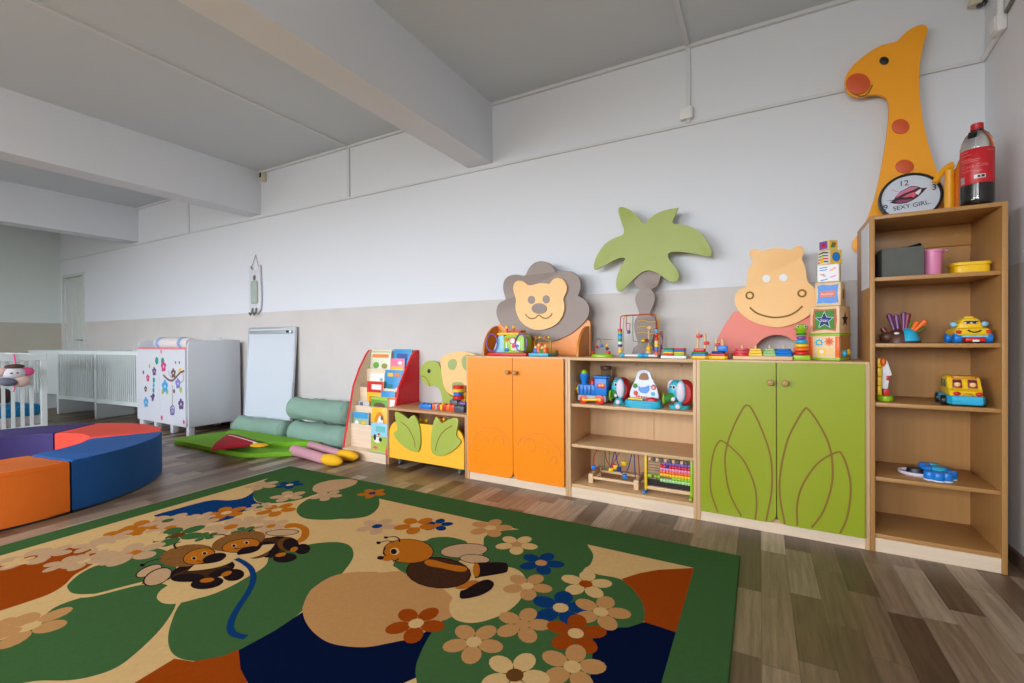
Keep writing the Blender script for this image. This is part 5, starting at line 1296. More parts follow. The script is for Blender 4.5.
# --- lego-like bricks on the low unit
def brick(label, px0, px1, d, z, h, dep, m, rz=0.0, studs=2):
    t, w = toy('toy_brick', label, 'toy brick', px0, px1, d, z, 'toy bricks on the low oak unit', rz)
    b = P(t, 'brick', MB().box((0, 0, h / 2), (w, dep, h - .0006), m, bev=.002), m)
    n_ = max(1, round(w / .034))
    for k in range(n_):
        for y in ((-dep / 4, dep / 4) if dep > .05 else (0,)):
            P(b, 'stud', MB().cyl((w * ((k + .5) / n_ - .5), y, h - .0003), (w * ((k + .5) / n_ - .5), y, h + .008), .010, m=m, n=12), m)
    return t
ZB_ = HL + E4
hB = hgt(455, 401, .1, ZB_)
bricks = [('blue brick lying apart at the left end of the low unit', 422, 433.5, .12, BLUE, .06), ('orange brick next to the blue one in the brick row', 434.3, 436.6, .12, ORG, .05), ('grey brick in the brick row, between orange and pink', 437, 439, .12, mat('light_grey_plastic', (170, 168, 170), .4), .05), ('pinkish red brick in the brick row, between grey and yellow', 439.4, 441.6, .12, mat('crimson_plastic', (206, 52, 76), .4), .05),
          ('yellow brick standing in the brick row', 441.9, 444.3, .12, YEL, .05), ('red brick next to the yellow one in the brick row', 444.6, 447.6, .12, RED, .05), ('orange brick in the brick row, left of the long red-orange one', 448, 451.5, .12, ORG, .05), ('red-orange brick in the brick row, beside the dark grey brick', 451.8, 456, .12, mat('vermilion_plastic', (232, 70, 34), .4), .05), ('dark grey brick at the right end of the brick row', 456.4, 466, .09, mat('slate_plastic', (70, 78, 86), .4), .06)]
for k, (lb_, a, b_, d, m_, dp) in enumerate(bricks):
    brick(lb_, a, b_, d, ZB_, (.032 if k == 0 else .042 if k != 8 else .046), dp, m_)
zz = ZB_
brick('grey brick carrying the small tower of round bricks', 451.5, 459, .19, ZB_, .07, .05, GREYP)
zz = ZB_ + .0705 + .009
for lb_, m_, hh in (('red round brick at the bottom of the round brick tower', RED, .026), ('blue round brick second in the round brick tower', BLUE, .028), ('yellow round brick below the top of the tower', YEL, .027), ('red round brick on top of the round brick tower', RED, .026)):
    a, b_ = (454.5, 462) if m_ is BLUE else (454, 463)
    t, w = toy('toy_brick', lb_, 'toy brick', a, b_, .19, zz, 'toy bricks on the low oak unit')
    P(t, 'brick', MB().lathe([(0, 0), (w * .46, 0), (w * .5, .003), (w * .5, hh - .004), (w * .45, hh - .001), (w * .3, hh - .0005), (0, hh - .0005)], m=m_, n=22), m_)
    zz += hh
brick('yellow upright brick behind the round brick tower', 462, 466.6, .245, ZB_, .125, .05, YEL)
brick('purple flat brick beside the round brick tower', 460, 466.4, .155, ZB_, .062, .04, PURP)
# soft toys peeking over the box front
for lb_, px, m_, r in (('yellow toy peeking over the front of the yellow box', 424, YEL, .05), ('reddish orange toy peeking over the box between the leaf cutouts', 441, mat('tomato_plastic', (206, 70, 40), .4), .06)):
    C, _ = span(px - 1, px + 1, .12, bz0 + .015)
    t = thing('box_toy', lb_, 'toy', (C.x, C.y, bz0 + .0145), TH)
    top_ = bz1 + (.012 if px < 430 else .04) - bz0 - .0145
    P(t, 'body', MB().lathe([(0, 0), (r * .9, 0), (r, .02), (r * .95, top_ * .5), (r * .8, top_ * .8), (r * .45, top_ * .97), (0, top_)], m=m_, n=18), m_)
    for s_ in (-1, 1): P(t, 'ear', MB().ell((s_ * r * .6, 0, top_ * .93), (.016, .014, .02), YEL), YEL)

# --- books in the display rack
def book(label, tier, px0, px1, ytop, cover, art=(), lean=0.0, extra=0.0, back=.03, layer=0):
    z0, yy, _ = TIERS[tier] if tier >= 0 else (.0755, .022, 0)
    d = yy + (back if tier < 0 else .001 + .0102 * layer)
    lean = min(lean, (.02, .03, .03, .07, .08)[tier + 1])
    C, w = span(px0, px1, d, z0 + .15)
    sc_ = (C - O).dot(UX); lo_, hi_ = rs0 + TB + .003 + w / 2, rs1 - TB - .003 - w / 2
    C = C + UX * (min(max(sc_, lo_), hi_) - sc_)
    h = max(.08, zat((px0 + px1) / 2, ytop, d + .02) - z0)
    t = thing('picture_book', label, 'book', (C.x, C.y, z0 + .0008), TH, 'picture books in the display rack')
    rot = Matrix.Rotation(-lean, 3, 'X')
    cm_ = mat('cover_' + cover[0], cover[1], .4)
    b = MB().box(rot @ Vector((0, .0045, h / 2)), (w, .009, h), cm_, rot=rot, bev=.001)
    bk = b.build('cover', cm_, t)
    pg_ = MB().box(rot @ Vector((.003, .0045, h / 2)), (w - .002, .006, h + .001), WHITE, rot=rot).build('pages', WHITE, t)
    for (kind, x, z, sx, sz, nm, c_) in art:
        m_ = mat('art_' + nm, c_, .45)
        off = -.0006 - .0002 * len(bk.children)
        if kind == 'r': q = [(x - sx / 2, z - sz / 2), (x + sx / 2, z - sz / 2), (x + sx / 2, z + sz / 2), (x - sx / 2, z + sz / 2)]
        else: q = ellipse(x, z, sx / 2, sz / 2, 14)
        q = [rot @ Vector((max(-.49, min(.49, u)) * w, off, max(.01, min(.99, v)) * h)) for u, v in q]
        MB().slab(q, rot @ Vector((0, .0004, 0)), m_).build('cover_art', m_, bk, smooth=0)
    return t
cW, cO, cR, cB, cG, cY, cK, cL = ('white', (236, 234, 228)), ('orange', (236, 130, 40)), ('red', (210, 36, 30)), ('blue', (60, 150, 204)), ('green', (100, 160, 50)), ('yellow', (248, 190, 40)), ('brown', (110, 80, 50)), ('lightblue', (150, 206, 224))
# top pocket
book('pale leafy book with an orange title, left in the top pocket', 3, 366.5, 386.5, 352.5, ('ivory', (222, 222, 200)), (('r', 0, .9, .8, .1) + cO, ('e', -.2, .62, .3, .2) + cG, ('e', .22, .6, .3, .16) + ('olive', (150, 150, 60)), ('r', 0, .3, .8, .3) + cW, ('e', .1, .25, .4, .16) + ('slate', (80, 100, 130)), ('e', -.25, .1, .2, .1) + cG), .12, layer=1)
book('cream board book standing behind the leafy book in the top pocket', 3, 363.5, 383, 349.8, ('cream', (224, 216, 186)), (('r', 0, .93, .9, .06) + ('sage', (170, 186, 130)),), .12, layer=2)
book('blue book with a dark blue title, top right pocket of the rack', 3, 392.5, 410, 349.2, cB, (('r', 0, .8, .6, .16) + ('deepblue', (50, 80, 160)), ('e', .2, .4, .3, .2) + cG, ('r', -.1, .2, .6, .2) + cL), .12, layer=2)
book('pink book with a yellow band in the top pocket, before the blue book', 3, 389.2, 403, 358.5, ('pink', (240, 130, 160)), (('r', 0, .62, .8, .2) + cY, ('e', -.2, .3, .3, .16) + ('rose', (220, 80, 120)), ('e', .2, .85, .3, .12) + cW), .08, layer=0)
# third pocket
book('white book with orange flames, left in the third pocket of the rack', 2, 368.5, 383, 373, cW, (('e', -.1, .3, .3, .4) + cO, ('e', .15, .25, .3, .3) + cY, ('r', .3, .7, .2, .3) + ('greyblue', (150, 170, 190))), .12)
book('blue book with orange lettering on top, right in the third pocket', 2, 387, 405, 370.2, cB, (('r', -.2, .87, .3, .1) + cY, ('r', .2, .87, .3, .1) + cO, ('e', -.2, .55, .3, .14) + ('teal', (30, 120, 130)), ('e', .2, .45, .3, .14) + cW, ('e', -.15, .2, .36, .14) + ('navyart', (30, 60, 120))), .12)
# second pocket
book('red and yellow book in the second pocket of the rack', 1, 366.3, 382.5, 381, cY, (('r', 0, .86, .98, .26) + cR, ('r', .1, .86, .6, .12) + cW, ('r', 0, .55, .7, .16) + cO, ('e', .1, .2, .4, .2) + ('peachart', (236, 170, 120))), .1, layer=2)
book('blue book with an orange title behind the green jungle book', 1, 380.5, 394, 391, cB, (('r', 0, .7, .7, .22) + cO,), .1, layer=1)
book('green jungle book with a brown animal, middle of the second pocket', 1, 370.5, 387.5, 396.5, cG, (('r', 0, .93, .9, .1) + ('lime', (170, 200, 60)), ('e', 0, .68, .7, .2) + cK, ('e', 0, .35, .8, .4) + ('taupeart', (150, 110, 80))), .05)
book('small white book with an orange border beside the oak unit top', 1, 388.3, 397.6, 397.5, cO, (('r', 0, .5, .7, .84) + cW, ('e', 0, .5, .4, .4) + ('slate', (80, 100, 130))), .03)
book('grey striped booklet lying low in the second pocket, far left', 1, 358, 368.5, 401, ('greycover', (190, 186, 184)), (('r', -.2, .8, .3, .3) + ('slate', (80, 100, 130)),), .05)
# bottom pockets
book('blue topped comic picture book, far left of the bottom pocket', 0, 349.5, 364.5, 411.5, ('bluegreen', (150, 180, 150)), (('r', 0, .9, .98, .18) + ('skyart', (60, 160, 214)), ('e', -.25, .6, .3, .3) + cW, ('e', .2, .6, .3, .3) + cY, ('e', 0, .3, .4, .3) + ('slate', (80, 100, 130))), .1)
book('yellow book with a white dog picture in the bottom pocket', 0, 371.3, 387, 407.5, cY, (('e', 0, .55, .7, .7) + ('amberart', (230, 140, 30)), ('e', .05, .55, .4, .5) + cW, ('e', -.2, .4, .2, .3) + ('tomato', (190, 70, 50)), ('e', .15, .75, .14, .12) + cK), .05)
book('light blue book with a black and white cow on a meadow, on the bottom ledge', -1, 372.5, 388.5, 423, cL, (('r', 0, .28, .98, .54) + ('meadow', (170, 190, 70)), ('r', .1, .8, .6, .2) + ('aqua', (110, 190, 190)), ('e', -.1, .42, .5, .2) + cW, ('e', -.25, .5, .16, .22) + ('ink', (30, 30, 34)), ('e', .1, .44, .2, .14) + ('ink', (30, 30, 34)), ('e', .0, .62, .16, .08) + cR, ('e', -.2, .15, .3, .1) + ('rose', (220, 80, 120))), .03, back=-.001)
# ------------------------------------------------------------------ toys inside the open shelf unit
Z1 = ZM1 + E4; Z0 = ZM0 + E4
TEAL = mat('teal_plastic', (60, 186, 206), .35); CRIM = mat('crimson_shell', (190, 24, 34), .35); LILAC = mat('pale_lilac', (222, 210, 224), .4)
# steam train
t, w = toy('toy_train', 'blue toy steam train with red wheels on the upper shelf of the open unit', 'toy train', 577.5, 609, .09, Z1)
h = hgt(600, 375.5, .09, Z1); dp = .09
P(t, 'chassis', MB().b2((-w * .42, -dp * .42, .016), (w * .46, dp * .42, h * .3), mat('light_grey_plastic', (0, 0, 0)), bev=.004), None)
bl = P(t, 'boiler', MB().b2((-w * .42, -dp * .4, h * .3 + .0005), (w * .12, dp * .4, h * .68), BLUE, bev=.008), BLUE)
for k in range(4): P(bl, 'rib', MB().b2((-w * .38 + w * .12 * k, -dp * .405, h * .34), (-w * .345 + w * .12 * k, -dp * .395, h * .64), NAVY), NAVY)
cb = P(t, 'cab', MB().b2((w * .12, -dp * .45, h * .3 + .0005), (w * .49, dp * .45, h * .92), BLUE, bev=.005), BLUE)
P(t, 'cab_roof', MB().b2((w * .09, -dp * .5, h * .92 + .0005), (w * .52, dp * .5, h), BLUE, bev=.006), BLUE)
P(cb, 'window_sticker', MB().b2((w * .2, -dp * .458, h * .58), (w * .44, -dp * .451, h * .76), RED, bev=.001).cyl((w * .28, -dp * .459, h * .67), (w * .28, -dp * .463, h * .67), .008, m=WOODT, n=10).cyl((w * .37, -dp * .459, h * .68), (w * .37, -dp * .463, h * .68), .008, m=YEL, n=10), None)
P(t, 'chimney', MB().lathe([(.019, 0), (.019, .02), (.026, h * .2), (.03, h * .32), (.03, h * .38), (.022, h * .38), (.02, h * .3), (0, h * .3)], (-w * .27, 0, h * .67), BLUE, 20), BLUE)
P(t, 'bell', MB().lathe([(0, 0), (.016, 0), (.016, .012), (.01, .026), (0, .03)], (.0, 0, h * .68), RED, 16), RED)
P(t, 'nose', MB().cyl((-w * .42, 0, h * .5), (-w * .46, 0, h * .5), .034, m=YEL, bev=.004).lathe([(.016, 0), (.009, .016), (0, .018)], (-w * .46, 0, h * .5), YEL, 14, Matrix.Rotation(-PI / 2, 3, 'Y')), YEL)
for x, r in ((-.22, .026), (.28, .03)):
    for s_ in (-1, 1):
        wh = P(t, 'wheel', MB().cyl((x * w, s_ * dp * .43, r), (x * w, s_ * dp * .52, r), r, m=RED, n=24, bev=.003), RED)
        P(wh, 'hub', MB().cyl((x * w, s_ * dp * .521, r), (x * w, s_ * dp * .54, r), r * .35, m=YEL, n=14), YEL)
P(t, 'coupling_rod', MB().box((.03 * w, -dp * .56, .028), (w * .56, .006, .014), YEL, rot=Matrix.Rotation(-.08, 3, 'Y'), bev=.003), YEL)
C, _ = span(583, 590, .09, Z1)
t2 = thing('toy_ball', 'small lime and white ball in the chimney of the blue train', 'ball', (t.location.x - w * .27 + .0, t.location.y + w * .27 * .02, Z1 + h * 1.0), 0)
MB().ell((0, 0, .014), (.021, .021, .021), LIME).build('ball', LIME, t2); MB().lathe([(.0205, -.004), (.0213, 0), (.0205, .004)], (0, 0, .014), WHITE, 20, Matrix.Rotation(.7, 3, 'X')).build('stripe', WHITE, t2)
# clear cup behind the train
t, w = toy('clear_jar', 'clear plastic jar with a dark lid standing behind the blue train', 'jar', 601, 612, .24, Z1)
hj = hgt(606, 366, .24, Z1)
P(t, 'jar', MB().lathe([(0, 0), (w * .4, 0), (w * .45, .01), (w * .45, hj * .9), (w * .42, hj * .9), (w * .42, .014), (0, .012)], m=clear_mat('clear_plastic', (226, 222, 214), .08), n=22), None)
P(t, 'lid', MB().lathe([(w * .46, 0), (w * .5, .004), (w * .5, .018), (w * .46, .022), (0, .022)], (0, 0, hj * .9 + .0005), mat('umber_plastic', (84, 52, 40), .5), 22), None)
# elephants
def elephant(label, p0, p1, ytop, d, trunk_len, shell_x=.25):
    t, w = toy('toy_elephant', label, 'toy elephant', p0, p1, d, Z1, None)
    h = hgt((p0 + p1) / 2, ytop, d, Z1)
    # turned to the left, back to the right
    P(t, 'base', MB().slab([(x, y, 0) for x, y in ellipse(w * .04, 0, w * .44, .055, 24)], (0, 0, h * .14), TEAL, bev=.006), TEAL)
    P(t, 'shell', MB().lathe([(0, -.05), (h * .33, -.048), (h * .43, -.03), (h * .45, 0), (h * .43, .03), (h * .33, .048), (0, .05)], (w * shell_x, .008, h * .56), CRIM, 26, RX90, sx=.75), CRIM)
    hd = P(t, 'head', MB().lathe([(0, -.046), (.02, -.043), (.036, -.03), (.045, 0), (.036, .03), (.02, .043), (0, .046)], (-w * .08, -.01, h * .62), TEAL, 22, Matrix.Rotation(PI / 2, 3, 'X'), sx=w * .0 + 1.0, sy=h * .38 / .045), TEAL)
    P(hd, 'eye', MB().ell((-w * .12, -.053, h * .76), (.011, .005, .014), WHITE, n=12).ell((-w * .125, -.057, h * .76), (.006, .003, .009), BLACK, n=10), None)
    P(hd, 'eye', MB().ell((-w * .24, -.045, h * .77), (.008, .006, .012), WHITE, n=12).ell((-w * .25, -.05, h * .77), (.004, .003, .008), BLACK, n=10), None)
    P(hd, 'ear', MB().ell((w * .15, -.054, h * .62), (.023, .008, h * .34), LILAC, n=16).ell((w * .165, -.05, h * .62), (.026, .007, h * .38), TEAL, n=16), None)
    P(hd, 'ear', MB().ell((-w * .3, .02, h * .74), (.026, .008, h * .24), LILAC, n=16), LILAC)
    tk = P(t, 'trunk', MB().tube([(-w * .16, -.035, h * .52), (-w * .27, -.05, h * .44), (-w * .38, -.058, h * .38), (-w * .38 - trunk_len, -.062, h * .36)], .022, GRN, 16, taper=[.8, .85, 1.0, 1.25]), GRN)
    P(tk, 'trunk_ring', MB().tube([(-w * .38 - trunk_len * 1.02 , -.062 + .026 * math.cos(a), h * .36 + .029 * math.sin(a)) for a in [2 * PI * i / 20 for i in range(20)]], .005, LIME, 8, True), LIME)
    P(hd, 'tusk', MB().ell((-w * .15, -.062, h * .36), (.014, .008, .012), WHITE, n=12), WHITE)
    P(t, 'foot', MB().ell((w * .05, -.05, h * .14), (.026, .02, h * .13), TEAL, n=14).ell((w * .05, -.066, h * .12), (.014, .007, h * .09), LILAC, n=12), None)
    return t
elephant('turquoise toy elephant half hidden behind the blue train', 613, 628, 377.5, .13, .004, .12)
elephant('turquoise toy elephant with red shell and green trunk, right end of the upper shelf', 667, 690.5, 379.5, .10, .018)
# learning laptop
t, w = toy('learning_laptop', 'white and turquoise learning laptop toy with a carry handle, between the toy elephants', 'toy', 626.5, 662, .07, Z1)
h = hgt(645, 371, .07, Z1)
bs = P(t, 'keyboard_base', MB().slab([(x, y, .0) for x, y in spline([(-w * .5, -.01), (-w * .42, -.045), (0, -.055), (w * .42, -.045), (w * .5, -.01), (w * .44, .045), (0, .055), (-w * .44, .045)], 4)], (0, 0, h * .2), CYAN, bev=.008), CYAN)
P(bs, 'front_lip', MB().slab([(x, y, h * .08) for x, y in spline([(-w * .48, -.03), (-w * .3, -.055), (0, -.062), (w * .3, -.055), (w * .48, -.03), (0, -.03)], 4)], (0, 0, h * .04), TEAL, bev=.002), TEAL)
P(bs, 'yellow_key', MB().slab([(x, y, h * .2 + .0005) for x, y in ((-w * .42, -.03), (w * .02, -.045), (w * .02, -.015), (-w * .4, .005))], (0, 0, .012), YEL, bev=.004), YEL)
P(bs, 'red_button', MB().lathe([(0, 0), (.034, 0), (.032, .01), (.018, .018), (0, .02)], (w * .24, -.02, h * .2 + .0005), RED, 20, sy=.6), RED)
scr = spline([(-w * .36, h * .21), (-w * .4, h * .45), (-w * .32, h * .64), (-w * .27, h * .74), (-w * .22, h * .93), (-w * .14, h), (w * .08, h), (w * .15, h * .93), (w * .2, h * .74), (w * .3, h * .62), (w * .36, h * .45), (w * .34, h * .21)], 4)
lid = P(t, 'screen_lid', MB().slab([(x, .012 + (z - h * .21) * .15, z) for x, z in scr], (0, .018, 0), mat('cool_white_plastic', (214, 220, 232), .35), bev=.005), None)
ho = spline([(-w * .16, h * .75), (-w * .14, h * .88), (-w * .08, h * .93), (w * .03, h * .93), (w * .08, h * .88), (w * .1, h * .75)], 3)
P(lid, 'handle_gap', MB().slab([(x, .0105 + (z - h * .21) * .15, z) for x, z in ho], (0, .0012, 0), mat('shadow_oak', (150, 112, 76), .6)), None)
yy = lambda z: .0113 + (z - h * .21) * .15
def lbt(x, z, r, m_, nm='picture'): P(lid, nm, MB().slab([(u, yy(v) - .0008, v) for u, v in ellipse(x * w, z * h, r, r, 14)], (0, -.003, 0), m_, bev=.001), m_)
P(lid, 'picture', MB().slab([(u, yy(v) - .0008, v) for u, v in [(-w * .17, h * .58), (-w * .12, h * .53), (0, h * .55), (w * .13, h * .6), (w * .14, h * .46), (w * .06, h * .37), (-w * .1, h * .38), (-w * .17, h * .46)]], (0, -.002, 0), BLUE), BLUE)
lbt(-.27, .57, .014, GRN, 'button'); lbt(-.25, .37, .014, RED, 'button'); lbt(.25, .55, .016, mat('rose_plastic', (0, 0, 0)), 'button'); lbt(.25, .54, .009, WHITE, 'button'); lbt(.24, .37, .012, CYAN, 'button')
for k in range(5): lbt(-.22 + .07 * k, .29 - .008 * k, .006, RUST, 'button')
# bead coaster on the bottom board
t, w = toy('bead_coaster', 'wooden bead coaster with coloured wires on the bottom shelf, left of the abacus', 'bead maze', 594, 642, .17, Z0)
h = min(hgt(617, 447.5, .17, Z0), ZM2 - TB - Z0 - .012); dp = .16
for y in (-dp / 2, dp / 2): P(t, 'side_rail', MB().box((0, y, .035), (w - .02, .018, .016), WOODT, bev=.002), WOODT)
for x in (-.5, .5):
    for y in (-dp / 2, dp / 2): P(t, 'leg', MB().box((x * w + (.012 if x < 0 else -.012), y, .03), (.03, .03, .06), WOODT, bev=.003), WOODT)
    P(t, 'end_rail', MB().box((x * w + (.012 if x < 0 else -.012), 0, .045), (.018, dp - .03, .03), WOODT, bev=.002), WOODT)
ws = [((W_RED), [(-.46, -.03, .06), (-.46, -.03, h * .7), (-.36, -.02, h * .97), (-.28, 0, h * .95), (-.22, 0, h * .6), (-.14, .0, h * .45), (-.06, 0, h * .6), (.1, 0, h * .95), (.3, 0, h * .95), (.42, 0, h * .9), (.45, 0, .06)]),
      ((W_GRN), [(-.3, .03, .06), (-.3, .03, h * .6), (-.28, .03, h * .95), (-.2, .03, h * .9), (-.21, .03, .06)]),
      ((W_BLU), [(-.1, -.04, h * .45), (-.02, -.04, h * .9), (.0, -.04, h * .96), (.05, -.04, h * .6), (.16, -.04, h * .3), (.26, -.04, h * .5), (.34, -.04, h * .93), (.38, -.04, h * .9), (.4, -.04, .06)])]
for m_, pts in ws: P(t, 'wire', MB().tube(spline([(x * w, y, z) for x, y, z in pts], 5, False), .0032, m_, 8), m_)
for x, y, z, c_, s_ in ((-.46, -.03, .085, BLUE, .017), (-.1, -.03, h * .38, YEL, .018), (-.04, -.03, h * .5, RED, .016), (.0, -.03, h * .48, YEL, .018), (.07, -.035, h * .44, NAVY, .017), (.14, .0, h * .58, YEL, .019), (.2, -.05, h * .27, BLUE, .017), (-.3, .03, h * .9, RED, .015)):
    P(t, 'bead', MB().box((x * w, y, z), (s_ * 1.7, s_ * 1.7, s_ * 1.5), c_, rz=.3, bev=.006), c_)
# abacus
t, w = toy('abacus', 'abacus with yellow and green posts and rows of coloured beads on the bottom shelf', 'abacus', 645.5, 693, .08, Z0)
h = min(hgt(647, 447, .08, Z0), ZM2 - TB - Z0 - .02)
P(t, 'post', MB().box((-w * .48, 0, h / 2 + .01), (.014, .03, h + .0), YEL, bev=.002), YEL); P(t, 'post', MB().box((w * .48, 0, h / 2 + .01), (.014, .03, h), LIME, bev=.002), LIME)
for s_, m_ in ((-1, BLUE), (1, LIME)): P(t, 'foot', MB().cyl((s_ * w * .48 - .01, .06, .028), (s_ * w * .48 + .01, .06, .028), .028, m=m_, n=20, bev=.004).box((s_ * w * .48, .0, .012), (.018, .12, .012), m_, bev=.003), m_)
P(t, 'base_rail', MB().box((0, 0, .03), (w * .96 - .014, .02, .02), WOODT, bev=.002), WOODT)
P(t, 'backing', MB().box((0, .014, h * .28), (w * .94, .003, h * .2), mat('dark_card', (44, 36, 34), .8)), None)
rows = [(GREYP, 10), (PURP, 10), (RED, 10), (PINK, 10), (ORG, 10), (YEL, 10), (LIME, 6), (mat('pale_green_bead', (170, 220, 150), .4), 10)]
nB = len(rows)
for k, (c_, n_) in enumerate(rows):
    z = h * .96 - (h * .96 - .075) * k / (nB - .2) - .005
    wr_ = P(t, 'bead_wire', MB().cyl((-w * .47, 0, z), (w * .47, 0, z), .0018, m=W_GRY, n=8), W_GRY)
    for j in range(n_):
        x = w * .455 - (j + .5) * w * .063 if k else -w * .4 + j * w * .085
        if k == 1 and j > 8: continue
        c2 = c_ if k else (GREYP if j % 2 else WOODT)
        if k == 2 and j == 7: c2 = NAVY
        P(wr_, 'bead', MB().lathe([(.003, -.0095), (.0105, -.007), (.0125, 0), (.0105, .007), (.003, .0095)], (x, 0, z), c2, 10, RY90), c2)
    if c_ is LIME:
        for x in (-.42, -.38, -.27, -.2): P(wr_, 'bead', MB().lathe([(.003, -.0095), (.0105, -.007), (.0125, 0), (.0105, .007), (.003, .0095)], (x * w, 0, z), c_, 10, RY90), c_)

# ------------------------------------------------------------------ things in and on the tall bookcase
ZSA, ZSB, ZSC, ZSD = ZA + E4, ZB + E4, ZC + E4, ZD + E4
t, w = toy('fabric_box', 'dark grey fabric storage box, top compartment of the bookcase', 'box', 877.6, 918, .14, ZSA)
h = hgt(905, 249, .10, ZSA)
gf = mat('grey_felt', (96, 98, 92), .95, .12, 26, .3, 200)
b = MB(); D_ = .2
b.b2((-w / 2, -D_ / 2, 0), (w / 2, D_ / 2, .006), gf)
for (x0, x1, y0, y1) in ((-w / 2, w / 2, -D_ / 2, -D_ / 2 + .006), (-w / 2, w / 2, D_ / 2 - .006, D_ / 2), (-w / 2, -w / 2 + .006, -D_ / 2 + .006, D_ / 2 - .006), (w / 2 - .006, w / 2, -D_ / 2 + .006, D_ / 2 - .006)): b.b2((x0, y0, .006), (x1, y1, h), gf, bev=.002)
P(t, 'box_body', b, gf)
fl_ = MB().slab([(-w * .2, D_ * .3, h + .001), (w * .5, D_ * .3, h + .001), (w * .56, -.02, h + .016), (w * .46, -.05, h + .02), (.1 * w, -.03, h + .008)], (0, 0, .004), BLACK); f_ = P(t, 'lid_flap', fl_, BLACK); f_['label'] = 'dark crumpled lid flap'
t, w = toy('bucket', 'small pink plastic bucket beside the grey fabric box', 'bucket', 922, 943, .10, ZSA)
h = hgt(932, 250.5, .10, ZSA); r = w / 2
pk = mat('bucket_pink', (226, 134, 176), .35)
P(t, 'bucket', MB().lathe([(0, 0), (r * .82, 0), (r * .86, .004), (r * .97, h - .008), (r * .93, h - .008), (r * .8, .006), (0, .006)], m=pk, n=28), pk)
P(t, 'rim', MB().lathe([(r * .96, h - .010), (r * 1.1, h - .010), (r * 1.12, h - .004), (r * 1.1, h), (r * .93, h)], m=pk, n=28), pk)
P(t, 'lug', MB().box((r * 1.14, 0, h - .006), (.02, .02, .01), pk, bev=.003), pk)
t, w = toy('tray', 'shallow yellow plastic tray, right in the top compartment of the bookcase', 'tray', 950, 988, .11, ZSA)
h = hgt(970, 262.5, .08, ZSA)
P(t, 'dish', MB().slab([(x, y, 0) for x, y in rrect(-w / 2 + .004, w / 2 - .004, -.055, .055, (.02, .02, .02, .02))], (0, 0, h * .72), YEL, bev=.005), YEL)
P(t, 'rim', MB().slab([(x, y, h * .72 + .0005) for x, y in rrect(-w / 2, w / 2, -.06, .06, (.024, .024, .024, .024))], (0, 0, h * .28), YEL, bev=.003), YEL)
# peacock-like toy: brown body, turquoise saddle, coloured plugs
t, w = toy('hedgehog_toy', 'brown and turquoise peg toy with purple, red and orange quills on the second shelf', 'toy', 878, 928.5, .12, ZSB)
BRN = mat('brown_plastic', (92, 56, 42), .4)
u = w / 50.0
body = MB().ell((-.10 * w, 0, .0), (w * .28, .055, .066), BRN, n=24)
for v in body.bm.verts: v.co.z = max(v.co.z, .001)
bd_ = P(t, 'body', body, BRN)
sd = MB().ell((.10 * w, 0, .0), (w * .24, .058, .07), CYAN, n=24)
for v in sd.bm.verts: v.co.z = max(v.co.z, .010)
P(t, 'saddle', sd, CYAN)
P(t, 'foot_rim', MB().slab([(x, y, .0) for x, y in ellipse(.03 * w, 0, w * .33, .052, 28)], (0, 0, .012), BRN, bev=.003), BRN)
P(bd_, 'snout', MB().ell((-.33 * w, -.02, .028), (.03, .025, .026), BRN, n=16), BRN); P(bd_, 'eye', MB().ell((-.17 * w, -.05, .045), (.010, .006, .006), WHITE, n=10), WHITE)
PLUM, MAR, OLV = mat('plum_plastic', (110, 44, 108), .35), mat('maroon_plastic', (130, 24, 44), .35), mat('olive_plastic', (96, 112, 44), .4)
for x0, z0, x1, z1, m_ in ((-.16, .055, -.27, .135, PLUM), (-.09, .06, -.12, .13, PLUM), (.02, .06, .03, .14, PLUM), (.06, .06, .12, .135, MAR), (-.28, .03, -.4, .07, MAR), (-.3, .03, -.44, .045, OLV), (.1, .06, .2, .10, OLV), (.14, .048, .26, .098, ORG), (.16, .044, .42, .10, ORG), (.2, .035, .42, .072, OLV), (.12, .045, .23, .085, YEL)):
    a, b_ = Vector((x0 * w, -.012 if m_ in (ORG,) else .0, z0)), Vector((x1 * w, -.02 if m_ in (ORG,) else .01, z1))
    P(t, 'quill', MB().tube([a, a.lerp(b_, .5), a.lerp(b_, .8), b_, b_.lerp(a, -.06)], .0095, m_, 10, taper=[.8, .9, 1.15, 1.2, .5]), m_)
# smiling car
t, w = toy('toy_car', 'yellow smiling toy car with blue wheels, right on the second shelf of the bookcase', 'toy car', 946, 988.5, .10, ZSB)
h = hgt(967, 317.5, .10, ZSB)
cbod = MB().slab([(x * w, 0, z * h) for x, z in ((-.33, .46), (.33, .46), (.29, .7), (.22, .9), (.14, .97), (-.14, .97), (-.22, .9), (-.29, .7))], (0, .1, 0), YEL, bev=.012, seg=3)
for v in cbod.bm.verts: v.co.y -= .045
cbod.box((0, -.005, h * .42), (w * .84, .155, h * .34), YEL, bev=.026, seg=4)
cbd = P(t, 'body', cbod, YEL, 50)
P(t, 'roof_light', MB().box((-.01 * w, -.02, h * .985), (w * .22, .03, .012), YEL, bev=.004), YEL)
for x in (-.08, .06):
    P(cbd, 'eye', MB().ell((x * w, -.051, h * .80), (.012, .005, .008), WHITE, n=12).ell((x * w, -.0555, h * .795), (.007, .003, .006), BLACK, n=10).box((x * w, -.053, h * .83), (.026, .004, .005), BLACK), None)
P(cbd, 'mouth', MB().tube([(x * w, -.0835, h * z) for x, z in ((-.14, .5), (-.08, .44), (0, .415), (.08, .43), (.16, .485))], .003, BLACK, 8), BLACK)
for x in (-.36, .35): P(cbd, 'cheek_light', MB().ell((x * w * .95, -.081, h * .43), (.010, .006, .008), RED, n=12), RED)
for x in (-.37, .34): P(t, 'wing_mirror', MB().ell((x * w, -.03, h * .73), (.014, .012, .012), mat('sky_plastic', (0, 0, 0)), n=14), None)
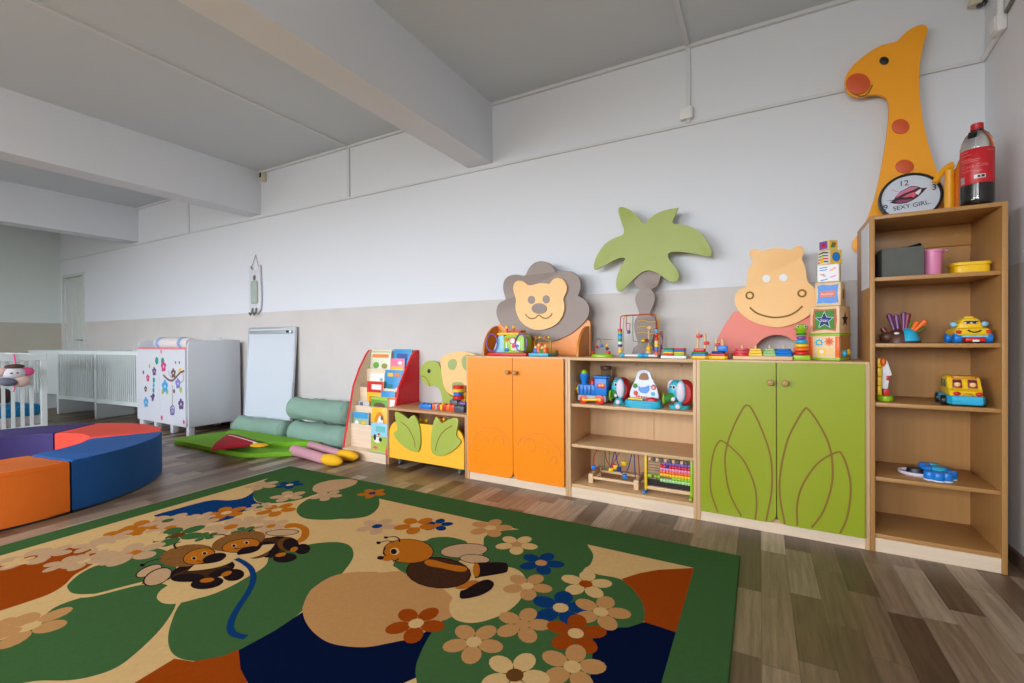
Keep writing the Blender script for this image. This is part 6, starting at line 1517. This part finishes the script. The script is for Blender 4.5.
P(t, 'bumper', MB().box((.0, -.088, h * .26), (w * .6, .02, h * .09), mat('sky_plastic', (0, 0, 0)), bev=.006), None)
P(t, 'grille', MB().box((.02 * w, -.08, h * .13), (w * .46, .03, h * .14), RED, bev=.004).box((.02 * w, -.095, h * .09), (w * .16, .006, h * .08), WHITE, bev=.002), None)
for x in (-.35, .35):
    for y in (-.06, .05): P(t, 'wheel', MB().cyl((x * w - .013, y, .022), (x * w + .013, y, .022), .022, m=BLUE, n=20, bev=.006), BLUE)
# third shelf: block figure and bus
t, w = toy('block_tower_toy', 'toy figure of stacked yellow, white, red and green pieces, left on the third shelf', 'toy', 876.8, 893, .10, ZSC)
h = hgt(882, 354.5, .10, ZSC)
P(t, 'base', MB().slab([(x, y, 0) for x, y in ellipse(0, 0, w * .5, .04, 22)], (0, 0, h * .12), LIME, bev=.005), LIME)
for k in range(4): P(t, 'yellow_block', MB().box((-w * .36, .0, h * (.12 + .2 * k + .1) + .0005), (w * .27, .04, h * .2 - .001), YEL, bev=.003), YEL)
P(t, 'red_block', MB().box((w * .05, 0, h * .12 + h * .07 + .0005), (w * .36, .04, h * .14), RED, bev=.003), RED)
P(t, 'white_block', MB().slab([(w * -.2, -.02, h * .265), (w * .16, -.02, h * .265), (w * .2, -.02, h * .55), (w * .4, -.02, h * .56), (w * .12, -.02, h * .86), (-.2 * w, -.02, h * .96)], (0, .04, 0), WHITE, bev=.003), WHITE)
P(t, 'red_patch', MB().box((w * .13, -.0225, h * .5), (w * .2, .003, h * .1), RED, bev=.001), RED); P(t, 'orange_knob', MB().ell((-w * .16, -.02, h * .84), (.012, .012, .022), ORG, n=14), ORG)
t, w = toy('toy_bus', 'yellow toy school bus with turquoise base on the third shelf of the bookcase', 'toy bus', 936, 984, .10, ZSC)
h = hgt(962, 375.5, .10, ZSC)
t.rotation_euler.z += R(-4)
P(t, 'base', MB().slab([(x * w, y, .008) for x, y in ((-.42, .09), (-.34, -.075), (-.26, -.095), (.34, -.095), (.42, -.075), (.42, .09))], (0, 0, h * .3), CYAN, bev=.006), CYAN)
bb = P(t, 'bus_body', MB().slab([(-.3 * w, y, z * h) for y, z in ((-.085, .3), (-.07, .5), (-.045, .58), (-.03, .92), (-.02, .98), (.085, .98), (.09, .3))], (w * .68, 0, 0), YEL, bev=.007), YEL)
for x in (-.1, .21):
    P(bb, 'windscreen', MB().slab([((x - .1) * w, -.0475, h * .6), ((x + .1) * w, -.0475, h * .6), ((x + .09) * w, -.034, h * .88), ((x - .09) * w, -.034, h * .88)], (0, -.003, 0), mat('maroon_plastic', (0, 0, 0)), bev=.001).ell((x * w, -.046, h * .72), (.011, .006, .012), PEACH, n=12).ell((x * w, -.044, h * .785), (.012, .006, .007), BRN, n=12), None)
for x in (-.15, .29): P(bb, 'headlight', MB().ell((x * w, -.082, h * .43), (.012, .008, .009), RED, n=12), RED)
P(bb, 'badge', MB().ell((.07 * w, -.084, h * .39), (.018, .006, .008), mat('amber_plastic', (206, 140, 20), .4), n=12), None)
P(bb, 'roof_lamp', MB().box((-.16 * w, -.022, h * .945), (.012, .02, .01), RED, bev=.002).box((.27 * w, -.022, h * .945), (.012, .02, .01), RED, bev=.002).box((.055 * w, -.024, h * .945), (.07, .02, .012), mat('amber_plastic', (0, 0, 0)), bev=.002), None)
for k in range(2): P(bb, 'side_window', MB().box((-.302 * w, .0 + .05 * k, h * .72), (.004, .036, h * .26), mat('olive_plastic', (0, 0, 0)), bev=.001), None)
for x in (-.36, .38):
    for y in (-.05, .06): P(t, 'wheel', MB().cyl((x * w - .014, y, .022), (x * w + .014, y, .022), .022, m=BLACK, n=18, bev=.004), BLACK)
# fourth shelf: flat blue toy
t, w = toy('flower_puzzle', 'flat toy with turquoise petals and white rim, alone on the fourth shelf', 'toy', 898, 955, .13, ZSD)
P(t, 'tray', MB().lathe([(0, 0), (w * .3, 0), (w * .36, .008), (w * .37, .02), (w * .35, .02), (w * .33, .01), (0, .008)], (-w * .14, 0, 0), mat('pale_lilac', (0, 0, 0)), 28, sy=.75), None)
DKP = mat('dark_navy_plastic', (20, 26, 40), .4)
P(t, 'centre', MB().lathe([(0, .0), (w * .2, 0), (w * .18, .022), (0, .026)], (-w * .16, .0, .011), DKP, 22, sy=.8), DKP)
for x, y, r_ in ((.0, -.06, .022), (.13, -.07, .023), (.28, -.06, .023), (.42, -.012, .022), (.37, .05, .022), (.2, .066, .022), (.04, .06, .022), (.2, 0, .034), (.04, .0, .026)):
    p_ = P(t, 'petal', MB().lathe([(0, 0), (r_ * .9, 0), (r_, .006), (r_, .03), (r_ * .8, .037), (0, .038)], (x * w, y, .003 if x > .24 or y < -.05 else .012), BLUE if (x * 100) % 3 < 1.5 else CYAN, 16), None)
    P(p_, 'petal_foot', MB().lathe([(r_ * .8, 0), (r_ * 1.02, 0), (r_ * 1.02, .005), (r_ * .8, .005)], (x * w, y, 0.0 if x > .24 or y < -.05 else .01), WHITE, 16), WHITE)
P(t, 'red_bar', MB().box((.13 * w, -.08, .028), (.03, .012, .006), RED, bev=.002), RED)
# paper sheet fixed to the bookcase side
t0 = world_of(tall)
pa = MB(); X_ = -.0012
zt0, zt1 = on_x(866.5, 226, FW(S_TALL, .1, 0).x).z, on_x(866.5, 289, FW(S_TALL, .1, 0).x).z
ps = MB().box((X_, .12, (zt0 + zt1) / 2), (.0016, .2, zt0 - zt1), mat('paper', (224, 224, 230), .7)).build('paper_sheet', None, None)
ps.matrix_world = t0
tag(ps, 'white paper sheet taped to the left side of the tall bookcase', 'paper')
# --- on top: clock, cola bottle, yellow toy
ZTT = HTALL + E4
C, w = span(877.5, 942, .29, ZTT + .1)
RR = w / 2 * 1.0
zc = zat(911, 177, .2)
# the clock leans back against the giraffe board
topz = zat(911, 176.6, .33) - ZTT
print('CLOCK', RR, topz)
lean = min(R(24), math.acos(max(-1, min(1, topz / (2 * RR)))))
ck = thing('wall_clock', 'round black-rimmed clock with painted lips leaning on the giraffe board', 'clock', (C.x, C.y - .0, ZTT), TH)
Mck = Matrix.Translation((0, -.02 + (0), .012 * math.sin(lean))) @ Matrix.Rotation(-lean, 4, 'X')   # local: x right, z up along the tilted dial, -y outwards
R3 = Mck.to_3x3()
def cl(x, y, z): return Mck @ Vector((x, y, z))
rotd = R3 @ RX90
P(ck, 'case', MB().lathe([(0, -.0), (RR, 0), (RR, .02), (RR * .99, .027), (RR * .92, .028), (RR * .9, .02), (0, .02)], cl(0, 0, RR), BLACK, 48, rotd), BLACK)
dial = P(ck, 'dial', MB().lathe([(0, 0), (RR * .9, 0), (RR * .9, .001), (0, .001)], cl(0, -.0203, RR), mat('dial_white', (206, 214, 226), .4, .05, 14), 48, rotd), None)
def dp_(pts, off, m_, nm): P(dial, nm, MB().slab([cl(x * RR, -.0214 - off, RR + z * RR) for x, z in pts], R3 @ Vector((0, -.0003, 0)), m_), m_, 0)
LIPD, LIPP, LIPR = mat('lip_dark', (60, 26, 40), .5), mat('lip_pink', (214, 120, 150), .5), mat('lip_plum', (140, 70, 106), .5)
lp = lambda *pts: [((x - 505) / 415, (375 - y) / 290) for x, y in pts]
dp_(lp((240, 415), (290, 385), (330, 335), (380, 290), (440, 275), (500, 245), (560, 245), (620, 265), (660, 285), (725, 285), (690, 315), (650, 350), (600, 385), (540, 415), (460, 440), (380, 443), (300, 432)), 0, LIPD, 'lips')
dp_(lp((315, 365), (350, 315), (390, 292), (440, 285), (500, 255), (560, 255), (610, 270), (560, 290), (480, 310), (420, 325), (360, 350)), .0005, LIPP, 'upper_lip')
dp_(lp((400, 365), (480, 335), (560, 318), (590, 330), (570, 370), (540, 385), (520, 370), (450, 372)), .0005, mat('lip_rose', (220, 96, 120), .5), 'tongue')
dp_(lp((570, 325), (620, 300), (650, 290), (640, 325), (610, 360), (585, 350)), .0008, WHITE, 'highlight')
dp_(lp((310, 405), (360, 395), (430, 400), (500, 402), (540, 400), (480, 425), (400, 432), (340, 425)), .0005, LIPR, 'lower_lip')
dp_(lp((180, 385), (270, 383), (330, 388), (330, 392), (270, 391)), .001, BLACK, 'hand'); dp_(lp((270, 255), (350, 292), (347, 296), (268, 260)), .001, RUST, 'hand')
for tx, (x, y), sz in (('12', (430, 200), .26), ('3', (808, 295), .27), ('9', (180, 470), .26)):
    px_, pz_ = lp((x, y))[0]
    text_mesh('numeral', tx, RR * sz * 1.25, BLACK, dial, Matrix.Translation(cl(px_ * RR, -.0225, RR + pz_ * RR)) @ R3.to_4x4() @ Matrix.Rotation(PI / 2, 4, 'X'), .0003)
text_mesh('numeral', '6', RR * .32, BLACK, dial, Matrix.Translation(cl(0, -.0225, RR - .76 * RR)) @ R3.to_4x4() @ Matrix.Rotation(PI / 2, 4, 'X'), .0003)
text_mesh('lettering', 'SEXY GIRL.', RR * .24, BLACK, dial, Matrix.Translation(cl(*( .03 * RR, -.0225, RR - .36 * RR))) @ R3.to_4x4() @ Matrix.Rotation(PI / 2, 4, 'X') @ Matrix.Rotation(R(6), 4, 'Z'), .0003)
# cola bottle
t, w = toy('soda_bottle', 'large cola bottle with red label, half full, at the right end of the bookcase top', 'bottle', 959.5, 995, .07, ZTT)
h = hgt(977, 124, .07, ZTT); r = w / 2 * .97
PET = clear_mat('bottle_plastic', (236, 234, 226), .06)
P(t, 'bottle', MB().lathe([(0, .006), (r * .5, .0), (r * .84, .002), (r * .98, .018), (r, .03), (r, h * .24), (r * .985, h * .26), (r * .985, h * .68), (r, h * .69), (r * .99, h * .72), (r * .9, h * .79), (r * .7, h * .86), (r * .42, h * .91), (r * .28, h * .93), (r * .28, h * .955), (0, h * .955)], m=PET, n=36), PET, 50)
COLA = mat('cola', (24, 10, 8), .08)
P(t, 'cola', MB().lathe([(0, .008), (r * .5, .003), (r * .82, .005), (r * .955, .02), (r * .975, .032), (r * .975, h * .325), (0, h * .325)], m=COLA, n=36), COLA, 50)
lb_ = P(t, 'label', MB().lathe([(r * .99, h * .262), (r * 1.005, h * .267), (r * 1.005, h * .672), (r * .99, h * .677)], m=mat('label_red', (196, 24, 34), .35), n=36), None)
cap = P(t, 'cap', MB().lathe([(0, 0), (r * .36, 0), (r * .38, .004), (r * .38, h * .05), (r * .35, h * .055), (0, h * .055)], (0, 0, h * .945), mat('cap_red', (190, 20, 30), .4), 28), None)
P(t, 'cap_ring', MB().lathe([(r * .3, 0), (r * .39, 0), (r * .39, .007), (r * .3, .007)], (0, 0, h * .925), mat('cap_red', (0, 0, 0)), 28), None)
# printing on the label: small white lines of lettering, a barcode and a white panel
def on_lbl(a0, a1, z0, z1, m_, nm, off=.0008):
    n_ = max(2, int((a1 - a0) / .12) + 1); b = MB()
    A = [(a0 + (a1 - a0) * i / n_) for i in range(n_ + 1)]; rr = r * 1.005 + off
    fr_ = [[b.bm.verts.new((rr * math.sin(a), -rr * math.cos(a), z)) for a in A] for z in (z0, z1)]
    b._mark([b.bm.faces.new((fr_[0][i], fr_[0][i + 1], fr_[1][i + 1], fr_[1][i])) for i in range(n_)], m_)
    return P(lb_, nm, b, m_, 0)
a_v = math.atan2(t.location.x, t.location.y) + TH * 0   # side turned to the camera
av = -a_v
LW_ = mat('label_white', (232, 226, 222), .4); LPK = mat('label_pink', (222, 120, 116), .45)
for zf_, a0, a1 in ((.645, -1.0, -.5), (.635, .6, 1.0), (.61, -.95, -.3), (.56, -1.1, -.3), (.545, -.9, .2), (.525, -1.0, .1), (.42, -.95, -.1), (.405, -.2, .3)): on_lbl(av + a0, av + a1, h * zf_ - .0012, h * zf_ + .0012, LPK, 'small_print')
on_lbl(av - 1.1, av - .75, h * .28, h * .36, LW_, 'barcode')
for k in range(7): on_lbl(av - 1.08 + .048 * k, av - 1.08 + .048 * k + .02, h * .283, h * .357, BLACK, 'barcode_bar', .0013)
on_lbl(av - .15, av + .5, h * .315, h * .36, LW_, 'white_panel'); on_lbl(av + .05, av + .2, h * .323, h * .352, BLACK, 'small_print', .0013); on_lbl(av + .25, av + .45, h * .323, h * .352, BLACK, 'small_print', .0013)
for k, txt in enumerate(('Coca-Cola',)):
    cu_m = text_mesh('lettering', txt, h * .055, LPK, lb_, Matrix.Identity(4), 0)
    for v in cu_m.data.vertices:
        a = v.co.x / r + av - .12; zz_ = v.co.y + h * .47
        v.co = Vector(((r * 1.005 + .0012) * math.sin(a), -(r * 1.005 + .0012) * math.cos(a), zz_))
P(t, 'neck_tag', MB().box((-r * .35 + math.sin(av) * r * .3, -r * .62, h * .845), (.028, .004, .026), BLACK, rot=Matrix.Rotation(.5, 3, 'X')), BLACK)
# yellow plastic toy pump and amber bottle behind the cola bottle
t, w = toy('toy_pump', 'yellow plastic toy pump with curved spout, between the clock and the cola bottle', 'toy', 932, 957, .20, ZTT)
h = hgt(950, 163, .20, ZTT)
yp = mat('pump_yellow', (240, 170, 24), .4)
C2 = at(949.5, .20, ZTT); lx = (C2 - t.location).dot(UX)
P(t, 'post', MB().lathe([(0, 0), (.02, 0), (.019, .01), (.017, h * .8), (.019, h * .86), (0, h * .87)], (lx, 0, 0), yp, 18), yp)
P(t, 'spout', MB().tube(spline([(lx - w * .62, -.01, h * .66), (lx - w * .42, -.005, h * .78), (lx - .02, 0, h * .88), (lx + .01, 0, h * .9)], 4, False), .013, yp, 12), yp)
P(t, 'arm', MB().tube([(lx - .01, 0, h * .9), (lx + w * .08, .0, h * .95), (lx + w * .14, .0, h * .955)], .016, yp, 12), yp)
P(t, 'skirt', MB().lathe([(0, 0), (.03, 0), (.028, .012), (.02, .02), (0, .022)], (lx, 0, 0), yp, 18), yp)
t, w = toy('juice_bottle', 'amber plastic bottle almost hidden behind the cola bottle', 'bottle', 954.5, 974, .19, ZTT)
h = hgt(958, 152, .19, ZTT); r = w / 2
AMB = mat('amber_bottle', (216, 112, 24), .15, coat=.5)
P(t, 'bottle', MB().lathe([(0, .003), (r * .7, 0), (r * .96, .01), (r, .02), (r, h * .62), (r * .9, h * .74), (r * .5, h * .88), (r * .36, h * .92), (0, h * .92)], m=AMB, n=28), AMB, 50)
P(t, 'cap', MB().lathe([(0, 0), (r * .42, 0), (r * .42, h * .07), (r * .38, h * .08), (0, h * .08)], (0, 0, h * .92), ORG, 22), ORG)
# ------------------------------------------------------------------ daylight through the windows
w = bpy.data.worlds.new('sky'); SC.world = w; w.use_nodes = True
nt = w.node_tree; bg = nt.nodes['Background']
tc = nd(nt, 'ShaderNodeTexCoord'); sp = nd(nt, 'ShaderNodeSeparateXYZ'); nt.links.new(tc.outputs['Generated'], sp.inputs[0])
cr = nd(nt, 'ShaderNodeValToRGB'); mr = nd(nt, 'ShaderNodeMapRange'); mr.inputs['From Min'].default_value = -.4; mr.inputs['From Max'].default_value = .6
nt.links.new(sp.outputs['Z'], mr.inputs['Value']); nt.links.new(mr.outputs['Result'], cr.inputs['Fac'])
e = cr.color_ramp.elements
e[0].position = 0; e[0].color = (.26, .25, .22, 1)
e[1].position = 1; e[1].color = (.85, .95, 1.12, 1)
k = e.new(.38); k.color = (.42, .42, .4, 1)
k = e.new(.46); k.color = (.95, 1.0, 1.06, 1)
nt.links.new(cr.outputs['Color'], bg.inputs['Color']); bg.inputs['Strength'].default_value = 14.0
for i, (xa, xb, za, zb) in enumerate(WIN):
    ld = bpy.data.lights.new('daylight', 'AREA'); ld.shape = 'RECTANGLE'; ld.size = xb - xa; ld.size_y = zb - za
    ld.cycles.is_portal = True
    lo = bpy.data.objects.new('daylight', ld); COL.objects.link(lo)
    lo.location = ((xa + xb) / 2, FY - T - .005, (za + zb) / 2); lo.rotation_euler = (PI / 2, 0, 0)
vs = SC.view_settings
SC.display_settings.display_device = 'sRGB'
vs.view_transform = 'Standard'; vs.look = 'None'; vs.gamma = 1.0; vs.use_curve_mapping = False
vs.exposure = 0.54
SC.cycles.use_denoising = True
SC.cycles.max_bounces = 8; SC.cycles.diffuse_bounces = 4; SC.cycles.glossy_bounces = 3; SC.cycles.transmission_bounces = 6
SC.cycles.sample_clamp_indirect = 6.0
SC.cycles.caustics_reflective = False; SC.cycles.caustics_refractive = False
